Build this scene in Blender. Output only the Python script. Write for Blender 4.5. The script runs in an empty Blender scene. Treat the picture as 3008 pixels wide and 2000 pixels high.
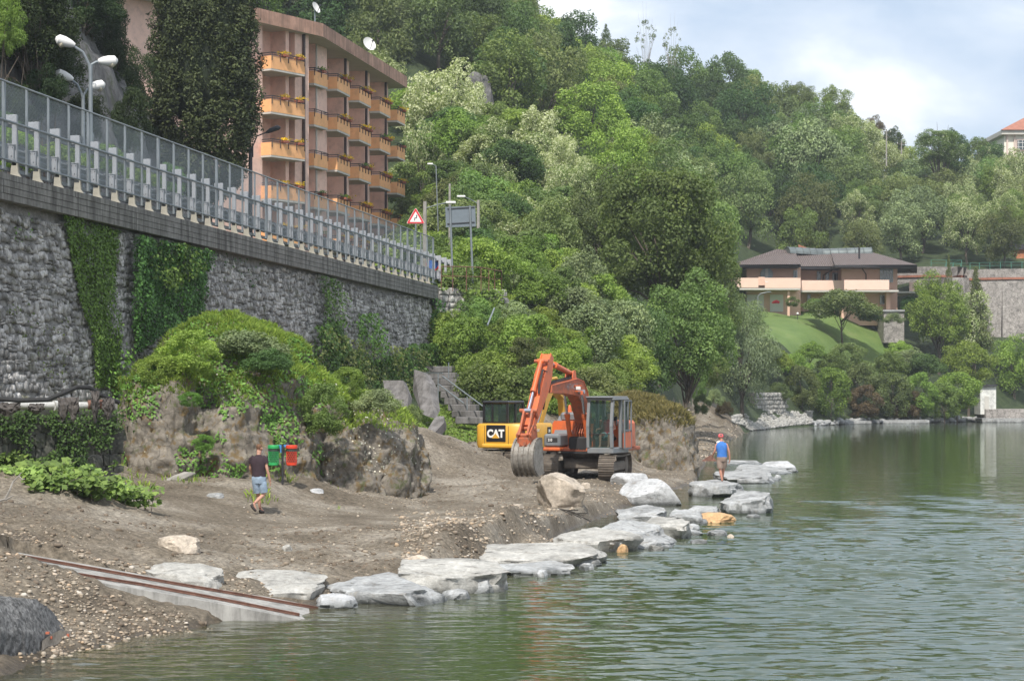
import bpy, math, random
import numpy as np
from mathutils import Vector, Matrix, Euler
R = math.radians
sc = bpy.context.scene
COL = sc.collection
rng = np.random.default_rng(7)
random.seed(7)

# ---------------------------------------------------------------- camera, sky, sun, exposure
cam_d = bpy.data.cameras.new('camera')
cam = bpy.data.objects.new('camera', cam_d)
COL.objects.link(cam)
cam.location = (0, 0, 3.9)
cam.rotation_euler = (R(90), 0, 0)
cam_d.sensor_width = 36.0
cam_d.lens = 36.0 * 6346 / 3008
cam_d.shift_y = (1130 - 1000) / 3008
cam_d.clip_start = 0.5
cam_d.clip_end = 6000
sc.camera = cam

SUN_EL, SUN_X, SUN_Y = R(52), -0.22, -0.9755
world = bpy.data.worlds.new("World")
sc.world = world
world.use_nodes = True
wn = world.node_tree
wn.nodes.clear()
w_out = wn.nodes.new('ShaderNodeOutputWorld')
w_bg = wn.nodes.new('ShaderNodeBackground')
sky = wn.nodes.new('ShaderNodeTexSky')
sky.sky_type = 'NISHITA'
sky.sun_disc = False
sky.sun_elevation = SUN_EL
sky.sun_rotation = math.atan2(SUN_X, SUN_Y)
sky.air_density = 1.0
sky.dust_density = 2.0
w_bg.inputs['Strength'].default_value = 0.108
w_co = wn.nodes.new('ShaderNodeTexCoord')
w_map = wn.nodes.new('ShaderNodeMapping')
w_map.inputs['Scale'].default_value = (1.0, 1.0, 2.6)
w_map.inputs['Rotation'].default_value = (0.0, R(-18), 0.0)
w_n1 = wn.nodes.new('ShaderNodeTexNoise')
w_n1.inputs['Scale'].default_value = 5.5
w_n1.inputs['Detail'].default_value = 7
w_n1.inputs['Roughness'].default_value = 0.52
w_n1.inputs['Distortion'].default_value = 0.25
w_r1 = wn.nodes.new('ShaderNodeValToRGB')
w_r1.color_ramp.elements[0].position = 0.40
w_r1.color_ramp.elements[0].color = (4.2, 5.1, 6.4, 1)
w_r1.color_ramp.elements[1].position = 0.62
w_r1.color_ramp.elements[1].color = (9.8, 9.8, 9.8, 1)
e = w_r1.color_ramp.elements.new(0.50)
e.color = (5.9, 6.5, 7.4, 1)
w_mix = wn.nodes.new('ShaderNodeMixRGB')
w_mix.inputs[0].default_value = 0.80
wl = wn.links.new
wl(w_co.outputs['Generated'], w_map.inputs[0])
wl(w_map.outputs[0], w_n1.inputs['Vector'])
wl(w_n1.outputs['Fac'], w_r1.inputs[0])
wl(sky.outputs[0], w_mix.inputs[1])
wl(w_r1.outputs[0], w_mix.inputs[2])
wl(w_mix.outputs[0], w_bg.inputs['Color'])
wl(w_bg.outputs[0], w_out.inputs['Surface'])

sun_d = bpy.data.lights.new('sun', 'SUN')
sun_d.energy = 3.5
sun_d.angle = R(0.6)
sun_d.color = (1.0, 0.955, 0.89)
sun = bpy.data.objects.new('sun', sun_d)
COL.objects.link(sun)
sdir = Vector((SUN_X * math.cos(SUN_EL), SUN_Y * math.cos(SUN_EL), math.sin(SUN_EL)))
sun.rotation_euler = sdir.to_track_quat('Z', 'Y').to_euler()
sun.location = (-40, -60, 90)

sc.view_settings.view_transform = 'Standard'
sc.view_settings.look = 'None'
sc.view_settings.gamma = 1.0
sc.view_settings.use_curve_mapping = False
sc.view_settings.exposure = 0.52
try:
    sc.cycles.max_bounces = 6
    sc.cycles.transparent_max_bounces = 12
    sc.cycles.diffuse_bounces = 4
    sc.cycles.glossy_bounces = 3
    sc.cycles.transmission_bounces = 4
    sc.cycles.caustics_reflective = False
    sc.cycles.caustics_refractive = False
except Exception:
    pass

# ---------------------------------------------------------------- geometry of the place
CX, HY, F, CH = 1504.0, 1130.0, 6346.0, 3.9
def P(x, y, Y):                    # a point seen at photo position x, y that stands Y metres away
    return Vector(((x - CX) * Y / F, Y, CH + (HY - y) * Y / F))
def G(x, y, z=0.0):                # the same for a point of known height
    Y = F * (CH - z) / (y - HY)
    return Vector(((x - CX) * Y / F, Y, z))
def PZ(x, z, Y):
    return Vector(((x - CX) * Y / F, Y, z))

# ---------------------------------------------------------------- noise
_h = rng.random((64, 64, 64))
def vnoise(p):                     # p (n,3) -> 0..1 smooth value noise
    i = np.floor(p).astype(int)
    f = p - i
    f = f * f * (3 - 2 * f)
    i &= 63
    j = (i + 1) & 63
    x0, y0, z0 = i[:, 0], i[:, 1], i[:, 2]
    x1, y1, z1 = j[:, 0], j[:, 1], j[:, 2]
    fx, fy, fz = f[:, 0], f[:, 1], f[:, 2]
    a = _h[x0, y0, z0] * (1 - fx) + _h[x1, y0, z0] * fx
    b = _h[x0, y1, z0] * (1 - fx) + _h[x1, y1, z0] * fx
    c = _h[x0, y0, z1] * (1 - fx) + _h[x1, y0, z1] * fx
    d = _h[x0, y1, z1] * (1 - fx) + _h[x1, y1, z1] * fx
    return (a * (1 - fy) + b * fy) * (1 - fz) + (c * (1 - fy) + d * fy) * fz
def fbm(p, octaves=4, gain=0.5):
    s, a, t = 0.0, 1.0, 0.0
    p = np.asarray(p, float)
    for k in range(octaves):
        s = s + a * vnoise(p * (2.03 ** k) + 17.3 * k)
        t += a
        a *= gain
    return s / t * 2 - 1           # -1..1
def ridged(p, octaves=4):
    s, a, t = 0.0, 1.0, 0.0
    for k in range(octaves):
        s = s + a * (1 - np.abs(vnoise(p * (2.07 ** k) + 9.1 * k) * 2 - 1) * 2)
        t += a
        a *= 0.5
    return s / t

# ---------------------------------------------------------------- mesh helpers
def mesh_np(name, verts, faces, mats=(), smooth=False, mat_idx=None):
    """faces: (n,k) array or list of lists"""
    me = bpy.data.meshes.new(name)
    verts = np.asarray(verts, dtype=np.float32)
    if isinstance(faces, np.ndarray):
        n, k = faces.shape
        me.vertices.add(len(verts))
        me.vertices.foreach_set('co', verts.ravel())
        me.loops.add(n * k)
        me.loops.foreach_set('vertex_index', faces.astype(np.int32).ravel())
        me.polygons.add(n)
        me.polygons.foreach_set('loop_start', np.arange(0, n * k, k, dtype=np.int32))
        me.polygons.foreach_set('loop_total', np.full(n, k, dtype=np.int32))
    else:
        me.from_pydata([tuple(map(float, v)) for v in verts], [], faces)
        n = len(faces)
    for m in mats:
        me.materials.append(m)
    if mat_idx is not None:
        me.polygons.foreach_set('material_index', np.asarray(mat_idx, dtype=np.int32))
    if smooth:
        me.polygons.foreach_set('use_smooth', np.ones(n, dtype=bool))
    me.update(calc_edges=True)
    me.validate()
    return me

def link(o, parent=None):
    COL.objects.link(o)
    if parent is not None:
        o.parent = parent
    return o
def tag(o, label=None, cat=None, group=None, kind=None):
    if label: o['label'] = label
    if cat: o['category'] = cat
    if group: o['group'] = group
    if kind: o['kind'] = kind
    return o
def thing(name, loc=(0, 0, 0), rz=0.0, label=None, cat=None, group=None, rot=None):
    o = bpy.data.objects.new(name, None)
    o.empty_display_size = 0.3
    o.location = loc
    o.rotation_euler = rot if rot is not None else (0, 0, rz)
    link(o)
    return tag(o, label, cat, group)
def wloc(o):
    v = Vector((0, 0, 0))
    while o is not None:
        v += o.location
        o = o.parent
    return v
def obj(name, me, parent=None, loc=None, rot=None, world=False):
    """world=True: mesh coordinates are world coordinates; shift into the (unrotated) parent's frame"""
    o = bpy.data.objects.new(name, me)
    if world and parent is not None:
        me.transform(Matrix.Translation(-wloc(parent)))
    if loc is not None: o.location = loc
    if rot is not None: o.rotation_euler = rot
    return link(o, parent)

def recentre(o):
    """move the origin of an unparented world-coordinate mesh to its base"""
    me = o.data
    n = len(me.vertices)
    a = np.empty(n * 3, dtype=np.float32)
    me.vertices.foreach_get('co', a)
    a = a.reshape(-1, 3)
    c = Vector(((a[:, 0].min() + a[:, 0].max()) / 2, (a[:, 1].min() + a[:, 1].max()) / 2, a[:, 2].min()))
    me.transform(Matrix.Translation(-c))
    o.location = c
    return o

class MB:
    """collects shapes into one mesh"""
    def __init__(s):
        s.v, s.f, s.m = [], [], []
        s.M = None
    def add(s, vs, fs, mi=0):
        b = len(s.v)
        for v in vs:
            v = Vector(v)
            s.v.append(s.M @ v if s.M is not None else v)
        for f in fs:
            s.f.append([b + i for i in f]); s.m.append(mi)
        return s
    def box(s, c, d, rz=0.0, mi=0, rot=None, bev=0.0):
        hx, hy, hz = d[0] / 2, d[1] / 2, d[2] / 2
        Rm = rot if rot is not None else Matrix.Rotation(rz, 3, 'Z')
        c = Vector(c)
        if bev <= 0:
            vs = [c + Rm @ Vector((x * hx, y * hy, z * hz)) for z in (-1, 1) for y in (-1, 1) for x in (-1, 1)]
            fs = [(0, 2, 3, 1), (4, 5, 7, 6), (0, 1, 5, 4), (2, 6, 7, 3), (0, 4, 6, 2), (1, 3, 7, 5)]
            return s.add(vs, fs, mi)
        b = min(bev, hx * .9, hy * .9, hz * .9)
        vs, idx = [], {}
        for sx in (-1, 1):
            for sy in (-1, 1):
                for sz in (-1, 1):
                    for k in range(3):
                        q = [sx * (hx - b), sy * (hy - b), sz * (hz - b)]
                        q[k] += (sx, sy, sz)[k] * b
                        idx[(sx, sy, sz, k)] = len(vs)
                        vs.append(c + Rm @ Vector(q))
        fs = []
        for k in range(3):
            a1, a2 = (k + 1) % 3, (k + 2) % 3
            for sg in (-1, 1):
                loop = []
                for (p, q) in ((-1, -1), (1, -1), (1, 1), (-1, 1)):
                    t = [0, 0, 0]; t[k] = sg; t[a1] = p; t[a2] = q
                    loop.append(idx[(t[0], t[1], t[2], k)])
                if sg < 0: loop.reverse()
                fs.append(loop)
        for k in range(3):            # edges along axis k
            a1, a2 = (k + 1) % 3, (k + 2) % 3
            for p in (-1, 1):
                for q in (-1, 1):
                    def I(sk, face):
                        t = [0, 0, 0]; t[k] = sk; t[a1] = p; t[a2] = q
                        return idx[(t[0], t[1], t[2], face)]
                    loop = [I(-1, a1), I(1, a1), I(1, a2), I(-1, a2)]
                    if p * q < 0: loop.reverse()
                    fs.append(loop)
        for sx in (-1, 1):
            for sy in (-1, 1):
                for sz in (-1, 1):
                    l = [idx[(sx, sy, sz, 0)], idx[(sx, sy, sz, 1)], idx[(sx, sy, sz, 2)]]
                    if sx * sy * sz < 0: l.reverse()
                    fs.append(l)
        return s.add(vs, fs, mi)
    def beam(s, a, b, w, h, up=(0, 0, 1), mi=0, w2=None, h2=None):
        a, b = Vector(a), Vector(b)
        d = (b - a).normalized()
        x = d.cross(Vector(up))
        if x.length < 1e-4: x = d.cross(Vector((1, 0, 0)))
        x.normalize(); z = x.cross(d)
        w2 = w if w2 is None else w2; h2 = h if h2 is None else h2
        vs = [a - x * w / 2 - z * h / 2, a + x * w / 2 - z * h / 2, a + x * w / 2 + z * h / 2, a - x * w / 2 + z * h / 2,
              b - x * w2 / 2 - z * h2 / 2, b + x * w2 / 2 - z * h2 / 2, b + x * w2 / 2 + z * h2 / 2, b - x * w2 / 2 + z * h2 / 2]
        return s.add(vs, [(0, 3, 2, 1), (4, 5, 6, 7), (0, 1, 5, 4), (1, 2, 6, 5), (2, 3, 7, 6), (3, 0, 4, 7)][::1], mi)
    def tube(s, pts, r, n=8, mi=0, cap=True):
        pts = [Vector(p) for p in pts]
        rs = r if isinstance(r, (list, tuple)) else [r] * len(pts)
        vs, fs = [], []
        x = None
        for i, p in enumerate(pts):
            d = (pts[min(i + 1, len(pts) - 1)] - pts[max(i - 1, 0)]).normalized()
            if x is None:
                x = d.cross(Vector((0, 0, 1)))
                if x.length < 0.05: x = d.cross(Vector((1, 0, 0)))
            x = (x - d * x.dot(d)).normalized()
            y = d.cross(x)
            for k in range(n):
                a = 2 * math.pi * k / n
                vs.append(p + (x * math.cos(a) + y * math.sin(a)) * rs[i])
        for i in range(len(pts) - 1):
            for k in range(n):
                k2 = (k + 1) % n
                fs.append((i * n + k, i * n + k2, (i + 1) * n + k2, (i + 1) * n + k))
        if cap:
            fs.append(tuple(range(n - 1, -1, -1)))
            fs.append(tuple((len(pts) - 1) * n + k for k in range(n)))
        return s.add(vs, fs, mi)
    def prism(s, poly, a, b, mi=0, o=(0, 0, 0), ux=(1, 0, 0), uy=(0, 0, 1)):
        """poly in the plane (ux, uy) through o, extruded from a to b along ux x uy"""
        o, ux, uy = Vector(o), Vector(ux), Vector(uy)
        n = ux.cross(uy).normalized()
        k = len(poly)
        vs = [o + ux * p[0] + uy * p[1] + n * a for p in poly] + [o + ux * p[0] + uy * p[1] + n * b for p in poly]
        fs = [tuple(range(k - 1, -1, -1)), tuple(range(k, 2 * k))]
        fs += [(i, (i + 1) % k, k + (i + 1) % k, k + i) for i in range(k)]
        if b < a: fs = [f[::-1] for f in fs]
        return s.add(vs, fs, mi)
    def lathe(s, prof, c=(0, 0, 0), n=16, mi=0):
        c = Vector(c)
        vs, fs = [], []
        for (r, z) in prof:
            for k in range(n):
                a = 2 * math.pi * k / n
                vs.append(c + Vector((r * math.cos(a), r * math.sin(a), z)))
        for i in range(len(prof) - 1):
            for k in range(n):
                k2 = (k + 1) % n
                fs.append((i * n + k, i * n + k2, (i + 1) * n + k2, (i + 1) * n + k))
        fs.append(tuple(range(n - 1, -1, -1)))
        fs.append(tuple((len(prof) - 1) * n + k for k in range(n)))
        return s.add(vs, fs, mi)
    def quad(s, a, b, c, d, mi=0):
        return s.add([a, b, c, d], [(0, 1, 2, 3)], mi)
    def build(s, name, mats, parent=None, world=False, smooth=False, fixn=True):
        if not isinstance(mats, (list, tuple)): mats = [mats]
        me = bpy.data.meshes.new(name)
        me.from_pydata([tuple(v) for v in s.v], [], s.f)
        for m in mats: me.materials.append(m)
        if any(s.m): me.polygons.foreach_set('material_index', s.m)
        if smooth: me.polygons.foreach_set('use_smooth', [True] * len(s.f))
        me.update(calc_edges=True)
        if smooth:
            try: me.set_sharp_from_angle(angle=R(38))
            except Exception: pass
        return obj(name, me, parent, world=world)

# ---------------------------------------------------------------- materials
def col4(c): return (c[0], c[1], c[2], 1.0)
class NT:
    def __init__(s, name):
        s.m = bpy.data.materials.new(name)
        s.m.use_nodes = True
        s.t = s.m.node_tree
        s.b = s.t.nodes['Principled BSDF']
        s.out = s.t.nodes['Material Output']
        s.b.inputs['Roughness'].default_value = 0.8
        s.geo = None
    def n(s, t, **kw):
        nd = s.t.nodes.new(t)
        for k, v in kw.items():
            if k in nd.inputs: nd.inputs[k].default_value = v
            else: setattr(nd, k, v)
        return nd
    def l(s, a, b): s.t.links.new(a, b)
    def pos(s, scale=(1, 1, 1), src='pos'):
        if src == 'pos':
            g = s.n('ShaderNodeNewGeometry').outputs['Position']
        else:
            g = s.n('ShaderNodeTexCoord').outputs['Object']
        mp = s.n('ShaderNodeMapping')
        mp.inputs['Scale'].default_value = scale
        s.l(g, mp.inputs[0])
        return mp.outputs[0]
    def noise(s, vec, scale, detail=4, rough=0.55, dist=0.0):
        nd = s.n('ShaderNodeTexNoise')
        nd.inputs['Scale'].default_value = scale
        nd.inputs['Detail'].default_value = detail
        nd.inputs['Roughness'].default_value = rough
        nd.inputs['Distortion'].default_value = dist
        s.l(vec, nd.inputs['Vector'])
        return nd.outputs['Fac']
    def ramp(s, fac, stops):
        r = s.n('ShaderNodeValToRGB')
        el = r.color_ramp.elements
        while len(el) < len(stops): el.new(0.5)
        for i, (p, c) in enumerate(stops):
            el[i].position = p
            el[i].color = col4(c) if not isinstance(c, (int, float)) else (c, c, c, 1)
        s.l(fac, r.inputs[0])
        return r.outputs[0]
    def mix(s, fac, a, b, mode='MIX'):
        m = s.n('ShaderNodeMixRGB'); m.blend_type = mode
        for k, v in enumerate((fac, a, b)):
            inp = m.inputs[k]
            if isinstance(v, (int, float)): inp.default_value = v if k == 0 else (v, v, v, 1)
            elif isinstance(v, (tuple, list)): inp.default_value = col4(v)
            else: s.l(v, inp)
        return m.outputs[0]
    def bump(s, h, strength=0.5, dist=0.05):
        b = s.n('ShaderNodeBump')
        b.inputs['Strength'].default_value = strength
        b.inputs['Distance'].default_value = dist
        s.l(h, b.inputs['Height'])
        s.l(b.outputs[0], s.b.inputs['Normal'])
    def base(s, c):
        if isinstance(c, (tuple, list)): s.b.inputs['Base Color'].default_value = col4(c)
        else: s.l(c, s.b.inputs['Base Color'])
        return s

def simple(name, c, rough=0.7, metal=0.0, var=0.15, scale=3.0, bump=0.0, src='obj', dirt=None, spec=None):
    """plain coat with a little uneven wear"""
    t = NT(name)
    v = t.pos(src=src)
    nf = t.noise(v, scale, 5, 0.6)
    c = tuple(c)
    lo = tuple(x * (1 - var) for x in c); hi = tuple(min(1, x * (1 + var)) for x in c)
    cc = t.ramp(nf, [(0.3, lo), (0.7, hi)])
    if dirt:
        n2 = t.noise(v, scale * 2.3, 6, 0.7)
        f = t.ramp(n2, [(0.48, 0.0), (0.68, 1.0)])
        cc = t.mix(t.mix(1.0, f, (dirt[3],) * 3, 'MULTIPLY'), cc, dirt[:3])
    t.base(cc)
    t.b.inputs['Roughness'].default_value = rough
    t.b.inputs['Metallic'].default_value = metal
    if spec is not None: t.b.inputs['Specular IOR Level'].default_value = spec
    if bump: t.bump(t.noise(v, scale * 6, 4), bump, 0.02)
    return t.m

def leaf_mat(name, c, var=0.35, trans=0.36, hue=0.018, blossom=None, bl_amt=0.0):
    t = NT(name)
    at = t.n('ShaderNodeAttribute', attribute_name='rnd')
    oi = t.n('ShaderNodeObjectInfo')
    lo = tuple(x * (1 - var) for x in c); hi = (c[0] * (1 + var * 1.3), c[1] * (1 + var), c[2] * (1 + var * .5))
    cc = t.ramp(at.outputs['Fac'], [(0.0, lo), (0.55, c), (1.0, hi)])
    hs = t.n('ShaderNodeHueSaturation')
    mr = t.n('ShaderNodeMapRange'); mr.inputs['To Min'].default_value = 0.5 - hue; mr.inputs['To Max'].default_value = 0.5 + hue
    t.l(oi.outputs['Random'], mr.inputs['Value']); t.l(mr.outputs[0], hs.inputs['Hue'])
    mv = t.n('ShaderNodeMapRange'); mv.inputs['To Min'].default_value = 0.70; mv.inputs['To Max'].default_value = 1.28
    ml = t.n('ShaderNodeMath'); ml.operation = 'FRACT'
    m2 = t.n('ShaderNodeMath'); m2.operation = 'MULTIPLY'; m2.inputs[1].default_value = 7.31
    t.l(oi.outputs['Random'], m2.inputs[0]); t.l(m2.outputs[0], ml.inputs[0]); t.l(ml.outputs[0], mv.inputs['Value'])
    t.l(mv.outputs[0], hs.inputs['Value'])
    t.l(cc, hs.inputs['Color'])
    cc = hs.outputs[0]
    if blossom:
        at2 = t.n('ShaderNodeAttribute', attribute_name='blo')
        f = t.ramp(at2.outputs['Fac'], [(0.999 - bl_amt, 0.0), (1.0 - bl_amt, 1.0)])
        cc = t.mix(f, cc, blossom)
    t.base(cc)
    t.b.inputs['Roughness'].default_value = 0.62
    t.b.inputs['Specular IOR Level'].default_value = 0.28
    tr = t.n('ShaderNodeBsdfTranslucent')
    mx = t.n('ShaderNodeMixShader'); mx.inputs[0].default_value = trans
    c2 = t.mix(1.0, cc, (1.1, 1.25, 0.6), 'MULTIPLY')
    t.l(c2, tr.inputs['Color'])
    t.l(t.b.outputs[0], mx.inputs[1]); t.l(tr.outputs[0], mx.inputs[2])
    t.l(mx.outputs[0], t.out.inputs['Surface'])
    return t.m

# stone, concrete, soil
def rock_mat(name, c, lichen=None, scale=1.0, dark=0.45, wet=False, moss=None, crack=0.0, strata=False, cell=0.0):
    t = NT(name)
    v = t.pos()
    n1 = t.noise(v, 1.1 * scale, 7, 0.62, 0.4)
    n2 = t.noise(v, 7 * scale, 6, 0.7)
    cc = t.ramp(n1, [(0.25, tuple(x * dark for x in c)), (0.5, c), (0.75, tuple(min(.8, x * 1.45) for x in c))])
    cc = t.mix(0.55, cc, t.ramp(n2, [(0.3, 0.25), (0.5, 0.5), (0.7, 0.78)]), 'OVERLAY')
    if cell:
        vc = t.n('ShaderNodeTexVoronoi'); vc.inputs['Scale'].default_value = cell; t.l(v, vc.inputs['Vector'])
        bw = t.n('ShaderNodeRGBToBW'); t.l(vc.outputs['Color'], bw.inputs[0])
        cc = t.mix(.75, cc, t.ramp(bw.outputs[0], [(.2, .22), (.5, .5), (.8, .78)]), 'OVERLAY')
    if strata:   # fine parallel beds and dirt caught in them
        vs_ = t.pos((1.0, 1.0, 9.0))
        s1 = t.noise(vs_, 1.6 * scale, 5, .7, .6)
        cc = t.mix(t.ramp(s1, [(.33, .75), (.45, 0.0)]), cc, tuple(x * .30 for x in c))
        s2 = t.noise(v, 3.1 * scale, 6, .75)
        cc = t.mix(t.ramp(s2, [(.54, 0.0), (.70, .55)]), cc, (.20, .165, .12))
    if crack:
        vd = t.n('ShaderNodeTexVoronoi'); vd.feature = 'DISTANCE_TO_EDGE'; vd.inputs['Scale'].default_value = 1.15 * scale
        ns = t.n('ShaderNodeTexNoise'); ns.inputs['Scale'].default_value = 1.6 * scale; ns.inputs['Detail'].default_value = 5; t.l(v, ns.inputs['Vector'])
        va = t.n('ShaderNodeVectorMath'); va.operation = 'MULTIPLY_ADD'; va.inputs[1].default_value = (.9 / scale,) * 3; t.l(ns.outputs['Color'], va.inputs[0]); t.l(v, va.inputs[2])
        t.l(va.outputs[0], vd.inputs['Vector'])
        ck = t.ramp(vd.outputs['Distance'], [(.0, crack), (.055, 0.0)])
        cc = t.mix(ck, cc, tuple(x * .16 for x in c))
    if lichen:
        n3 = t.noise(v, 2.3 * scale, 5, 0.65)
        cc = t.mix(t.ramp(n3, [(0.52, 0.0), (0.62, 0.85)]), cc, lichen)
    if moss:
        n4 = t.noise(v, 1.7 * scale, 6, 0.7)
        cc = t.mix(t.ramp(n4, [(0.55, 0.0), (0.66, 0.9)]), cc, moss)
    if wet:      # the strip that the lake washes stays dark with water and algae
        sx = t.n('ShaderNodeSeparateXYZ'); t.l(t.n('ShaderNodeNewGeometry').outputs['Position'], sx.inputs[0])
        ad = t.n('ShaderNodeMath'); ad.operation = 'ADD'
        ml = t.n('ShaderNodeMath'); ml.operation = 'MULTIPLY'; ml.inputs[1].default_value = 0.35
        t.l(n1, ml.inputs[0]); t.l(sx.outputs['Z'], ad.inputs[0]); t.l(ml.outputs[0], ad.inputs[1])
        f = t.ramp(ad.outputs[0], [(0.20, 1.0), (0.31, 0.0)])
        cc = t.mix(f, cc, t.mix(1.0, cc, (0.36, 0.37, 0.36), 'MULTIPLY'))
        rr = t.ramp(f, [(0, 0.85), (1, 0.25)])
        t.l(rr, t.b.inputs['Roughness'])
    t.base(cc)
    t.b.inputs['Specular IOR Level'].default_value = 0.25
    hb = t.mix(0.5, n2, t.noise(v, 22 * scale, 4, 0.6))
    t.bump(hb, 0.7, 0.06 / scale)
    return t.m

MAT = {}
MAT['wall_stone'] = rock_mat('wall_stone', (0.36, 0.345, 0.325), scale=1.0, dark=0.55, moss=(0.10, 0.10, 0.055), cell=3.2, lichen=(.13, .127, .118))
MAT['moss_stone'] = rock_mat('moss_stone', (0.085, 0.085, 0.07), scale=2, dark=0.35, moss=(0.05, 0.065, 0.025))
MAT['mortar'] = rock_mat('mortar', (0.24, 0.228, 0.21), scale=3, dark=0.5)
MAT['slab'] = rock_mat('slab', (0.33, 0.335, 0.33), scale=1.6, dark=0.5, wet=True, strata=True)
MAT['slab_warm'] = rock_mat('slab_warm', (0.37, 0.36, 0.33), scale=1.4, dark=0.58, wet=True, strata=True)
MAT['slab_white'] = rock_mat('slab_white', (0.47, 0.475, 0.475), scale=1.0, dark=0.7, wet=True, strata=True)
MAT['ochre_rock'] = rock_mat('ochre_rock', (0.52, 0.33, 0.17), scale=2.5, dark=0.6)
MAT['tan_rock'] = rock_mat('tan_rock', (0.42, 0.36, 0.29), scale=2.2, dark=0.5)
MAT['outcrop'] = rock_mat('outcrop', (0.19, 0.168, 0.138), lichen=(0.15, 0.10, 0.04), scale=1.5, dark=0.28, moss=(0.085, 0.10, 0.035), crack=.5)
MAT['cliff'] = rock_mat('cliff', (0.15, 0.145, 0.14), scale=0.45, dark=0.3, moss=(0.05, 0.065, 0.025), crack=.5)
MAT['far_wall'] = rock_mat('far_wall', (0.31, 0.285, 0.26), scale=1.6, dark=0.45, crack=.7)
MAT['rust'] = simple('rust', (0.17, 0.085, 0.06), 0.85, 0.2, 0.35, 8, bump=0.4)
MAT['galv'] = simple('galvanised', (0.22, 0.245, 0.26), 0.55, 0.3, 0.14, 2)
MAT['post_grey'] = simple('post_grey', (0.36, 0.37, 0.39), 0.6, 0.15, 0.12, 3, dirt=(0.2, .18, .16, .5))
MAT['foot_conc'] = simple('foot_concrete', (0.40, 0.375, 0.31), 0.9, 0, 0.15, 4, bump=0.2)
MAT['dark_metal'] = simple('dark_metal', (0.04, 0.04, 0.043), 0.55, 0.3, 0.2, 4)
MAT['rubber'] = simple('rubber', (0.02, 0.02, 0.02), 0.8)
MAT['white_paint'] = simple('white_paint', (0.72, 0.71, 0.68), 0.6, 0, 0.06, 1.5)
MAT['black'] = simple('black_panel', (0.012, 0.012, 0.014), 0.4)
def concrete(name, c, grime=0.6, scale=1.0):
    t = NT(name)
    v = t.pos()
    vz = t.pos((1.6 * scale, 1.6 * scale, 0.16 * scale))
    n1 = t.noise(v, 2.5 * scale, 6, 0.65)
    n2 = t.noise(vz, 2.2, 6, 0.75)
    cc = t.ramp(n1, [(0.3, tuple(x * .7 for x in c)), (0.7, tuple(x * 1.2 for x in c))])
    f = t.ramp(n2, [(0.38, grime), (0.56, 0.0)])
    cc = t.mix(f, cc, (0.045, 0.042, 0.036))
    t.base(cc); t.b.inputs['Roughness'].default_value = 0.92
    t.b.inputs['Specular IOR Level'].default_value = 0.2
    t.bump(t.noise(v, 30 * scale, 5, 0.7), 0.35, 0.02)
    return t.m
MAT['band'] = concrete('weathered_concrete', (0.25, 0.24, 0.22), 0.75)
MAT['ramp'] = concrete('ramp_concrete', (0.36, 0.35, 0.325), 0.45)
MAT['block'] = rock_mat('dark_concrete', (0.15, 0.147, 0.142), scale=6, dark=0.22, cell=22)
MAT['slabs_c'] = concrete('slab_concrete', (0.20, 0.19, 0.185), 0.6)
MAT['asphalt'] = simple('asphalt', (0.05, 0.05, 0.052), 0.9, src='pos')
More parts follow.
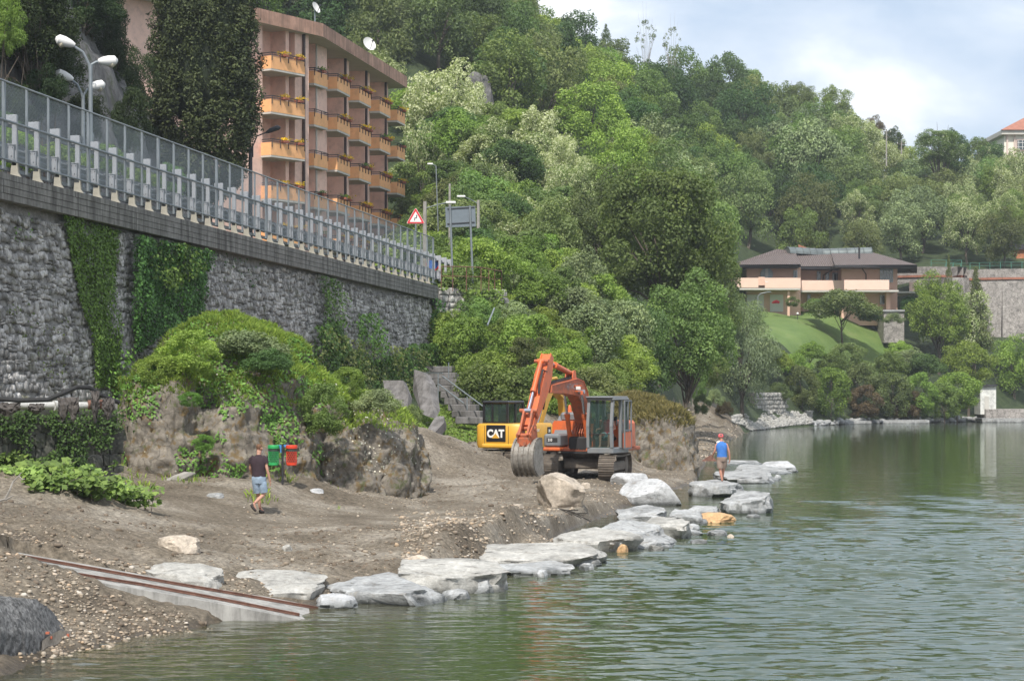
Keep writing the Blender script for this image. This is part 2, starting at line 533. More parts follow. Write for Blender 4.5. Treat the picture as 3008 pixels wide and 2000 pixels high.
# ---------------------------------------------------------------- the lie of the land
TAB = {
 -900: [(5,-3),(18,-.5),(21,0),(24,.9),(29,1.3),(36,1.7),(42,1.9),(50,2.2),(60,2.5),(62,9.4),(68,22),(84,34),(300,60),(700,90)],
 -400: [(5,-3),(22,-.5),(25,0),(28,.9),(33,1.3),(42,1.7),(48,1.9),(60,2.2),(70,2.5),(72,9.4),(79,22),(95,34),(300,64),(700,100)],
 0:    [(5,-3),(24,-.5),(28.8,0),(33,.8),(38,1.15),(46,1.45),(52,1.8),(70,2.2),(81,2.5),(83,9.4),(88,19),(105,33),(300,75),(700,120)],
 200:  [(5,-3),(25.5,-.5),(31.4,0),(35.0,.72),(37.6,.9),(48,1.2),(54,1.6),(72,2.3),(88,2.8),(90,9.4),(95,18.5),(115,32),(300,75),(700,120)],
 400:  [(5,-3),(27,-.5),(33.2,0),(35.3,.44),(37.9,.64),(51,.95),(58,1.3),(75,2.5),(95,3),(97,9.4),(103,16),(150,21),(300,72),(700,120)],
 600:  [(5,-3),(28.5,-.5),(34.9,0),(35.4,.24),(38.6,.5),(53,.72),(58.5,1.2),(75,2.5),(106,3),(110,9.3),(140,15),(165,32),(300,74),(700,115)],
 800:  [(5,-3),(30,-.6),(37.2,0),(40,.35),(46,.45),(55,.5),(59,1.1),(75,2.5),(118,3),(124,9.2),(185,12),(205,32),(300,72),(700,110)],
 1200: [(5,-3),(34,-.6),(40.4,0),(42.6,.45),(47,.5),(60,.42),(69,.5),(85,2.0),(104,4),(116,8.9),(180,12),(215,36),(320,76),(700,110)],
 1300: [(5,-3),(35,-.6),(43,0),(45.5,.55),(48.5,.7),(60,.42),(75,.5),(88,1.2),(106,3.5),(113,8.7),(150,11),(205,30),(320,71),(700,100)],
 1450: [(5,-3),(37,-.7),(47.5,0),(49.5,.75),(53,.5),(64,.42),(80,.6),(92,1.2),(104,3.8),(113,8.4),(150,12),(200,27),(325,59),(700,70)],
 1600: [(5,-3),(39,-.7),(53,0),(54.5,.55),(58,.45),(66,.42),(82,.55),(92,1.5),(103,4.5),(118,8.0),(150,12),(200,24),(330,50),(700,55)],
 1850: [(5,-3),(44,-.7),(69.5,0),(71,.2),(75,.32),(80,.45),(86,.7),(98,1.5),(110,3.5),(130,7),(170,12),(230,28),(340,45),(700,38)],
 2040: [(5,-3),(50,-.7),(85,0),(87,.15),(92,.3),(105,.25),(130,.3),(150,.35),(163,.6),(175,3),(200,8),(260,22),(345,45),(700,30)],
 2110: [(5,-3),(60,-.7),(135,0),(140,.1),(146,.2),(152,.3),(158,.4),(166,.6),(172,1.5),(180,4),(205,9),(262,22),(345,46),(700,30)],
 2200: [(5,-3),(90,-1),(183,0),(185,.3),(187,.6),(190,1.0),(194,2),(200,4),(208,7),(222,10),(238,12.1),(290,27),(347,45),(700,30)],
 2400: [(5,-3),(130,-1.5),(207,0),(207.7,.4),(209,.6),(211,1.2),(215,3),(220,5.5),(227,9.0),(236,11.7),(262,14),(300,27),(350,41),(700,25)],
 2520: [(5,-3),(140,-2),(216,0),(216.6,.5),(218,.7),(221,1.5),(224,3),(229,6),(235,9),(242,11.3),(258,14),(300,27),(351,40),(700,25)],
 2700: [(5,-3),(140,-2),(222,0),(222.6,.5),(224,.7),(227,1.5),(232,4),(238,7),(243,9),(248,9.5),(256,16),(300,26),(352,34),(700,20)],
 3008: [(5,-3),(150,-2),(233,0),(233.5,.5),(236,.9),(240,1.5),(243,4),(246,7),(248,9),(251,9.5),(256,16),(300,27),(380,35),(700,20)],
 3900: [(5,-3),(170,-2),(255,0),(256,.5),(258,.9),(262,1.5),(265,4),(268,7),(270,9),(273,9.5),(278,16),(320,27),(400,37),(700,20)],
}
TU = np.array(sorted(TAB))
TY = np.array([[p[0] for p in TAB[u]] for u in TU], float)
TZ = np.array([[p[1] for p in TAB[u]] for u in TU], float)
def H0(X, Y):
    X = np.atleast_1d(np.asarray(X, float)); Y = np.atleast_1d(np.asarray(Y, float))
    u = np.clip(CX + F * X / np.maximum(Y, 1.0), TU[0], TU[-1])
    ys = np.stack([np.interp(u, TU, TY[:, k]) for k in range(TY.shape[1])])
    zs = np.stack([np.interp(u, TU, TZ[:, k]) for k in range(TY.shape[1])])
    z = np.full(X.shape, -3.0)
    for k in range(TY.shape[1] - 1):
        m = (Y >= ys[k]) & (Y < ys[k + 1])
        t = (Y - ys[k]) / (ys[k + 1] - ys[k])
        z = np.where(m, zs[k] + (zs[k + 1] - zs[k]) * t, z)
    return np.where(Y >= ys[-1], zs[-1], z)
MOUNDS = []      # (x, y, radius x, radius y, height)
def mound(px, py, z0, rx, ry, h):
    g = G(px, py, z0); MOUNDS.append((g.x, g.y, rx, ry, h))
MOUNDS.append((-2.7, 81.5, 1.7, 3.0, 1.15))     # spoil heap between the outcrop and the diggers
mound(1450, 1392, .5, 1.3, 1.2, .38)
mound(1500, 1445, .45, 1.5, 2.2, .30)
mound(1010, 1468, .45, 1.2, 1.0, .36)     # grey heap under the bins
mound(930, 1480, .5, 1.4, .9, .28)
mound(1060, 1575, .45, .8, .8, .14)
mound(130, 1450, 1.4, 1.6, 1.4, .5)
mound(420, 1610, .8, 1.8, 1.0, .22)
mound(60, 1640, 1.0, 1.2, 1.6, .35)
mound(150, 1560, 1.1, 1.5, 1.2, .3)
mound(1540, 1560, .4, 1.1, 1.5, .35)
mound(1380, 1590, .5, 1.3, 1.2, .25)
def H(X, Y):
    X = np.atleast_1d(np.asarray(X, float)); Y = np.atleast_1d(np.asarray(Y, float))
    z = H0(X, Y)
    for (mx, my, rx, ry, h) in MOUNDS:
        z = z + h * np.exp(-((X - mx) / rx) ** 2 - ((Y - my) / ry) ** 2)
    beach = (z > -.4) & (z < 3.2) & (Y < 175)
    p = np.stack([X, Y, np.zeros_like(X)], 1)
    smooth = np.exp(-((Y - 56 - .35 * (X + 4)) / 5.0) ** 2) * ((X > -9) & (X < 3))     # the rolled track the diggers use
    amp = (1 - .8 * smooth)
    z = z + beach * amp * (.14 * fbm(p * .55, 3) + .075 * fbm(p * 1.9 + 5, 3) + .055 * fbm(p * 5.0, 3)) * np.clip((z + .3) / .5, 0, 1)
    zs = 1.04 - (X + 8.42) * .212
    slip = (X > -8.6) & (X < -2.6) & (Y > 35.2) & (Y < 37.3 + (X + 8.4) * .12)
    z = np.where(slip, np.minimum(z, zs - .07), z)
    hill = (z > 4)
    z = z + hill * np.clip((z - 4) / 6, 0, 1) * (1.0 * fbm(p * .12, 3))
    st = (Y > 60) & (Y < 135) & (X < -8) & (z > 9.6)
    z = z + st * (1.6 * ridged(np.stack([X * .35, Y * .35, z * .12], 1), 4))
    return z
def Hs(x, y): return float(H(x, y)[0])

# ground sheet
us = np.concatenate([np.arange(-900, -20, 30), np.arange(-20, 2320, 9), np.arange(2320, 3905, 20)]).astype(float)
rows = np.concatenate([np.arange(4, 28, 2.0), np.geomspace(28, 110, 330), np.geomspace(110, 260, 130)[1:], np.geomspace(260, 720, 50)[1:]])
UU, YY = np.meshgrid(us, rows)
XX = (UU - CX) * YY / F
ZZ = H(XX.ravel(), YY.ravel()).reshape(XX.shape)
nr, nc = XX.shape
gi = np.arange(nr * nc).reshape(nr, nc)
gf = np.stack([gi[:-1, :-1], gi[:-1, 1:], gi[1:, 1:], gi[1:, :-1]], -1).reshape(-1, 4)
fcx = XX.ravel()[gf].mean(1); fcy = YY.ravel()[gf].mean(1); fcz = ZZ.ravel()[gf].mean(1)
fu = CX + F * fcx / fcy
mi = np.zeros(len(gf), int)
mi[(fcz > 2.6) | (fcy > 176)] = 1
steep = (fcz > 9.5) & (fcy < 140) & (fcx < -5)
mi[steep] = 3
lawn = (fu > 2130) & (fu < 2620) & (fcy > 217) & (fcy < 245) & (fcz > 5)
mi[lawn] = 2

t = NT('beach_soil')
v = t.pos()
n1 = t.noise(v, .42, 5, .6)
cc = t.ramp(n1, [(.32, (.108, .088, .064)), (.50, (.170, .143, .108)), (.68, (.275, .245, .20))])
n2 = t.noise(v, 9, 6, .75)
cc = t.mix(.85, cc, t.ramp(n2, [(.32, .15), (.5, .48), (.68, .88)]), 'OVERLAY')
vr = t.n('ShaderNodeTexVoronoi'); vr.inputs['Scale'].default_value = 14; t.l(v, vr.inputs['Vector'])
sp = t.ramp(vr.outputs['Distance'], [(.10, 1.0), (.2, 0.0)])
gr = t.ramp(t.noise(v, .8, 4, .6), [(.42, 0.0), (.6, 0.85)])
cc = t.mix(t.mix(1.0, sp, gr, 'MULTIPLY'), cc, (.46, .39, .30))
sx = t.n('ShaderNodeSeparateXYZ'); t.l(t.n('ShaderNodeNewGeometry').outputs['Position'], sx.inputs[0])
wet = t.ramp(sx.outputs['Z'], [(.03, 1.0), (.16, 0.0)])
cc = t.mix(wet, cc, t.mix(1.0, cc, (.5, .47, .42), 'MULTIPLY'))
t.base(cc); t.l(t.ramp(wet, [(0, .92), (1, .4)]), t.b.inputs['Roughness'])
t.b.inputs['Specular IOR Level'].default_value = .2
t.bump(t.mix(.5, n2, t.noise(v, 40, 4, .7)), .8, .04)
MAT['beach'] = t.m
t = NT('undergrowth')
v = t.pos()
cc = t.ramp(t.noise(v, 1.3, 6, .7), [(.3, (.02, .035, .012)), (.55, (.055, .085, .025)), (.75, (.10, .11, .05))])
t.base(cc); t.bump(t.noise(v, 4, 6, .75), 1.0, .4)
MAT['undergrowth'] = t.m
t = NT('lawn')
v = t.pos()
cc = t.ramp(t.noise(v, .35, 6, .65), [(.3, (.085, .145, .03)), (.55, (.125, .19, .045)), (.75, (.18, .21, .075))])
cc = t.mix(.4, cc, t.ramp(t.noise(v, 5, 5, .8), [(.3, .3), (.7, .7)]), 'OVERLAY')
t.base(cc); t.bump(t.noise(v, 12, 5, .8), .6, .08)
MAT['lawn'] = t.m
gm = mesh_np('ground', np.stack([XX.ravel(), YY.ravel(), ZZ.ravel()], 1), gf, [MAT['beach'], MAT['undergrowth'], MAT['lawn'], MAT['cliff']], True, mi)
tag(obj('ground', gm), kind='structure')
# far flanks of the land, beyond the detailed sheet
mb = MB()
far = lambda x, y, z: Vector((x, y, z))
mb.quad(far(-880, -60, -3.2), far(880, -60, -3.2), far(880, 880, -3.2), far(-880, 880, -3.2))
tag(mb.build('lake_bed', MAT['undergrowth']), kind='structure')

# ---------------------------------------------------------------- the lake
wu = np.concatenate([np.arange(-900, 0, 40), np.arange(0, 3100, 9), np.arange(3100, 3905, 60)]).astype(float)
wy = [6.0]
while wy[-1] < 262:
    Y_ = wy[-1]
    wy.append(Y_ + (1.0 if Y_ < 24 else max(.062, .062 * (Y_ / 28) ** 1.35)))
wy = np.array(wy)
WU, WY = np.meshgrid(wu, wy)
WX = (WU - CX) * WY / F
wx_, wy_ = WX.ravel(), WY.ravel()
amp = np.clip(1.25 - (wy_ - 45) / 55, .10, 1.0)
calm = np.clip((wx_ + 1.0) / 3.0, .35, 1.0)                  # lee of the stones and the shallows by the shore
wz = np.zeros_like(wx_)
wr = np.random.default_rng(3)
stp = np.maximum(.062, .062 * (wy_ / 28) ** 1.35)
for k in range(30):
    L = .24 * 1.052 ** k
    a = R(90) + wr.normal() * .46                                # crests run across the view
    kx, ky = math.cos(a), math.sin(a)
    ph = wr.random() * 6.28
    if k % 3 == 0: wob = fbm(np.stack([wx_ * .45 + k, wy_ * .30, np.full_like(wx_, k * 1.7)], 1), 2)
    fade = np.clip((L / stp - 2.6) / 1.6, 0, 1)
    wz += fade * L * .0030 * np.sin(2 * math.pi / L * (kx * wx_ + ky * wy_) + ph + wob * 4.0)
for L, a in ((2.3, 80), (3.1, 97)):
    wz += .0032 * np.sin(2 * math.pi / L * (math.cos(R(a)) * wx_ + math.sin(R(a)) * wy_) + L)
pat = .35 + 1.15 * np.clip(fbm(np.stack([wx_ * .13, wy_ * .06, np.zeros_like(wx_)], 1), 3) + .45, 0, 1)
wz = wz * amp * calm * pat * 2.3
dep = np.clip(-H0(wx_, wy_), 0, 3)
ni, nj = WX.shape
wi = np.arange(ni * nj).reshape(ni, nj)
wf = np.stack([wi[:-1, :-1], wi[:-1, 1:], wi[1:, 1:], wi[1:, :-1]], -1).reshape(-1, 4)
keep = (H0(wx_, wy_) < .35)[wf].any(1)
wm_ = mesh_np('water', np.stack([wx_, wy_, wz], 1), wf[keep], (), True)
at = wm_.attributes.new('depth', 'FLOAT', 'POINT')
at.data.foreach_set('value', dep.astype(np.float32))
t = NT('lake_water')
t.t.nodes.remove(t.b)
att = t.n('ShaderNodeAttribute', attribute_name='depth')
v = t.pos((1, 1, 1))
dn = t.noise(v, .8, 4, .6)
dadd = t.n('ShaderNodeMath'); dadd.operation = 'MULTIPLY_ADD'; dadd.inputs[1].default_value = .5; t.l(dn, dadd.inputs[0]); t.l(att.outputs['Fac'], dadd.inputs[2])
turb = t.ramp(dadd.outputs[0], [(.22, .22), (.55, .8), (.95, 1.0)])
tr = t.n('ShaderNodeBsdfTransparent'); tr.inputs['Color'].default_value = (.72, .74, .62, 1)
df = t.n('ShaderNodeBsdfDiffuse')
t.l(t.ramp(dadd.outputs[0], [(.3, (.125, .115, .07)), (.75, (.062, .072, .038)), (1.0, (.042, .058, .025))]), df.inputs['Color'])
body = t.n('ShaderNodeMixShader'); t.l(turb, body.inputs[0]); t.l(tr.outputs[0], body.inputs[1]); t.l(df.outputs[0], body.inputs[2])
gl = t.n('ShaderNodeBsdfGlossy'); gl.inputs['Roughness'].default_value = .03
gl.inputs['Color'].default_value = (.93, .97, .97, 1)
fr = t.n('ShaderNodeFresnel'); fr.inputs['IOR'].default_value = 1.333
vb = t.pos((.55, 1.5, 1.0))
nb = t.noise(vb, 3.4, 2, .5)
bp = t.n('ShaderNodeBump'); bp.inputs['Strength'].default_value = .5; bp.inputs['Distance'].default_value = .025
t.l(nb, bp.inputs['Height']); t.l(bp.outputs[0], gl.inputs['Normal']); t.l(bp.outputs[0], fr.inputs['Normal'])
mx = t.n('ShaderNodeMixShader'); t.l(fr.outputs[0], mx.inputs[0]); t.l(body.outputs[0], mx.inputs[1]); t.l(gl.outputs[0], mx.inputs[2])
t.l(mx.outputs[0], t.out.inputs['Surface'])
MAT['water'] = t.m
wm_.materials.append(t.m)
tag(obj('water', wm_), kind='structure')

# ---------------------------------------------------------------- roadside retaining wall
WD = Vector((.1672, .9859, 0)); WN = Vector((.9859, -.1672, 0)); WO = Vector((-13.035, 55, 0))
def zdeck(s): return 9.317 - .00745 * s
BAT = .13
def WP(s, h, off=0.0):            # h metres below the deck, off metres out from the wall face
    p = WO + WD * s + WN * (off + BAT * max(h - .7, 0) - .22)
    p.z = zdeck(s) - h
    return p
wall = thing('retaining_wall', WP(20, 7.5), label='long grey rubble stone retaining wall holding up the road', cat='wall')
mb = MB()
S0, S1 = -20.0, 54.6
ss = np.arange(S0, S1 + .1, 2.0)
vs = []
for s in ss:
    for h in (.2, .7, 2, 4, 6, 8.4): vs.append(WP(s, h, -.06))
    b = WP(s, 8.4, -1.5); vs.append(b); b = WP(s, .2, -1.2); vs.append(b)
k = 8; fs = []
for i in range(len(ss) - 1):
    for j in range(k):
        fs.append((i * k + j, i * k + (j + 1) % k, (i + 1) * k + (j + 1) % k, (i + 1) * k + j))
fs += [tuple(range(k)), tuple((len(ss) - 1) * k + j for j in range(k))]
mb.add(vs, fs)
mb.build('mortar_core', MAT['mortar'], wall, world=True)

def stone_poly(w, h, rn, bulge=.026):
    """rubble stone in local coords: x along, y up, z out; 24 triangles"""
    n = 8
    ang = [math.atan2(y, x) for x, y in ((1, 0), (.8, .8), (0, 1), (-.8, .8), (-1, 0), (-.8, -.8), (0, -1), (.8, -.8))]
    px = [.5, .46, 0, -.46, -.5, -.46, 0, .46]; py = [0, .46, .5, .46, 0, -.46, -.5, -.46]
    o = [((px[i] + rn.uniform(-.13, .10)) * w, (py[i] + rn.uniform(-.13, .10)) * h) for i in range(n)]
    b = bulge * rn.uniform(.5, 1.5)
    tx, ty = rn.uniform(-.35, .35) * b / w, rn.uniform(-.35, .35) * b / h
    V = [(x, y, -.05) for x, y in o] + [(x * .88, y * .85, b * .75 + x * tx + y * ty) for x, y in o] + [(0, 0, b * 1.15)]
    Fc = [(i, (i + 1) % n, n + (i + 1) % n, n + i) for i in range(n)] + [(n + i, n + (i + 1) % n, 2 * n) for i in range(n)]
    return V, Fc

rs = random.Random(11)
stones = []
h = .84
row = 0
while h < 8.0:
    rh = rs.uniform(.11, .23)
    s = -8.0 + rs.uniform(0, .3)
    ph = rs.uniform(0, 6)
    while s < S1 - .1:
        w = rs.uniform(.12, .40) * (1.5 if rs.random() < .10 else 1)
        wob = .04 * math.sin(s * .9 + ph) + .04 * math.sin(s * 2.3 + ph * 2) + .10 * math.sin(s * .31 + 1)
        if rs.random() < .15:      # two small ones in place of one
            q = rs.uniform(.35, .65)
            stones.append((s + w / 2, h + wob + rh * q / 2, w * rs.uniform(.85, 1.05), rh * q * .98)); stones.append((s + w / 2, h + wob + rh * (1 + q) / 2, w * rs.uniform(.85, 1.05), rh * (1 - q) * .98))
        else:
            hh = rh * rs.uniform(.85, 1.35)
            stones.append((s + w / 2, h + wob + rh / 2 + rs.uniform(-.05, .05), w * rs.uniform(.95, 1.12), hh))
        s += w + .004
    h += rh - .004
def vis(s, h):                       # roughly what the picture shows of the wall
    p = WP(s, h)
    u = CX + F * p.x / p.y; y = HY - F * (p.z - CH) / p.y
    if u < -60 or u > 1300: return False
    lim = np.interp(u, [0, 330, 420, 560, 700, 900, 1000, 1150, 1290], [1400, 1380, 1020, 930, 920, 1010, 1120, 1180, 1200])
    ivy1 = 190 + (y - 640) * .22 < u < 330 + (y - 640) * .12 and y > 660
    ivy2 = 385 < u < 585 and 720 < y < 1040
    return y < lim + 30 and not ivy1 and not ivy2
vs_ = [(q, q[2] * q[3] / (55 + q[0]) ** 2) for q in stones if vis(q[0], q[1])]
vs_.sort(key=lambda a: -a[1])
big = set(id(a[0]) for a in vs_[:300])
protos = []
for k in range(14):
    V, Fc = stone_poly(1, 1, rs)
    me = mesh_np('stone', V, Fc, [MAT['wall_stone']], True)
    protos.append(me)
rot_wall = Matrix((WD, Vector((0, 0, 1)), WN)).transposed()     # local x along, y up, z out
tilt = math.atan(BAT)
rot_wall = rot_wall @ Matrix.Rotation(-tilt, 3, 'X')
jb_v, jb_f = [], []
wl_ = wloc(wall)
for q in stones:
    s, h, w, hh = q
    if id(q) in big:
        o = bpy.data.objects.new('stone', protos[rs.randrange(14)])
        COL.objects.link(o); o.parent = wall
        o.matrix_local = Matrix.Translation(WP(s, h) - wl_) @ rot_wall.to_4x4() @ Matrix.Rotation(rs.uniform(-.2, .2), 4, 'Z') @ Matrix.Diagonal((w, hh, .7, 1))
    else:
        V, Fc = stone_poly(w, hh, rs)
        b = len(jb_v); p0 = WP(s, h); rz_ = Matrix.Rotation(rs.uniform(-.13, .13), 3, 'Z')
        for v in V: jb_v.append(p0 + rot_wall @ (rz_ @ Vector(v)))
        for f in Fc: jb_f.append([b + i for i in f])
me = bpy.data.meshes.new('small_stones'); me.from_pydata([tuple(v) for v in jb_v], [], jb_f); me.materials.append(MAT['wall_stone']); me.polygons.foreach_set('use_smooth', [True] * len(jb_f))
o = obj('small_stones', me, wall, world=True); o['kind'] = 'stuff'

# the concrete edge beam with its shuttering grooves
beam = thing('concrete_edge_beam', WP(20, .7), label='stained grey concrete edge beam with four board courses along the road', cat='road edge')
s = -20.0
while s < 55:
    L = min(4.98, 55 - s)
    m = MB()
    for k in range(4):
        z0 = .02 + k * .175
        a0, b0 = s, s + L
        h0, h1 = z0, z0 + .158
        c = [WP(a0, 0, 0) for _ in range(1)]
        def Q(ss, hh, off):
            p = WO + WD * ss + WN * off; p.z = zdeck(ss) - hh; return p
        o0 = .10 + rs.uniform(-.006, .006)
        V = [Q(a0, h0, -.3), Q(b0, h0, -.3), Q(b0, h0, o0), Q(a0, h0, o0), Q(a0, h1, -.3), Q(b0, h1, -.3), Q(b0, h1, o0), Q(a0, h1, o0)]
        m.add(V, [(0, 1, 2, 3), (7, 6, 5, 4), (3, 2, 6, 7), (1, 0, 4, 5), (0, 3, 7, 4), (2, 1, 5, 6)])
    m.build('concrete_panel', MAT['band'], beam, world=True)
    m2 = MB()
    V = [Q(s, .03, -.28), Q(s + L + .02, .03, -.28), Q(s + L + .02, .03, .065), Q(s, .03, .065), Q(s, .69, -.28), Q(s + L + .02, .69, -.28), Q(s + L + .02, .69, .065), Q(s, .69, .065)]
    m2.add(V, [(0, 1, 2, 3), (7, 6, 5, 4), (3, 2, 6, 7), (1, 0, 4, 5), (0, 3, 7, 4), (2, 1, 5, 6)])
    m2.build('joint_backing', MAT['mortar'], beam, world=True)
    s += 5.0

# road on top
m = MB()
vs = []
for s in np.arange(-30, 82, 4.0):
    for off in (-.3, -13.5):
        p = WO + WD * s + WN * off; p.z = zdeck(s) - .015; vs.append(p)
fs = [(2 * i, 2 * i + 2, 2 * i + 3, 2 * i + 1) for i in range(len(vs) // 2 - 1)]
m.add(vs, fs)
tag(m.build('road', MAT['asphalt']), kind='structure')

# ---------------------------------------------------------------- crash barrier and safety net
bar = thing('crash_barrier', WP(20, 0), label='grey steel crash barrier with closely spaced posts along the road edge', cat='barrier')
pm = MB()
pm.box((0, 0, .98), (.13, .16, 1.34), bev=.01)
pm.box((-.13, 0, 1.52), (.20, .14, .25), bev=.01)
post_me = pm.build('post', MAT['post_grey']).data
bpy.data.objects.remove(bpy.data.objects['post'])
pm = MB()
pm.prism([(-.13, 0), (.17, 0), (.10, .12), (.075, .42), (-.075, .42), (-.10, .12)], -.08, .08, o=(0, 0, 0), ux=(1, 0, 0), uy=(0, 0, 1))
foot_me = pm.build('foot', MAT['foot_conc']).data
bpy.data.objects.remove(bpy.data.objects['foot'])
pm = MB()
pm.box((-.10, -.11, .66), (.21, .10, .38), bev=.012)
pm.box((-.13, -.10, .86), (.33, .16, .025)); pm.box((-.12, -.10, .46), (.30, .16, .025))
for (a, b) in ((-.14, .78), (-.03, .78), (-.06, .55)):
    pm.box((a, -.163, b), (.025, .01, .03), mi=1)
box_me = pm.build('spacer_box', [MAT['post_grey'], MAT['dark_metal']]).data
bpy.data.objects.remove(bpy.data.objects['spacer_box'])
ang = math.atan2(WD.y, WD.x) - math.pi / 2
rzb = -R(1)
s = -4.5
while s < 63.5:
    off = -.22
    p = WO + WD * s + WN * off; p.z = zdeck(s)
    o = obj('post', post_me, bar, loc=p - wloc(bar), rot=(0, 0, ang * 0 + rzb))
    if s < 55:
        f_ = obj('foot', foot_me, o, loc=(0, 0, -.0)); 
    b_ = obj('spacer_box', box_me, o)
    s += 1.5
def rail(zc, hgt, off, waves, name, mat, s0=-6, s1=64):
    m = MB()
    pr = []
    nW = waves * 4
    for i in range(nW + 1):
        pr.append((off + .035 * math.sin(i / nW * waves * 2 * math.pi), zc - hgt / 2 + hgt * i / nW))
    vs = []
    sss = [s0, s1]
    for s in sss:
        for (o_, z_) in pr:
            p = WO + WD * s + WN * o_; p.z = zdeck(s) + z_; vs.append(p)
        for (o_, z_) in reversed(pr):
            p = WO + WD * s + WN * (o_ - .012); p.z = zdeck(s) + z_; vs.append(p)
    n = len(pr) * 2
    fs = [(i, (i + 1) % n, n + (i + 1) % n, n + i) for i in range(n)]
    m.add(vs, fs)
    return m.build(name, mat, bar, world=True)
rail(.68, .50, -.50, 3, 'rail_beam', MAT['galv'])
m = MB()
for zz in (1.42,):
    a = WO + WD * -6 + WN * -.42; a.z = zdeck(-6) + zz
    b = WO + WD * 64 + WN * -.42; b.z = zdeck(64) + zz
    m.beam(a, b, .10, .15)
m.build('upper_rail', MAT['galv'], bar, world=True)
m = MB()
a = WO + WD * -6 + WN * -.40; a.z = zdeck(-6) + .22
b = WO + WD * 64 + WN * -.40; b.z = zdeck(64) + .22
m.beam(a, b, .08, .10); m.build('lower_rail', MAT['galv'], bar, world=True)

net = thing('safety_net_fence', WP(20, 0), label='tall galvanised fence of fine wire mesh panels in front of the crash barrier', cat='fence')
t = NT('wire_mesh')
uv = t.n('ShaderNodeTexCoord').outputs['Object']
# warp and weft of a 5 cm net, seen as thin wires with open holes
def wires(axis):
    sp = t.n('ShaderNodeSeparateXYZ'); t.l(uv, sp.inputs[0])
    mm = t.n('ShaderNodeMath'); mm.operation = 'MULTIPLY'; mm.inputs[1].default_value = 1 / .032; t.l(sp.outputs[axis], mm.inputs[0])
    fr_ = t.n('ShaderNodeMath'); fr_.operation = 'FRACT'; t.l(mm.outputs[0], fr_.inputs[0])
    lt = t.n('ShaderNodeMath'); lt.operation = 'LESS_THAN'; lt.inputs[1].default_value = .17; t.l(fr_.outputs[0], lt.inputs[0])
    return lt.outputs[0]
mxm = t.n('ShaderNodeMath'); mxm.operation = 'MAXIMUM'; t.l(wires('X'), mxm.inputs[0]); t.l(wires('Z'), mxm.inputs[1])
t.base((.34, .38, .40)); t.b.inputs['Roughness'].default_value = .5; t.b.inputs['Metallic'].default_value = .3
t.l(mxm.outputs[0], t.b.inputs['Alpha'])
MAT['mesh'] = t.m
pm = MB(); pm.beam((0, 0, .1), (0, 0, 2.33), .05, .06, up=(0, 1, 0)); npost = pm.build('fence_post', MAT['galv']).data
bpy.data.objects.remove(bpy.data.objects['fence_post'])
nm = MB(); L = 1.5
nm.quad((0, 0, .34), (L, 0, .34), (L, 0, 2.30), (0, 0, 2.30)); nmesh = nm.build('mesh_panel', MAT['mesh']).data
bpy.data.objects.remove(bpy.data.objects['mesh_panel'])
angn = math.atan2(WD.y, WD.x)
NO = .02
s = -4.5 + .2
while s < 54.5:
    p = WO + WD * s + WN * NO; p.z = zdeck(s)
    wide = round((s + 4.3) / 1.5) % 4 == 3
    o = obj('fence_post', npost, net, loc=p - wloc(net), rot=(0, 0, angn))
    if wide: o.scale = (1.9, 1.3, 1.0)
    if s < 53.2:
        obj('mesh_panel', nmesh, net, loc=p - wloc(net), rot=(0, 0, angn))
    s += 1.5
for (zz, nme, w_) in ((2.33, 'top_rail', .055), (1.33, 'middle_rail', .07), (.34, 'bottom_rail', .05)):
    m = MB()
    for s in np.arange(-4.3, 53.0, 1.5):
        a = WO + WD * s + WN * (NO + .045); a.z = zdeck(s) + zz
        b = WO + WD * (s + 1.5) + WN * (NO + .045); b.z = zdeck(s + 1.5) + zz
        m.tube([a, b], w_ / 2, 6, cap=False)
    m.build(nme, MAT['galv'], net, world=True)

# ---------------------------------------------------------------- rocks
def cubesphere(n):
    ls = np.linspace(-1, 1, n + 1)
    V, Fc = [], []
    b = 0
    for ax in range(3):
        for sg in (-1, 1):
            A, B = np.meshgrid(ls, ls, indexing='ij')
            a1, a2 = (ax + 1) % 3, (ax + 2) % 3
            p = np.zeros((n + 1, n + 1, 3))
            p[..., ax] = sg; p[..., a1] = A; p[..., a2] = B
            idx = np.arange((n + 1) ** 2).reshape(n + 1, n + 1) + b
            q = np.stack([idx[:-1, :-1], idx[1:, :-1], idx[1:, 1:], idx[:-1, 1:]], -1).reshape(-1, 4)
            if sg < 0: q = q[:, ::-1]
            V.append(p.reshape(-1, 3)); Fc.append(q); b += (n + 1) ** 2
    V = np.concatenate(V); Fc = np.concatenate(Fc)
    key = np.round(V * 5000).astype(np.int64)
    _, ui, inv = np.unique(key, axis=0, return_index=True, return_inverse=True)
    V = V[ui]; Fc = inv.ravel()[Fc]
    V = np.tan(V * .72) / math.tan(.72)
    V /= np.linalg.norm(V, axis=1, keepdims=True)
    return V, Fc
_cs = {}
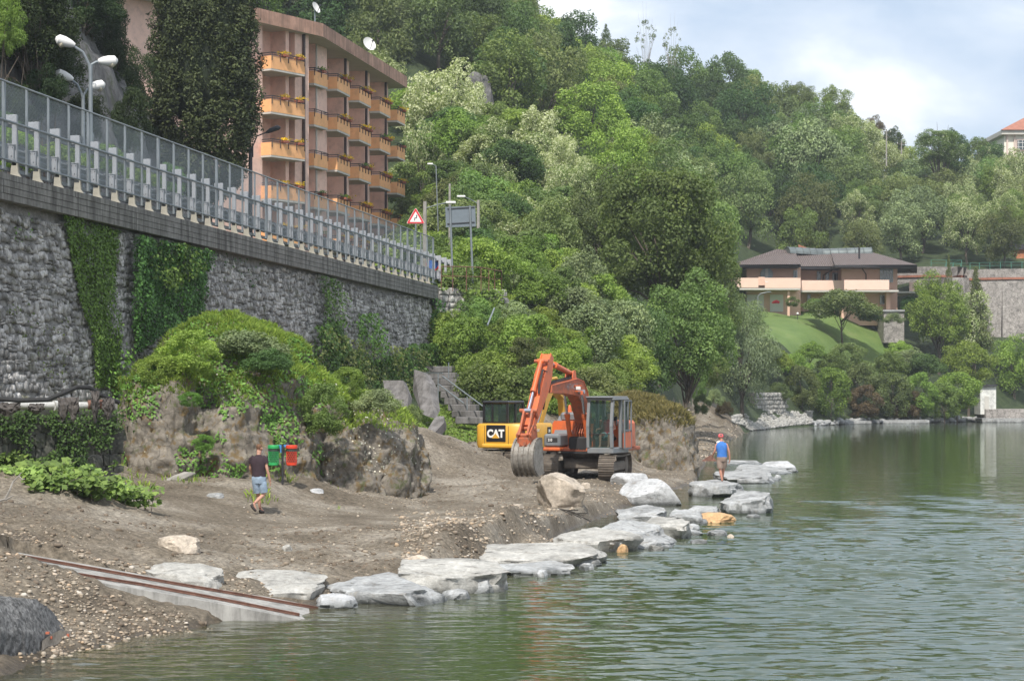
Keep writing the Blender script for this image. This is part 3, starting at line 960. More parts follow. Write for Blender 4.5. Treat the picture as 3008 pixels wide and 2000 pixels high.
def rock_mesh(name, size, seed, mat, n=14, planes=9, boxy=.5, rough=.10, strata=0.0, tilt=0.0, flat_top=False):
    if n not in _cs: _cs[n] = cubesphere(n)
    V, Fc = _cs[n]
    r_ = np.random.default_rng(seed)
    p = np.sign(V) * np.abs(V) ** (1 - boxy)
    p /= np.maximum(1e-6, np.abs(p).max(1, keepdims=True) * .35 + np.linalg.norm(p, axis=1, keepdims=True) * .65) 
    for k in range(planes):
        nv = r_.normal(size=3); nv[2] *= .5 if not flat_top else .25
        nv /= np.linalg.norm(nv)
        d = r_.uniform(.62, .95)
        e_ = np.clip(p @ nv - d, 0, None)
        p = p - e_[:, None] * nv * .93
    if flat_top:
        tn = np.array([r_.uniform(-.2, .2) + tilt, r_.uniform(-.45, -.12), 1.0]); tn /= np.linalg.norm(tn)
        e_ = np.clip(p @ tn - .6, 0, None); p = p - e_[:, None] * tn * .9
    off = seed * 3.7
    nn = p / np.maximum(.2, np.linalg.norm(p, axis=1, keepdims=True))
    p = p + nn * (rough * fbm(p * 1.7 + off, 4))[:, None] + nn * (rough * .45 * ridged(p * 4.0 + off, 3))[:, None]
    sz = np.array(size) / 2
    if strata:
        zz = p[:, 2] * sz[2] + .25 * p[:, 0] * sz[2]
        st = vnoise(np.stack([zz * 9 / max(.2, size[2]) * 1.0 + off, p[:, 0] * .6, p[:, 1] * .6], 1)) * 2 - 1
        p[:, :2] += nn[:, :2] * (strata * st)[:, None]
    p = p * sz
    return mesh_np(name, p, Fc, [mat], True)
def sharp(me):
    try: me.set_sharp_from_angle(angle=R(32))
    except Exception: pass
    return me

def water_rock(name, x0, x1, yt, yb, mat, label, seed, group=None, zb=0.0, strata=.05, cat='stone', dscale=.8, hmin=.12, sink=.35, flat=True, rough=.08, rz=None, planes=9, boxy=.55):
    if zb > .01 and x0 != 395:
        for _ in range(12):
            g_ = G((x0 + x1) / 2, yb, zb); zb = .5 * zb + .5 * Hs(g_.x, g_.y + .1)
        sink = .12
    else:
        dscale *= 1.5
    Yf = F * (CH - zb) / (yb - HY)
    w = (x1 - x0) * Yf / F
    d = w * dscale
    h = CH - (yt - HY) * (Yf + d * .8) / F - zb
    if h < hmin:
        h = hmin
        d = max(.3, F * (CH - zb - h) / (yt - HY) - Yf)
    X = ((x0 + x1) / 2 - CX) * (Yf + d / 2) / F
    tot = h + sink
    me = rock_mesh(name, (w * ((1.42 if Yf < 55 else 1.18) if zb < .01 and w > .5 else 1.12), d * 1.30, tot / .80), seed, mat, n=20, planes=planes, strata=strata, flat_top=flat, rough=rough, boxy=boxy)
    sharp(me)
    zc = zb + h - tot / .80 * .5 * (.62 / .5 if False else .80)
    o = obj(name, me, loc=(X, Yf + d / 2, 0))
    # put the top at the right height
    n_ = len(me.vertices); a = np.empty(n_ * 3, dtype=np.float32); me.vertices.foreach_get('co', a); a = a.reshape(-1, 3)
    z_top = np.percentile(a[:, 2], 97)
    o.location.z = zb + h - z_top
    if rz is not None: o.rotation_euler = (0, 0, rz)
    return tag(o, label, cat, group)
SG = 'pale stone slabs laid along the waterline'
SL = [
 ('stone_slab', 395, 690, 1657, 1733, 'slab_warm', 'flat cream slab lying on the soil just above the upper rusty rail', .33, .4),
 ('stone_slab', 640, 950, 1684, 1776, 'slab_warm', 'smooth wedge-shaped slab with a straight cut right end, beside the rail tips', 0, .7),
 ('stone_slab', 955, 1300, 1697, 1776, 'slab', 'long low layered slab just right of the wedge-shaped one at the water', 0, .8),
 ('stone_slab', 1145, 1470, 1643, 1746, 'slab_warm', 'biggest pale slab, rising above the long layered one, with dark jagged flakes on its edge', 0, .8),
 ('stone_slab', 1425, 1722, 1597, 1668, 'slab_warm', 'broad smooth low slab in the middle of the row, gravel bank behind it', 0, .8),
 ('stone_slab', 1654, 1858, 1557, 1622, 'slab_warm', 'rounded pale slab with a white top patch, next beyond the broad smooth one', 0, .8),
 ('stone_slab', 1762, 1958, 1533, 1600, 'slab', 'slab with dark torn right face in the middle of the row', 0, .8),
 ('stone_slab', 1890, 2017, 1522, 1582, 'slab_warm', 'squared pale block with a clean white lower corner near the ochre rock', 0, .8),
 ('stone_slab', 1809, 1953, 1489, 1537, 'slab', 'tilted flat slab with a brown seam at the mouth of the small inlet', 0, .8),
 ('stone_slab', 1948, 2056, 1498, 1537, 'slab', 'small pale slab between the tilted one and the ochre rock', 0, .8),
 ('stone_slab', 2024, 2114, 1487, 1512, 'slab', 'low greenish flat slab just behind the ochre rock', 0, .8),
 ('stone_slab', 2114, 2272, 1446, 1508, 'slab', 'thick layered grey slab standing alone in the water below the man in blue', 0, .8),
 ('stone_slab', 2036, 2170, 1412, 1460, 'slab', 'light grey slab under the feet of the man in blue', 0, .8),
 ('stone_slab', 2102, 2284, 1383, 1418, 'slab', 'uneven slab just beyond the man in blue', 0, .9),
 ('stone_slab', 2140, 2312, 1367, 1390, 'slab', 'long slab near the far end of the stone row', 0, .9),
 ('stone_slab', 2246, 2342, 1356, 1380, 'slab_white', 'last pale slab at the tip of the stone row', 0, .9),
 ('stone_slab', 2076, 2242, 1353, 1365, 'slab', 'thin straight slab lying across the far pool', 0, .5),
 ('stone_slab', 1480, 1664, 1652, 1690, 'slab', 'wet blue grey slab half sunk in front of the broad smooth one', 0, .8),
 ('stone_block', 1798, 1900, 1389, 1430, 'slab_white', 'white block lying by the right track of the orange excavator', .3, .8),
 ('stone_block', 1830, 1996, 1412, 1484, 'slab_white', 'large angular white block standing in the inlet', 0, .7),
]
for i, (nm_, x0, x1, yt, yb, mt, lb, zb, ds) in enumerate(SL):
    blk = nm_ == 'stone_block'
    water_rock(nm_, x0, x1, yt, yb, MAT[mt], lb, 100 + i * 7, SG if not blk else None, zb=zb, dscale=ds, strata=0.0 if blk else .06, cat='stone slab' if not blk else 'stone block',
               rough=.03 if blk else .17, planes=14 if blk else 10, flat=not blk, boxy=.35 if blk else .5)
RL = [
 (2042, 2152, 1505, 1535, 'ochre_rock', 'bright ochre rough rock at the outer edge of the stone row', 0),
 (1644, 1672, 1628, 1642, 'tan_rock', 'small ochre stone in the water before the broad smooth slab', 0),
 (1813, 1845, 1600, 1624, 'ochre_rock', 'small yellow stone standing in the water below the slab with the white patch', 0),
 (1905, 1953, 1601, 1618, 'slab_warm', 'rounded beige stone in the water right of the small yellow one', 0),
 (2137, 2158, 1571, 1579, 'tan_rock', 'outermost small yellow stone, alone in the open water', 0),
 (1574, 1614, 1675, 1696, 'slab_white', 'little white peaked stone poking out of the water', 0),
 (2080, 2135, 1556, 1573, 'slab', 'flat grey stone just awash off the squared block', 0),
 (2030, 2076, 1583, 1598, 'slab', 'flat grey stone barely above the water, nearest the camera of those off the squared block', 0),
 (1424, 1487, 1682, 1726, 'slab', 'grey stone in the water at the right foot of the biggest slab', 0),
 (1366, 1454, 1704, 1742, 'slab', 'dark lumpy stone under the jagged flakes of the biggest slab', 0),
 (922, 1031, 1743, 1786, 'slab_white', 'pointed pale stone in front of the gap at the straight cut slab', 0),
 (1296, 1375, 1731, 1761, 'slab', 'flat stone at the water before the biggest slab', 0),
 (1841, 1975, 1578, 1612, 'slab', 'dark grey stone at the foot of the slab with the torn face', 0),
 (1670, 1762, 1636, 1663, 'slab', 'dark low stone in the water off the rounded pale slab', 0),
 (2004, 2060, 1540, 1565, 'slab', 'dark wet stone off the corner of the squared block', 0),
 (2195, 2232, 1510, 1520, 'slab', 'dark flat stone awash beyond the ochre rock', 0),
 (1700, 1745, 1655, 1675, 'slab', 'low wet stone awash in front of the middle of the row', 0),
 (2305, 2345, 1378, 1386, 'slab', 'small stone awash at the tip of the row', 0),
 (1582, 1720, 1393, 1489, 'tan_rock', 'big tan boulder with a grey broken right side before the orange excavator', .42),
 (460, 581, 1573, 1621, 'tan_rock', 'lumpy pale boulder lying on the churned soil below the walking man', .75),
 (1194, 1268, 1632, 1669, 'tan_rock', 'flat brown stone at the foot of the gravel bank', .4),
 (1110, 1200, 1366, 1456, 'outcrop', 'rounded grey boulder leaning on the right end of the rock outcrop', .45),
 (1196, 1247, 1405, 1451, 'outcrop', 'smaller cracked grey boulder right of the rounded one', .45),
 (908, 950, 1435, 1455, 'slab_white', 'flat whitish stone on the grey heap below the bins', .8),
 (1705, 1735, 1418, 1436, 'tan_rock', 'small brown stone between the tan boulder and the track', .42),
 (605, 660, 1448, 1462, 'slab', 'small slate piece on the ground left of the walking man', .9),
 (1500, 1540, 1480, 1492, 'tan_rock', 'small stone on the rolled track left of the tan boulder', .45),
 (188, 226, 1742, 1770, 'tan_rock', 'yellowish stone beside the concrete slipway', .3),
 (830, 860, 1600, 1612, 'slab_warm', 'single pale stone on the brown soil behind the row', .45),
]
for i, (x0, x1, yt, yb, mt, lb, zb) in enumerate(RL):
    big_ = mt in ('outcrop',) or x0 in (1582, 460)
    water_rock('boulder' if big_ else 'stone', x0, x1, yt, yb, MAT[mt], lb, 400 + i * 5, None, zb=zb, strata=.03, cat='boulder' if big_ else 'stone', dscale=.85, flat=False, rough=.14, hmin=.06, boxy=.3, planes=10, sink=.2)

ex_r = random.Random(33)
line = [(985, 1782), (1140, 1768), (1300, 1742), (1440, 1705), (1600, 1665), (1760, 1632), (1900, 1600), (2010, 1568), (2110, 1530), (2200, 1490), (2250, 1420), (2300, 1392)]
where = ['at the left end of the row', 'left of the jagged flakes', 'below the jagged flakes', 'right of the biggest slab', 'before the broad smooth slab', 'below the rounded pale slab', 'near the torn slab', 'near the squared block', 'below the ochre rock', 'below the man in blue', 'right of the man in blue', 'at the far tip of the row']
kinds = ['small grey stone', 'dark wet stone', 'flat grey stone']
for i in range(44):
    t_ = (i + ex_r.random()) / 44 * (len(line) - 1.001); a_ = int(t_); f_ = t_ - a_
    lx = line[a_][0] * (1 - f_) + line[a_ + 1][0] * f_; ly = line[a_][1] * (1 - f_) + line[a_ + 1][1] * f_
    lx += ex_r.uniform(-12, 12); ly += ex_r.uniform(-22, 12); w_ = ex_r.uniform(34, 95) * (1 - .45 * t_ / 11); hh = ex_r.uniform(14, 32) * (1 - .6 * t_ / 11)
    kd = kinds[i % 3]
    water_rock('stone', lx - w_ / 2, lx + w_ / 2, ly - hh, ly, MAT['slab'], '%s at the edge %s' % (kd, where[min(11, int(t_ + .5))]), 900 + i * 3, 'small stones wedged along the water edge', dscale=.9, flat=i % 2 == 0, rough=.14, hmin=.05, boxy=.35, planes=10, sink=.25)
# jagged flakes on the biggest slab
fl = MB()
for (x, yb_, yt_, wd) in ((1395, 1712, 1660, 24), (1345, 1725, 1690, 20), (1455, 1690, 1650, 34), (1315, 1735, 1700, 20), (1370, 1728, 1692, 18)):
    Y_ = 40.6 + (1745 - yb_) * .02
    a = P(x - wd, yb_ + 8, Y_); b = P(x + wd, yb_ + 8, Y_); c = P(x + 3, yt_, Y_ + .12); d = P(x, yb_ + 8, Y_ + .35)
    fl.add([a, b, c, d], [(0, 1, 2), (1, 3, 2), (3, 0, 2), (0, 3, 1)])
fo = fl.build('slate_flakes', MAT['block'])
recentre(fo); tag(fo, 'dark upright slate flakes on the water edge of the biggest slab', 'slate flakes')

# ---------------------------------------------------------------- rock outcrops (one mesh each)
def outcrop(name, blobs, seed, mat, label, n=72, rough=.22, crev=.16):
    Vs, Fs, b = [], [], 0
    V, Fc = cubesphere(n)
    for i, (cx, cy, cz, rx, ry, rz_) in enumerate(blobs):
        p = np.sign(V) * np.abs(V) ** .86
        r_ = np.random.default_rng(seed + i)
        for k in range(5):
            nv = r_.normal(size=3); nv /= np.linalg.norm(nv)
            e_ = np.clip(p @ nv - r_.uniform(.7, .98), 0, None); p = p - e_[:, None] * nv * .8
        q = p * np.array([rx, ry, rz_]) + np.array([cx, cy, cz])
        dsp = rough * 1.8 * fbm(q * .5 + seed, 4) + crev * 1.9 * ridged(q * np.array([.9, .9, 1.6]) * .9 + seed, 5) + .13 * ridged(q * 3.0, 4) - .10
        q = q + V * dsp[:, None]
        Vs.append(q); Fs.append(Fc + b); b += len(V)
    me = mesh_np(name, np.concatenate(Vs), np.concatenate(Fs), [mat], True)
    o = obj(name, me)
    tag(o, label, 'rock outcrop')
    return o, np.concatenate(Vs), np.concatenate(Fs)
def blob(px, ptop, Y, wpx, ry, zb=0.0, top=None):
    z = CH + (HY - ptop) * Y / F
    rx = wpx / 2 * Y / F
    rz_ = (z - zb)
    return ((px - CX) * Y / F, Y, zb, rx, ry, rz_)
oc1, OV1, OF1 = outcrop('rock_outcrop', [blob(500, 1060, 62.0, 330, 2.4), blob(655, 950, 64.2, 540, 3.2), blob(830, 1010, 65.5, 300, 2.6), blob(735, 960, 66, 360, 2.6),
    blob(800, 1180, 62.9, 300, 1.7), blob(600, 1130, 61.9, 480, 1.9), blob(880, 1075, 65.8, 300, 2.4)], 31, MAT['outcrop'], 'large craggy brown rock outcrop topped with grass and bushes, behind the walking man')
oc2, OV2, OF2 = outcrop('rock_outcrop', [blob(930, 1100, 66.0, 340, 2.3), blob(1070, 1175, 67.0, 320, 2.4), blob(1165, 1240, 68, 220, 2.0), blob(985, 1260, 65.0, 300, 1.6), blob(1225, 1330, 69, 70, 1.0)], 57, MAT['outcrop'],
    'lower mossy rock outcrop with white flowers, right of the litter bins')
oc3, OV3, OF3 = outcrop('rock_outcrop', [blob(1950, 1195, 93, 190, 2.2), blob(1870, 1165, 98, 230, 3.5), blob(2000, 1240, 92, 90, 1.5)], 91, MAT['outcrop'],
    'dark mossy rock outcrop behind the cab of the orange excavator', n=40)

# ---------------------------------------------------------------- loose stones on the beach
ico = None
def icosa():
    ph = (1 + 5 ** .5) / 2
    v = np.array([(-1, ph, 0), (1, ph, 0), (-1, -ph, 0), (1, -ph, 0), (0, -1, ph), (0, 1, ph), (0, -1, -ph), (0, 1, -ph), (ph, 0, -1), (ph, 0, 1), (-ph, 0, -1), (-ph, 0, 1)], float)
    v /= np.linalg.norm(v[0])
    f = np.array([(0, 11, 5), (0, 5, 1), (0, 1, 7), (0, 7, 10), (0, 10, 11), (1, 5, 9), (5, 11, 4), (11, 10, 2), (10, 7, 6), (7, 1, 8), (3, 9, 4), (3, 4, 2), (3, 2, 6), (3, 6, 8), (3, 8, 9), (4, 9, 5), (2, 4, 11), (6, 2, 10), (8, 6, 7), (9, 8, 1)])
    return v, f
IV, IF_ = icosa()
def pebbles(name, pts, sizes, mat, seed=1):
    r_ = np.random.default_rng(seed)
    n = len(pts)
    sc3 = sizes[:, None] * r_.uniform(.55, 1.15, (n, 3)); sc3[:, 2] *= .62
    a = r_.uniform(0, 6.28, n)
    V = IV[None] * (1 + r_.uniform(-.25, .25, (n, 12, 1)))
    V = V * sc3[:, None, :] * .5
    ca, sa = np.cos(a)[:, None], np.sin(a)[:, None]
    x = V[..., 0] * ca - V[..., 1] * sa; y = V[..., 0] * sa + V[..., 1] * ca
    V = np.stack([x, y, V[..., 2]], -1) + pts[:, None, :]
    Fc = (IF_[None] + (np.arange(n) * 12)[:, None, None]).reshape(-1, 3)
    me = mesh_np(name, V.reshape(-1, 3), Fc, [mat])
    at = me.attributes.new('rnd', 'FLOAT', 'FACE'); at.data.foreach_set('value', np.repeat(r_.random(n), 20).astype(np.float32))
    return me
t = NT('pebble_mix')
at_ = t.n('ShaderNodeAttribute', attribute_name='rnd')
cc = t.ramp(at_.outputs['Fac'], [(0, (.16, .125, .09)), (.3, (.26, .21, .155)), (.55, (.33, .27, .20)), (.75, (.40, .35, .28)), (.9, (.42, .30, .19)), (1, (.52, .48, .42))])
cc = t.mix(.4, cc, t.ramp(t.noise(t.pos(), 20, 4), [(.3, .35), (.7, .65)]), 'OVERLAY')
t.base(cc); MAT['pebble'] = t.m
pr = np.random.default_rng(5)
def scat(n, xr, yr, z=0.4, smin=.03, smax=.09, cl=None):
    xs = pr.uniform(xr[0], xr[1], n); ys = pr.uniform(yr[0], yr[1], n)
    Y = F * (CH - z) / (ys - HY); X = (xs - CX) * Y / F
    s = smin + (smax - smin) * pr.random(n) ** 2.5
    if cl is not None:
        k = fbm(np.stack([X * cl, Y * cl, 0 * X], 1), 3) > pr.uniform(-.5, .5, n); X, Y, s = X[k], Y[k], s[k]
    return X, Y, s
A = [scat(3000, (150, 800), (1740, 1900), .15, .04, .15), scat(1500, (0, 900), (1560, 1760), .7, .025, .08, .8), scat(2800, (1180, 1650), (1520, 1650), .55, .04, .17),
     scat(1000, (0, 1300), (1400, 1580), .7, .03, .08, .6), scat(1200, (650, 1350), (1560, 1690), .45, .025, .07, .7), scat(2200, (1640, 2110), (1365, 1500), .3, .04, .13),
     scat(1400, (2000, 2200), (1262, 1345), .25, .10, .32), scat(2000, (1280, 2060), (1330, 1470), .5, .04, .14, .5), scat(1500, (950, 1260), (1440, 1480), .5, .03, .07),
     scat(900, (0, 260), (1600, 1760), .9, .04, .16), scat(500, (700, 2200), (1480, 1800), -.05, .06, .2), scat(260, (120, 420), (1850, 1990), -.02, .04, .12),
     scat(1600, (1150, 1700), (1480, 1600), .55, .05, .22, .9)]
X_ = np.concatenate([a[0] for a in A]); Y_ = np.concatenate([a[1] for a in A]); S_ = np.concatenate([a[2] for a in A])
Z_ = H(X_, Y_)
k = (Z_ > -.22) & (Z_ < 2.6) & ~((X_ > -8.4) & (X_ < -2.6) & (Y_ > 35.1) & (Y_ < 37.3 + (X_ + 8.4) * .12))
S_ = S_ * .78
me = pebbles('gravel', np.stack([X_, Y_, Z_ + S_ * .08], 1)[k], S_[k], MAT['pebble'])
tag(obj('gravel', me), 'loose tan gravel and small stones strewn over the building site beach', 'gravel', kind='stuff')
A = [scat(5200, (0, 1500), (1470, 1760), .6, .04, .17, .7), scat(1500, (1240, 1700), (1340, 1500), .5, .05, .2, .7)]
X_ = np.concatenate([a[0] for a in A]); Y_ = np.concatenate([a[1] for a in A]); S_ = np.concatenate([a[2] for a in A]); Z_ = H(X_, Y_)
k = (Z_ > .02) & (Z_ < 2.6) & ~((X_ > -8.4) & (X_ < -2.6) & (Y_ > 35.1) & (Y_ < 37.3 + (X_ + 8.4) * .12)) & (np.abs(Y_ - 56 - .35 * (X_ + 4)) > 3.0)
t = NT('clod'); t.base(t.ramp(t.noise(t.pos(), 3, 5, .7), [(.35, (.10, .075, .052)), (.65, (.19, .15, .11))])); t.b.inputs['Roughness'].default_value = .95
tag(obj('soil_clods', pebbles('soil_clods', np.stack([X_, Y_, Z_], 1)[k], S_[k], t.m, 41)), 'brown soil clods strewn over the churned ground', 'soil', kind='stuff')
# bright rubble bank below the willow
n_ = 2600
xs = pr.uniform(2150, 2385, n_); tt = pr.random(n_)
Y = np.interp(xs, [2150, 2200, 2300, 2385], [172, 183, 196, 206]) - .5 + tt ** 1.5 * 6 * (1 + .4 * np.sin(xs * .09)); X = (xs - CX) * Y / F
Z = np.minimum(np.maximum(H(X, Y), .0), 1.3) + .05
me = pebbles('rubble', np.stack([X, Y, Z], 1), pr.uniform(.14, .5, n_), MAT['slab_warm'], 9)
tag(obj('rubble', me), 'bright white rubble bank at the waterline beside the willow', 'rubble', kind='stuff')
n_ = 500
xs = pr.uniform(2385, 3010, n_)
Y = np.interp(xs, TU, TY[:, 2]) + pr.uniform(-.6, 1.2, n_); X = (xs - CX) * Y / F
me = pebbles('shore_stones', np.stack([X, Y, pr.uniform(-.1, .35, n_)], 1), pr.uniform(.4, 1.2, n_), MAT['slab'], 19)
tag(obj('shore_stones', me), 'grey shore stones under the bushes along the far bank', 'stones', kind='stuff')
# ---------------------------------------------------------------- leaves
def leaf_quads(name, pts, nrm, size, rnd, blo, mat, seed=0, aspect=.62, droop=None):
    r_ = np.random.default_rng(seed)
    n = len(pts)
    nrm = nrm / np.maximum(1e-6, np.linalg.norm(nrm, axis=1, keepdims=True))
    a = r_.normal(size=(n, 3))
    if droop is not None: a = a * .35 + np.array(droop)
    t1 = np.cross(nrm, a); t1 /= np.maximum(1e-6, np.linalg.norm(t1, axis=1, keepdims=True))
    t2 = np.cross(nrm, t1)
    if droop is not None: t1, t2 = t2, t1
    s = (size * r_.uniform(.65, 1.35, n))[:, None]
    bend = nrm * s * .12
    V = np.stack([pts - t1 * s * .5, pts - t2 * s * .5 * aspect + bend, pts + t1 * s * .5, pts + t2 * s * .5 * aspect + bend], 1).reshape(-1, 3)
    Fc = np.arange(4 * n).reshape(n, 4)
    me = mesh_np(name, V, Fc, [mat] if mat else ())
    at = me.attributes.new('rnd', 'FLOAT', 'FACE'); at.data.foreach_set('value', rnd.astype(np.float32))
    if blo is not None:
        at = me.attributes.new('blo', 'FLOAT', 'FACE'); at.data.foreach_set('value', blo.astype(np.float32))
    return me
def crown(name, R3, n, leaf, seed, mat=None, clumps=38, shape='round', csize=.34, up=.35, droop=None, hollow=.35, aspect=.62):
    r_ = np.random.default_rng(seed)
    C, RC = [], []
    while len(C) < clumps:
        d = r_.normal(size=3); d /= np.linalg.norm(d)
        rr = r_.uniform(hollow, .86) ** .6
        p = d * rr
        if shape == 'cone':
            z = r_.uniform(-1, 1) ; k = (1 - z) / 2
            a = r_.uniform(0, 6.28); rad = k * r_.uniform(.5, .95)
            p = np.array([math.cos(a) * rad, math.sin(a) * rad, z * .97]); rc = csize * (.35 + .75 * k) * r_.uniform(.7, 1.2)
        elif shape == 'column':
            z = r_.uniform(-1, 1); k = (1 - abs(z) ** 2.6) ** .5 * (1 - .12 * z)
            a = r_.uniform(0, 6.28); rad = k * r_.uniform(.72, .95)
            p = np.array([math.cos(a) * rad, math.sin(a) * rad, z]); rc = csize * r_.uniform(.6, 1.2)
        elif shape == 'dome':
            p[2] = abs(p[2]) * 1.0 - .35; rc = csize * r_.uniform(.6, 1.25)
        else:
            rc = csize * r_.uniform(.55, 1.3)
            if p[2] < -.75: continue
        C.append(p); RC.append(rc)
    C = np.array(C); RC = np.array(RC)
    w = RC ** 2; w /= w.sum()
    ci = r_.choice(len(C), n, p=w)
    d = r_.normal(size=(n, 3)); d[:, 2] += up; d /= np.linalg.norm(d, axis=1, keepdims=True)
    sq = np.array([1, 1, .82]) if shape != 'column' else np.array([1, 1, .55 * R3[0] / R3[2] * 2.2])
    rad = RC[ci] * r_.uniform(.62, 1.06, n)
    lump = 1 + .32 * fbm(d * 2.3 + C[ci] * 9, 3)
    P_ = C[ci] + d * (rad * lump)[:, None] * sq
    pts = P_ * np.array(R3)
    nr_ = d * .75 + np.array([0, 0, .45]) + r_.normal(size=(n, 3)) * .55
    crnd = r_.random(len(C))
    rnd = np.clip(.5 * crnd[ci] + .5 * r_.random(n), 0, 1)
    blo = np.clip(.25 * crnd[ci] + .75 * r_.random(n), 0, 1)
    return leaf_quads(name, pts, nr_, leaf, rnd, blo, mat, seed, aspect, droop), C * np.array(R3)

def limbs(name, C, base_z, r0, mat, seed=0, nl=9, n=7, lean=0, fork=.45):
    """tapered trunk with limbs that run into the clumps; crown centre is the origin"""
    r_ = random.Random(seed)
    m = MB()
    top = Vector((r_.uniform(-.1, .1) + lean, r_.uniform(-.1, .1), base_z * (1 - fork)))
    b = Vector((0, 0, base_z - .5))
    L = abs(base_z)
    mid = b.lerp(top, .5) + Vector((r_.uniform(-.05, .05) * L, r_.uniform(-.05, .05) * L, 0))
    m.tube([b, mid, top], [r0, r0 * .8, r0 * .62], n)
    order = list(range(len(C))); r_.shuffle(order)
    for i in order[:nl]:
        c = Vector(C[i])
        s0 = mid.lerp(top, r_.uniform(.1, 1))
        m1 = s0.lerp(c, .5) + Vector((0, 0, (c - s0).length * .12))
        m.tube([s0, m1, c], [r0 * .42, r0 * .27, r0 * .08], 5)
    me_o = m.build(name, mat, smooth=True)
    me = me_o.data
    bpy.data.objects.remove(me_o)
    return me
MAT['bark'] = simple('bark', (.11, .09, .07), .95, 0, .4, 2.5, bump=.6)
MAT['bark_dark'] = simple('bark_dark', (.045, .038, .03), .95, 0, .4, 2.5, bump=.6)
MAT['bark_pale'] = simple('bark_pale', (.30, .28, .25), .95, 0, .3, 2.5, bump=.4)
LM = {
 'mid': leaf_mat('leaf_mid', (0.175, 0.251, 0.077)),
 'dark': leaf_mat('leaf_dark', (0.087, 0.147, 0.050)),
 'bright': leaf_mat('leaf_bright', (0.228, 0.324, 0.070), trans=.32),
 'lime': leaf_mat('leaf_lime', (0.259, 0.347, 0.074), trans=.35),
 'olive': leaf_mat('leaf_olive', (0.189, 0.235, 0.092)),
 'grey': leaf_mat('leaf_greygreen', (0.225, 0.285, 0.135), trans=.18, hue=.01),
 'willow': leaf_mat('leaf_willow', (0.216, 0.274, 0.151), trans=.2, hue=.01),
 'acacia': leaf_mat('leaf_acacia', (0.216, 0.266, 0.094), blossom=(.58, .60, .38), bl_amt=.68),
 'acacia2': leaf_mat('leaf_acacia_sparse', (0.210, 0.268, 0.092), blossom=(.52, .55, .33), bl_amt=.48),
 'chestnut': leaf_mat('leaf_chestnut', (0.142, 0.194, 0.064), blossom=(.62, .62, .52), bl_amt=.20),
 'cypress': leaf_mat('leaf_cypress', (0.090, 0.117, 0.042), trans=.08, hue=.0),
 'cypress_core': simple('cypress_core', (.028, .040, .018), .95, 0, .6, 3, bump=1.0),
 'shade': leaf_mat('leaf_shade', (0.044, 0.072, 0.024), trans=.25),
 'ivy': leaf_mat('leaf_ivy', (0.139, 0.248, 0.051), trans=.2),
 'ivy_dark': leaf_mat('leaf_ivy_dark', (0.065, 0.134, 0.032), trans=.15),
 'brown': leaf_mat('leaf_brown', (0.143, 0.110, 0.066), hue=.01),
 'red': leaf_mat('leaf_red', (.16, .02, .02), hue=.0),
 'rose': leaf_mat('petal_red', (.55, .03, .05), hue=.0),
 'fig': leaf_mat('leaf_fig', (0.207, 0.310, 0.083), trans=.3, hue=.0),
 'grass': leaf_mat('grass_blade', (0.230, 0.315, 0.065), trans=.35, hue=.0),
 'drygrass': leaf_mat('grass_dry', (.24, .21, .09), trans=.3, hue=.0),
 'yellow': leaf_mat('petal_yellow', (.75, .52, .03), hue=.0),
 'white': leaf_mat('petal_white', (.75, .74, .68), hue=.0),
}
PROTO = {}
def proto(key, **kw):
    nleaf = kw.pop('n'); leaf = kw.pop('leaf'); seed = kw.pop('seed'); bz = kw.pop('bz', -1.35); r0 = kw.pop('r0', .06); nl = kw.pop('nl', 9); bark = kw.pop('bark', 'bark')
    me, C = crown('crown', (1, 1, 1), nleaf, leaf, seed, None, **kw)
    me.materials.append(LM['mid'])
    tk = limbs('trunk', C, bz, r0, MAT[bark], seed, nl)
    PROTO[key] = (me, tk)
for i in range(7):
    proto('far%d' % i, n=11000, leaf=.062, seed=200 + i, clumps=44 + 7 * i, csize=.28 - .012 * i, hollow=.3)
for i in range(3):
    proto('aca%d' % i, n=14000, leaf=.052, seed=230 + i, clumps=90, csize=.19, hollow=.2, r0=.05, nl=16)
for i in range(4):
    proto('bush%d' % i, n=11000, leaf=.068, seed=260 + i, clumps=46, csize=.27, shape='dome' if i % 2 else 'round', r0=.03, bz=-.8)
for i in range(2):
    proto('cone%d' % i, n=6500, leaf=.085, seed=290 + i, clumps=110, csize=.26, shape='cone', r0=.05, bz=-1.15, nl=0, aspect=.4)
proto('sparse', n=900, leaf=.075, seed=310, clumps=26, csize=.15, hollow=.5, r0=.035, nl=22, bz=-1.6, bark='bark_pale')
proto('willow', n=15000, leaf=.060, seed=320, clumps=60, csize=.25, hollow=.25, r0=.06, bz=-1.25, nl=14, droop=(0, 0, -1), aspect=.3, bark='bark_dark')
proto('big', n=30000, leaf=.046, seed=330, clumps=95, csize=.205, hollow=.3, r0=.05, bz=-1.5, nl=22)
proto('big2', n=24000, leaf=.048, seed=331, clumps=80, csize=.22, hollow=.3, r0=.05, bz=-1.5, nl=18)

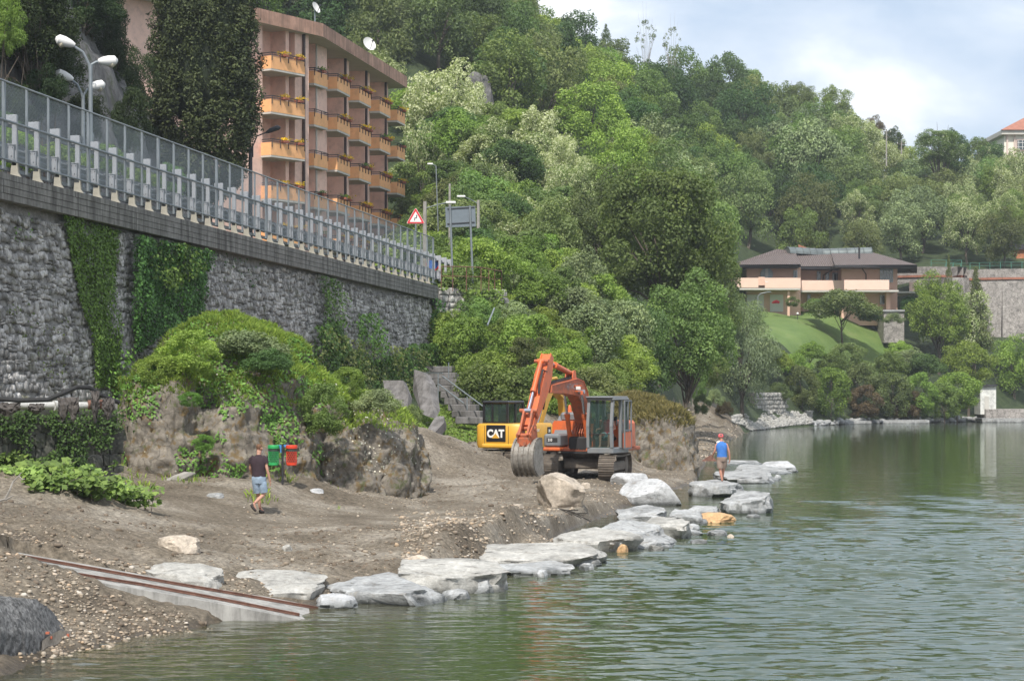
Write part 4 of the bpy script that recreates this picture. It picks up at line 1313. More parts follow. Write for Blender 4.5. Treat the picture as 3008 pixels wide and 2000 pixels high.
def plant(name, key, loc, size, mat, label, cat='tree', group=None, rz=None, trunk=True, crown_name='crown'):
    """loc = foot on the ground, size = (rx, ry, rz) of the crown, centre height measured by zc"""
    (x, y, zg, zc) = loc
    me, tk = PROTO[key]
    root = thing(name, (x, y, zg), random.uniform(0, 6.28) if rz is None else rz, label, cat, group)
    c = obj(crown_name, me, root, loc=(0, 0, zc - zg))
    c.scale = size
    c.material_slots[0].link = 'OBJECT'
    c.material_slots[0].material = LM[mat]
    if trunk:
        # trunk mesh reaches from the crown centre down to z = bz (unit crown); stretch it to the ground
        t_ = obj('trunk', tk, root, loc=(0, 0, zc - zg))
        bz = min(v.co.z for v in (tk.vertices[0], tk.vertices[1]))
        t_.scale = (size[0], size[1], max(.2, (zc - zg + .3) / abs(bz)) if (zc - zg) > size[2] * .9 else size[2])
    return root
def shot(name, key, x0, x1, y0, y1, Y, mat, label, cat='tree', group=None, depth=1.0, ground=None, trunk=True, rz=None):
    w = (x1 - x0) * Y / F / 2 * .93; h = (y1 - y0) * Y / F / 2 * .93
    xc = ((x0 + x1) / 2 - CX) * Y / F; zc = CH + (HY - (y0 + y1) / 2) * Y / F
    zg = Hs(xc, Y) if ground is None else ground
    zg = min(zg, zc - h * .6)
    dr = (w * depth)
    return plant(name, key, (xc, Y, zg, zc), (w, dr, h), mat, label, cat, group, rz=rz if rz is not None else random.choice((0, 3.14)) + random.uniform(-.2, .2), trunk=trunk)

# ---------------------------------------------------------------- the wooded hill
hr = random.Random(21)
def in_skip(u, Y):
    if 2080 < u < 2760 and Y < 266: return True
    if 2600 < u < 3400 and 240 < Y < 262: return True
    if u < 1240 and Y < 190: return True
    if u < 1800 and Y < 212: return True
    if u > 2900 and 385 < Y < 420: return True
    return False
MW = {'mid': 'green', 'dark': 'dark green', 'olive': 'olive green', 'bright': 'bright green', 'grey': 'grey green', 'acacia2': 'white flowering', 'brown': 'brown bare', 'acacia': 'white flowering', 'lime': 'yellow green'}
Yv = 178.0
cnt = 0
while Yv < 352:
    step = 5.9 + (Yv - 178) * .010
    hw_l, hw_r = (620 - CX) * Yv / F, (3130 - CX) * Yv / F
    x = hw_l + hr.uniform(0, step)
    while x < hw_r:
        xx, yy = x + hr.uniform(-2.4, 2.4), Yv + hr.uniform(-2.4, 2.4)
        u = CX + F * xx / yy
        z = Hs(xx, yy)
        sky_lim = z > 3
        if not in_skip(u, yy) and sky_lim and yy < 352:
            k = hr.random()
            right = u > 2000
            if yy < 215: pal = ['mid', 'bright', 'acacia2', 'olive', 'mid']
            elif right: pal = ['mid', 'olive', 'dark', 'bright', 'acacia2', 'grey', 'mid', 'olive']
            else: pal = ['mid', 'dark', 'olive', 'dark', 'mid', 'olive', 'bright', 'grey']
            mt = hr.choice(pal)
            if u > 2480 and yy < 300 and hr.random() < .35: mt = 'acacia2'
            if u < 2250 and yy > 275: mt = hr.choice(['dark', 'mid', 'dark', 'olive', 'mid', 'dark', 'bright'])
            if u < 1500 and yy > 230: mt = hr.choice(['dark', 'mid', 'dark', 'olive'])
            if hr.random() < .02 and yy > 290: mt = 'brown'
            s = hr.uniform(2.7, 4.6) * (1.12 if yy > 300 else 1)
            if u > 2520: s *= .86
            key = 'far%d' % hr.randrange(7)
            if mt == 'acacia2': key = 'aca%d' % hr.randrange(3)
            if hr.random() < .05 and u < 2300: key = 'cone%d' % hr.randrange(2); mt = hr.choice(['dark', 'olive'])
            hz = s * hr.uniform(.85, 1.35) * (1.3 if key[:4] == 'cone' else 1)
            where = ('behind the hotel roof' if u < 1160 else 'above the acacias' if u < 1500 else 'above the biggest tree' if u < 1900 else
                     'left of the villa' if u < 2250 else 'above the villa' if u < 2650 else 'below the church')
            lev = 'low on the hill' if yy < 225 else 'halfway up the hill' if yy < 275 else 'high on the hill' if yy < 320 else 'on the ridge'
            kd = 'conifer' if key[:4] == 'cone' else 'tree'
            lb = '%s %s %s %s' % (MW[mt], kd, lev, where)
            plant('conifer' if kd == 'conifer' else 'hillside_tree', key, (xx, yy, z, z + hz * .95 + 1.0), (s, s, hz), mt, lb, 'tree', '%s %ss %s %s' % (MW[mt], kd, lev, where))
            cnt += 1
        x += step
    Yv += step * .95
print('hill trees', cnt)
ISO = [
 ('conifer', 'cone0', 1750, 1810, 68, 150, 338, 'dark', 'small dark conifer with layered branches alone on the skyline'),
 ('bare_tree', 'sparse', 1855, 1935, 50, 160, 336, 'grey', 'thin open tree with fine twigs on the skyline, right of the small conifer'),
 ('bare_tree', 'sparse', 1940, 2010, 70, 190, 336, 'olive', 'spindly half bare tree on the skyline left of the rounded ridge trees'),
 ('bare_tree', 'sparse', 1450, 1530, -20, 70, 330, 'grey', 'pale thin tree at the top edge of the hill'),
 ('hillside_tree', 'far1', 2395, 2515, 243, 380, 345, 'mid', 'round leafy tree at the right shoulder of the ridge'),
 ('hillside_tree', 'far2', 2290, 2400, 235, 340, 345, 'olive', 'broad tree next left of the one on the ridge shoulder'),
 ('hillside_tree', 'aca1', 2500, 2600, 345, 470, 335, 'acacia', 'pale flowering acacia just right of the ridge shoulder'),
 ('hillside_tree', 'far0', 2540, 2600, 335, 420, 350, 'brown', 'small brownish round tree on the skyline right of the ridge shoulder'),
 ('hillside_tree', 'far4', 2585, 2660, 362, 470, 345, 'dark', 'dark round tree behind the power poles'),
 ('chestnut_tree', 'big', 2665, 2840, 366, 500, 300, 'chestnut', 'round horse chestnut covered in white candles on the skyline'),
 ('hillside_tree', 'far3', 2760, 2860, 372, 520, 306, 'dark', 'dark tree pressed against the right side of the horse chestnut'),
 ('hillside_tree', 'far2', 2815, 2935, 390, 520, 345, 'mid', 'distant green tree on the skyline right of the horse chestnut'),
 ('hillside_tree', 'far1', 2870, 2960, 410, 520, 340, 'dark', 'dark green tree standing just left of the church'),
 ('flowering_acacia', 'aca0', 2870, 3000, 445, 640, 325, 'acacia', 'white flowering acacia below the church wall'),
 ('flowering_acacia', 'aca2', 2820, 2880, 440, 560, 318, 'acacia', 'small flowering acacia between the horse chestnut and the church'),
]
for (nm, key, x0, x1, y0, y1, Y, mt, lb) in ISO:
    shot(nm, key, x0, x1, y0, y1, Y, mt, lb)
# a dead spruce with bare whorled branches on the ridge
root = thing('dead_spruce', PZ(1562, 56, 328), label='dead spruce with bare drooping branches on the skyline at the top edge', cat='tree')
m = MB(); m2r = random.Random(4)
b0 = Vector((0, 0, -1)); m.tube([b0, (0, 0, 5), (0.1, 0, 12)], [.22, .15, .05], 6)
trunk_o = m.build('trunk', MAT['bark'], root)
m = MB()
for k in range(46):
    z = 1.2 + k * .22; a = m2r.uniform(0, 6.28); L = 2.9 * (1 - z / 13.0) * m2r.uniform(.6, 1.2) + .3
    p1 = Vector((math.cos(a) * L * .5, math.sin(a) * L * .5, z + .15)); p2 = Vector((math.cos(a) * L, math.sin(a) * L, z - .25 * L))
    m.tube([(0, 0, z), p1, p2], [.06, .04, .015], 4, cap=False)
    for q in range(4):
        pp = p1.lerp(p2, q / 4); m.tube([pp, pp + Vector((m2r.uniform(-.5, .5), m2r.uniform(-.5, .5), -.35))], [.02, .01], 3, cap=False)
m.build('branches', MAT['bark'], root)

def crag(px, y0, y1, wpx, Y, seed, label):
    yc_ = (y0 + y1) / 2
    for Y in np.arange(170, 350, 1.0):
        if Hs((px - CX) * Y / F, Y) > CH + (HY - yc_) * Y / F - .6: break
    else: return
    Y = Y + .5
    w = wpx * Y / F; h = (y1 - y0) * Y / F
    me = rock_mesh('crag', (w, w * .7, h), seed, MAT['cliff'], n=30, planes=12, boxy=.3, rough=.20)
    o = obj('crag', me, loc=P(px, (y0 + y1) / 2, Y)); tag(o, label, 'rock')
crag(1405, 215, 400, 90, 214, 61, 'grey cliff face between the two tallest flowering acacias')
crag(1300, 330, 430, 60, 212, 62, 'grey rock showing through the tallest flowering acacia')
crag(1945, 330, 430, 40, 262, 63, 'grey bare rock halfway up the hill above the big lakeside tree')
crag(2393, 435, 530, 42, 262, 64, 'pale narrow rock face on the hill above the left part of the villa')
crag(1640, 560, 680, 50, 190, 65, 'small grey rock on the slope left of the big lakeside tree')
# ---------------------------------------------------------------- nearer trees, one by one
NEAR = [
 # flowering acacias beside the hotel
 ('flowering_acacia', 'aca0', 1130, 1450, 150, 520, 196, 'acacia', 'tallest white flowering acacia, rising right behind the hotel'),
 ('flowering_acacia', 'aca1', 1150, 1330, 330, 700, 186, 'acacia2', 'flowering acacia hanging down right beside the hotel balconies'),
 ('flowering_acacia', 'aca2', 1440, 1700, 278, 600, 192, 'acacia', 'white flowering acacia in front of the grey cliff, second from the hotel'),
 ('flowering_acacia', 'aca1', 1330, 1560, 430, 760, 178, 'acacia2', 'flowering acacia above the blank road sign'),
 ('flowering_acacia', 'aca0', 1560, 1790, 440, 740, 176, 'acacia2', 'pale flowering acacia left behind the big lakeside tree'),
 ('flowering_acacia', 'aca2', 1270, 1470, 200, 480, 205, 'acacia', 'flowering acacia filling the gap between the two tallest ones'),
 ('flowering_acacia', 'aca0', 1430, 1640, 560, 780, 168, 'acacia2', 'thin flowering acacia below the grey cliff'),
 ('flowering_acacia', 'aca1', 1640, 1840, 520, 760, 172, 'acacia2', 'flowering acacia hiding behind the left edge of the biggest tree'),
 ('flowering_acacia', 'aca1', 1010, 1200, 120, 330, 212, 'acacia2', 'flowering acacia top looking over the far end of the hotel roof'),
 ('flowering_acacia', 'aca0', 1180, 1400, 330, 640, 190, 'acacia', 'second row flowering acacia below the tallest one'),
 ('flowering_acacia', 'aca2', 1560, 1740, 380, 600, 184, 'acacia', 'flowering acacia at the right end of the white flowering group'),
 ('flowering_acacia', 'aca1', 1360, 1540, 330, 600, 184, 'acacia2', 'half flowering acacia in the middle of the white group'),
 ('green_tree', 'far5', 1340, 1520, 380, 560, 208, 'mid', 'green tree between the flowering acacias'),
 ('green_tree', 'far2', 1410, 1600, 545, 760, 158, 'dark', 'dense dark green tree directly behind the blank road sign'),
 ('green_tree', 'far0', 1160, 1290, 600, 760, 160, 'mid', 'dark leafy tree behind the curve warning sign'),
 ('green_tree', 'far3', 1500, 1720, 560, 860, 146, 'olive', 'light olive tree right of the blank road sign'),
 ('green_tree', 'big2', 1330, 1560, 700, 960, 128, 'bright', 'bright green thicket tree below the railing on the corner'),
 ('green_tree', 'far4', 1620, 1800, 700, 960, 130, 'grey', 'grey green tree on the slope left of the big lakeside tree'),
 ('lakeside_tree', 'big', 1690, 2170, 425, 960, 142, 'mid', 'biggest tree on the shore, tall green crown left of the villa'),
 ('lakeside_tree', 'big2', 1640, 1900, 480, 820, 150, 'olive', 'green tree overlapping the left side of the biggest shore tree'),
 ('lakeside_tree', 'big2', 1850, 2180, 790, 1180, 134, 'mid', 'dark lower green tree under the biggest one, above the outcrop'),
 ('lakeside_tree', 'far1', 1760, 2000, 860, 1170, 128, 'dark', 'dark shaded tree behind the cab of the orange excavator'),
 ('lakeside_tree', 'big', 2020, 2200, 690, 1000, 181, 'mid', 'green tree touching the left end of the villa roof'),
 ('willow_tree', 'willow', 2062, 2300, 900, 1215, 183, 'willow', 'grey green willow with forked dark trunk leaning over the pale shore'),
 ('willow_tree', 'willow', 2090, 2260, 850, 1030, 190, 'grey', 'grey green willow crown behind the forked willow'),
 ('garden_tree', 'bush1', 2362, 2590, 815, 975, 230, 'olive', 'weeping garden tree in front of the villa balcony'),
 ('garden_shrub', 'bush1', 2355, 2450, 862, 925, 233, 'mid', 'dark green shrub under the left side of the weeping garden tree'),
 ('garden_shrub', 'bush0', 2302, 2352, 868, 905, 234, 'olive', 'small shrub before the pillar of the villa'),
 ('garden_shrub', 'bush2', 2640, 2705, 870, 935, 240, 'ivy_dark', 'dark ivy bush under the right corner of the villa balcony'),
 ('garden_shrub', 'bush3', 2520, 2600, 900, 960, 230, 'dark', 'dark low shrub at the right foot of the weeping garden tree'),
 ('garden_shrub', 'bush1', 2590, 2660, 905, 965, 232, 'grey', 'greyish shrub by the small stone terrace of the villa'),
 ('maple_tree', 'big2', 2655, 2860, 795, 1040, 236, 'lime', 'yellow green maple at the right of the villa'),
 ('conifer', 'cone1', 2808, 2925, 772, 1035, 238, 'olive', 'tall slim dark conifer right of the yellow green maple'),
 ('conifer', 'cone0', 2758, 2815, 740, 960, 242, 'olive', 'thin ragged conifer behind the yellow green maple'),
 ('shore_tree', 'far2', 2760, 2930, 985, 1150, 228, 'lime', 'yellow green shrub tree above the white boathouse'),
 ('shore_tree', 'far0', 2900, 3060, 975, 1160, 240, 'bright', 'bright tree right behind the white boathouse'),
 ('shore_tree', 'far3', 2920, 3060, 1040, 1190, 244, 'mid', 'green shrubbery at the right edge beyond the boathouse'),
 ('garden_tree', 'far4', 2600, 2740, 1010, 1120, 226, 'grey', 'grey green shrub tree between the lawn and the maple'),
 ('shore_tree', 'bush2', 2735, 2890, 1090, 1215, 222.5, 'bright', 'bright hanging bush at the waterline just left of the boathouse'),
 ('garden_shrub', 'bush0', 2070, 2200, 880, 960, 192, 'grey', 'bushy shrub at the left edge of the lawn'),
 ('rose_bush', 'bush1', 2085, 2130, 853, 895, 196, 'rose', 'crimson flowering bush between the big tree and the lawn'),
 ('rose_bush', 'bush3', 2266, 2292, 878, 897, 233, 'rose', 'small pink red rose bush at the top of the lawn'),
 ('garden_shrub', 'bush2', 2090, 2170, 780, 830, 215, 'red', 'dark red leaved bush left of the villa roof'),
]
for (nm, key, x0, x1, y0, y1, Y, mt, lb) in NEAR:
    shot(nm, key, x0, x1, y0, y1, Y, mt, lb, trunk='shrub' not in nm and 'rose' not in nm, cat='tree' if 'tree' in nm or 'conif' in nm or 'acacia' in nm else 'shrub')
# shrubs along the far bank
bk = [('bush0', 2290, 2420, 1060, 1215, 207, 'olive'), ('bush1', 2280, 2390, 1010, 1130, 211, 'bright'), ('bush2', 2370, 2510, 1075, 1235, 211, 'bright'), ('bush3', 2390, 2500, 1010, 1120, 217, 'mid'),
      ('bush0', 2480, 2600, 1120, 1240, 216, 'brown'), ('bush1', 2470, 2590, 1030, 1170, 219, 'olive'), ('bush2', 2560, 2690, 1090, 1238, 219, 'olive'), ('bush3', 2560, 2680, 1010, 1130, 223, 'mid'),
      ('bush0', 2640, 2760, 1080, 1236, 221, 'bright'), ('bush1', 2650, 2780, 1010, 1130, 225, 'dark'), ('bush2', 2720, 2830, 1120, 1240, 222, 'mid'), ('bush3', 2330, 2430, 985, 1080, 217, 'bright'),
      ('bush1', 2240, 2330, 1000, 1110, 206, 'lime'), ('bush2', 2430, 2550, 1005, 1090, 221, 'olive'), ('bush3', 2200, 2300, 985, 1080, 204, 'grey'), ('bush0', 2610, 2720, 1130, 1240, 220, 'brown'),
      ('bush1', 2250, 2330, 1100, 1200, 201, 'olive'), ('bush3', 2590, 2690, 985, 1070, 229, 'bright')]
nx = ['beside the rough stone wall', 'just behind the one by the stone wall', 'overhanging the water right of the stone wall', 'below the middle of the lawn', 'brownish and bare at the waterline', 'in the middle of the bank', 'overhanging dark water in the middle', 'below the right part of the lawn',
      'hanging over the pale ledge', 'dark and tall right of the lawn', 'just left of the boathouse bush', 'at the lower left tip of the lawn', 'right behind the willow', 'at the lower edge of the lawn', 'at the top right of the willow', 'brown and twiggy above the pale ledge', 'right of the willow trunk', 'at the lower right tip of the lawn']
for (key, x0, x1, y0, y1, Y, mt), w in zip(bk, nx):
    shot('shore_bush', key, x0, x1, y0, y1, Y, mt, '%s shore bush %s' % (MW.get(mt, 'green'), w), 'bush', 'bushes along the far bank', depth=1.1)
# thicket on the slope between the stairs and the big tree
br_ = random.Random(8)
k = 0
for Y in np.arange(99, 136, 4.2):
    for px in np.arange(1290 + (Y - 99) * 2, 2060, 88):
        x = px + br_.uniform(-30, 30); yy = Y + br_.uniform(-1.6, 1.6)
        X = (x - CX) * yy / F
        if yy < 103 and x < 1400: continue
        z = Hs(X, yy)
        if z < 1.6: continue
        s = br_.uniform(1.1, 2.0)
        mt = br_.choice(['bright', 'mid', 'bright', 'lime', 'bright', 'grey', 'olive'])
        pos = ('beside the stairs' if x < 1450 else 'above the yellow excavator' if x < 1620 else 'behind the orange boom' if x < 1760 else 'above the orange cab' if x < 1900 else 'above the dark outcrop')
        hh = 'low on the bank' if yy < 108 else 'halfway up the bank' if yy < 121 else 'atop the bank'
        plant('slope_bush', 'bush%d' % br_.randrange(4), (X, yy, z - .2, z + s * .45), (s, s, s * br_.uniform(.75, 1.15)), mt,
              '%s bush %s, %s' % (MW.get(mt, 'leafy green'), hh, pos), 'bush', '%s bushes %s %s' % (MW.get(mt, 'leafy green'), hh, pos))
        k += 1
print('slope', k)
for Y in np.arange(141, 206, 6.5):
    for px in np.arange(1215, 1800, 95):
        x = px + br_.uniform(-35, 35); yy = Y + br_.uniform(-3, 3); X = (x - CX) * yy / F; z = Hs(X, yy); s = br_.uniform(1.9, 3.3)
        if x > 1640 and yy < 160: continue
        mt = br_.choice(['bright', 'mid', 'acacia2', 'olive', 'mid', 'dark'])
        pos = 'near the hotel' if x < 1340 else 'behind the sign board' if x < 1520 else 'left of the biggest tree'
        hh = 'hill foot' if yy < 165 else 'hill slope'
        plant('hill_bush', 'bush%d' % br_.randrange(4), (X, yy, z - .3, z + s * .4), (s, s, s * br_.uniform(.7, 1.1)), mt, '%s bush, %s %s' % (MW[mt], hh, pos), 'bush', '%s bushes, %s %s' % (MW[mt], hh, pos), trunk=False)
        k += 1
for (key, x0, x1, y0, y1, Y, mt, l) in [('bush0', 2030, 2090, 1150, 1225, 150, 'olive', 'brownish low bush right of the dark outcrop'), ('bush1', 2070, 2130, 1120, 1215, 163, 'grey', 'grey green bush left of the willow trunk'), ('bush2', 2020, 2080, 1080, 1180, 160, 'mid', 'leafy bush above the dark outcrop, left of the willow'),
    ('bush3', 2100, 2160, 1160, 1240, 171, 'brown', 'dry brown scrub at the foot of the willow'), ('far3', 2030, 2150, 1020, 1150, 172, 'mid', 'green tree filling the gap left of the willow')]:
    shot('shore_bush', key, x0, x1, y0, y1, Y, mt, l, 'bush', trunk=False)
# dark wood above the cliff at top left and the hedge behind the road
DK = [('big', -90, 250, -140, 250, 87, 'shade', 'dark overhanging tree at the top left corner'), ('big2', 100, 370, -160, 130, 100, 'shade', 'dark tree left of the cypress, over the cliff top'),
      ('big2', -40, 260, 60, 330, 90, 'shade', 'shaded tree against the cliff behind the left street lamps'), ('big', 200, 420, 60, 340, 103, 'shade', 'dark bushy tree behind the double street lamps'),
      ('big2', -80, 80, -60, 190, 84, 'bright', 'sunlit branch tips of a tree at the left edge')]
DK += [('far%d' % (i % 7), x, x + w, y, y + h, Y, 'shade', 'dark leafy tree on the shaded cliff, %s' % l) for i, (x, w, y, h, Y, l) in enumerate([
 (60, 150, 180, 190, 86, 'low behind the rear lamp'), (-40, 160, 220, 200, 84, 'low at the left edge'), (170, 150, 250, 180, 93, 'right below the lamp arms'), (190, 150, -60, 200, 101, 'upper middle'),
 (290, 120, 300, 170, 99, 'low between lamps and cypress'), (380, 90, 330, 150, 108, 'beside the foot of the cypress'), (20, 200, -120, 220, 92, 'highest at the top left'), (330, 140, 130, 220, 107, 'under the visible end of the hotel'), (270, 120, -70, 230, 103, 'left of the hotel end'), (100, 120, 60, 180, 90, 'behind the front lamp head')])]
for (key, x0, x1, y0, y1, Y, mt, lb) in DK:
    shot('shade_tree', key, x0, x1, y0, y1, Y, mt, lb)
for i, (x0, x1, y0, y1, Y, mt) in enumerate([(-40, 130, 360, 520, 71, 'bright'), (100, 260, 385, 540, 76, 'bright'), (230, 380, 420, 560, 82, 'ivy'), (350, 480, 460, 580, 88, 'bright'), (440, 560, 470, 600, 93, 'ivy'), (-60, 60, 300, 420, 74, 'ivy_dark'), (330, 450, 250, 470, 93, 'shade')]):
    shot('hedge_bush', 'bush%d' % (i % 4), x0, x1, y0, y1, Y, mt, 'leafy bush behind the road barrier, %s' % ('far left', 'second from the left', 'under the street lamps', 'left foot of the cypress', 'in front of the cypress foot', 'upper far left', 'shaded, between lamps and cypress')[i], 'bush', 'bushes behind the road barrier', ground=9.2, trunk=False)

# the great cypress
me, C = crown('crown', (2.85, 2.85, 7.7), 105000, .17, 77, LM['cypress'], clumps=700, shape='column', csize=.17, up=.25, aspect=.5)
Yc = 112
root = thing('cypress', PZ(600, 9.2, Yc), 0, 'huge dark columnar cypress standing left of the orange hotel', 'tree')
zc = CH + (HY - 150) * Yc / F
c = obj('crown', me, root, loc=(0, 0, zc - 9.2))
mm_ = MB(); mm_.tube([(0, 0, -.5), (0, 0, 6), (0, 0, 18)], [.45, .4, .12], 10); mm_.build('trunk', MAT['bark_dark'], root, smooth=True)
# solid heart of the crown so that no daylight shows through
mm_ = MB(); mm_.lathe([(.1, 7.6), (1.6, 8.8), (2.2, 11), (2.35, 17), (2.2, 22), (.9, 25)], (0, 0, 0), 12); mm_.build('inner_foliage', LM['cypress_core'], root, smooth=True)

# ---------------------------------------------------------------- plants on the wall and the outcrops
def wall_leaves(name, region, n, leaf, mat, label, seed, depth=.35, thin=.5, cat='climbing plant', droop=None):
    """region(s, h) -> 0..1 chance; leaves hang on the wall face"""
    r_ = np.random.default_rng(seed)
    P_, N_ = [], []
    smin, smax, hmin, hmax = region[0]
    fn = region[1]
    s = r_.uniform(smin, smax, n * 3); h = r_.uniform(hmin, hmax, n * 3)
    pr_ = fn(s, h) * (.35 + .65 * (fbm(np.stack([s * .8, h * .8, np.full_like(s, seed)], 1), 3) > -thin))
    k = r_.random(n * 3) < pr_
    s, h = s[k][:n], h[k][:n]
    bul = depth * (.35 + .65 * np.clip(fbm(np.stack([s * 1.1, h * 1.1, np.full_like(s, seed + 9)], 1), 3) + .5, 0, 1.4)) * r_.uniform(.5, 1.1, len(s))
    off = bul + BAT * np.clip(h - .7, 0, None) - .22
    X = WO.x + WD.x * s + WN.x * off; Yy = WO.y + WD.y * s + WN.y * off; Z = 9.317 - .00745 * s - h
    nr_ = np.array([WN.x, WN.y, .35])[None] + r_.normal(size=(len(s), 3)) * .5
    me = leaf_quads(name, np.stack([X, Yy, Z], 1), nr_, leaf, r_.random(len(s)), None, LM[mat], seed, .75)
    o = obj(name, me)
    recentre(o)
    return tag(o, label, cat, kind='stuff' if cat == 'weeds' else None)
def s_of(u): return 55 * 2580 / (2580 - u) / 1.0
def suv(s, h):
    off = BAT * np.clip(h - .7, 0, None) - .22
    X = WO.x + WD.x * s + WN.x * off; Y = WO.y + WD.y * s + WN.y * off; Z = 9.317 - .00745 * s - h
    return CX + F * X / Y, HY - F * (Z - CH) / Y
def poly_region(pts, box, soft=12):
    pts = np.array(pts, float)
    def fn(s, h):
        u, y = suv(s, h)
        ins = np.zeros(len(u), bool)
        j = len(pts) - 1
        for i in range(len(pts)):
            xi, yi = pts[i]; xj, yj = pts[j]
            c = ((yi > y) != (yj > y)) & (u < (xj - xi) * (y - yi) / (yj - yi + 1e-9) + xi)
            ins ^= c; j = i
        return ins.astype(float)
    return (box, fn)
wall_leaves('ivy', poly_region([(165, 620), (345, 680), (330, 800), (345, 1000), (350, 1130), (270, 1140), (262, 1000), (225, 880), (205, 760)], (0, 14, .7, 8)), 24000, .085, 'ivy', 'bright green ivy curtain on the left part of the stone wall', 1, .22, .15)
wall_leaves('ivy', poly_region([(370, 690), (600, 740), (590, 930), (500, 960), (430, 1000), (380, 1040), (360, 860)], (6, 24, .7, 8)), 26000, .095, 'ivy_dark', 'darker ivy mass on the wall behind the top of the outcrop', 2, .5, .3)
wall_leaves('ivy', poly_region([(400, 700), (520, 720), (560, 790), (470, 860), (400, 800)], (8, 20, .7, 6)), 4500, .11, 'ivy', 'leafy shoots bulging from the top of the darker ivy', 3, .8, .1)
wall_leaves('hanging_shrub', poly_region([(925, 805), (985, 830), (980, 960), (945, 985), (930, 900)], (26, 42, .7, 8)), 5500, .12, 'ivy_dark', 'dark shrub hanging from the edge beam on the middle of the wall', 4, .7, .4, 'shrub')
wall_leaves('hanging_shrub', poly_region([(1020, 925), (1085, 920), (1100, 1010), (1060, 1080), (1030, 1040)], (26, 50, .7, 8)), 7500, .13, 'ivy', 'leafy green shrub growing out of the wall right of the hanging one', 5, .9, .5, 'shrub')
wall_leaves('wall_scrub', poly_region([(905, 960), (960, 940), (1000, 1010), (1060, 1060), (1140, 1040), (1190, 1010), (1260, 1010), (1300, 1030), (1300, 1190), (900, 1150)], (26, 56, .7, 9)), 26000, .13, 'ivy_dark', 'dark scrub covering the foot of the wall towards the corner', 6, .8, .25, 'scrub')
wall_leaves('wall_scrub', poly_region([(905, 960), (1000, 1000), (1300, 1040), (1300, 1190), (900, 1150)], (26, 56, .7, 9)), 8000, .13, 'olive', 'olive sprays among the dark scrub at the wall foot', 7, 1.0, -.1, 'scrub')
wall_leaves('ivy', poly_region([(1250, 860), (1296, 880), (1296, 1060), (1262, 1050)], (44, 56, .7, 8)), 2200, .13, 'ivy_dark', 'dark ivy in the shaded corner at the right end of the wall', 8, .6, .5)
wall_leaves('wall_scrub', poly_region([(0, 900), (60, 880), (150, 960), (190, 930), (200, 1120), (140, 1130), (60, 1000)], (-4, 10, .7, 8)), 1000, .09, 'olive', 'thin weeds growing in the joints of the left wall', 9, .15, -.15, 'weeds')
wall_leaves('wall_scrub', poly_region([(30, 600), (110, 640), (80, 740), (30, 700)], (-4, 10, .7, 8)), 500, .09, 'ivy', 'small leafy weeds just under the edge beam at far left', 10, .15, 0, 'weeds')
wall_leaves('wall_scrub', poly_region([(640, 740), (760, 770), (740, 860), (650, 830)], (14, 36, .7, 8)), 600, .10, 'ivy_dark', 'sparse weeds under the beam right of the dark ivy', 11, .2, 0, 'weeds')
wall_leaves('wall_scrub', poly_region([(-40, 1225), (350, 1225), (350, 1400), (-40, 1400)], (-8, 14, 3, 9)), 100, .10, 'ivy_dark', 'dark weeds low on the left wall', 13, .5, .2, 'weeds')
wall_leaves('wall_scrub', poly_region([(260, 1100), (345, 1000), (350, 1240), (320, 1320), (270, 1280)], (0, 14, .7, 9)), 3000, .12, 'ivy', 'grassy weeds between the wall and the left side of the outcrop', 12, 1.2, .5, 'weeds')

def surf_sample(V, Fc, n, cond, seed):
    r_ = np.random.default_rng(seed)
    a, b, c, d = V[Fc[:, 0]], V[Fc[:, 1]], V[Fc[:, 2]], V[Fc[:, 3]]
    nn = np.cross(c - a, d - b); ar = np.linalg.norm(nn, axis=1); nn = nn / np.maximum(ar[:, None], 1e-9)
    cen = (a + b + c + d) / 4
    w = ar * cond(cen, nn)
    w = w / w.sum()
    i = r_.choice(len(Fc), n, p=w)
    s, t_ = r_.random(n)[:, None], r_.random(n)[:, None]
    p = (a[i] * (1 - s) + b[i] * s) * (1 - t_) + (d[i] * (1 - s) + c[i] * s) * t_
    return p, nn[i]
def grass_mesh(name, p, nrm, hgt, width, mat, seed, lean=.45):
    r_ = np.random.default_rng(seed)
    n = len(p)
    d = np.stack([r_.normal(size=n) * lean, r_.normal(size=n) * lean, np.ones(n)], 1) + nrm * .35
    d /= np.linalg.norm(d, axis=1, keepdims=True)
    h = (hgt * r_.uniform(.45, 1.3, n))[:, None]
    a = r_.uniform(0, 6.28, n); sd = np.stack([np.cos(a), np.sin(a), 0 * a], 1) * width
    bend = np.stack([r_.normal(size=n), r_.normal(size=n), 0 * a], 1) * .22 * h
    V = np.stack([p - sd - nrm * .03, p + sd - nrm * .03, p + d * h * .6 + sd * .6, p + d * h + bend], 1).reshape(-1, 3)
    Fc = np.arange(4 * n).reshape(n, 4)
    me = mesh_np(name, V, Fc, [LM[mat]])
    at = me.attributes.new('rnd', 'FLOAT', 'FACE'); at.data.foreach_set('value', r_.random(n).astype(np.float32))
    return me
def topc(zlo, nz=.35):
    return lambda c, nn: np.clip((nn[:, 2] - nz) * 3, 0, 1) * np.clip((c[:, 2] - zlo) / 1.0, 0, 1)
p, nn = surf_sample(OV1, OF1, 95000, topc(3.2, .0), 1)
tag(obj('outcrop_grass', grass_mesh('outcrop_grass', p, nn, .15, .010, 'grass', 1)), 'long yellow green grass on top of the large outcrop', 'grass', kind='stuff')
p, nn = surf_sample(OV1, OF1, 16000, lambda c, n_: np.clip(.5 - n_[:, 1], 0, 1) * (c[:, 2] > 1.0) * (fbm(c * 1.1, 3) > .10 - .09 * (c[:, 2] - 3)), 2)
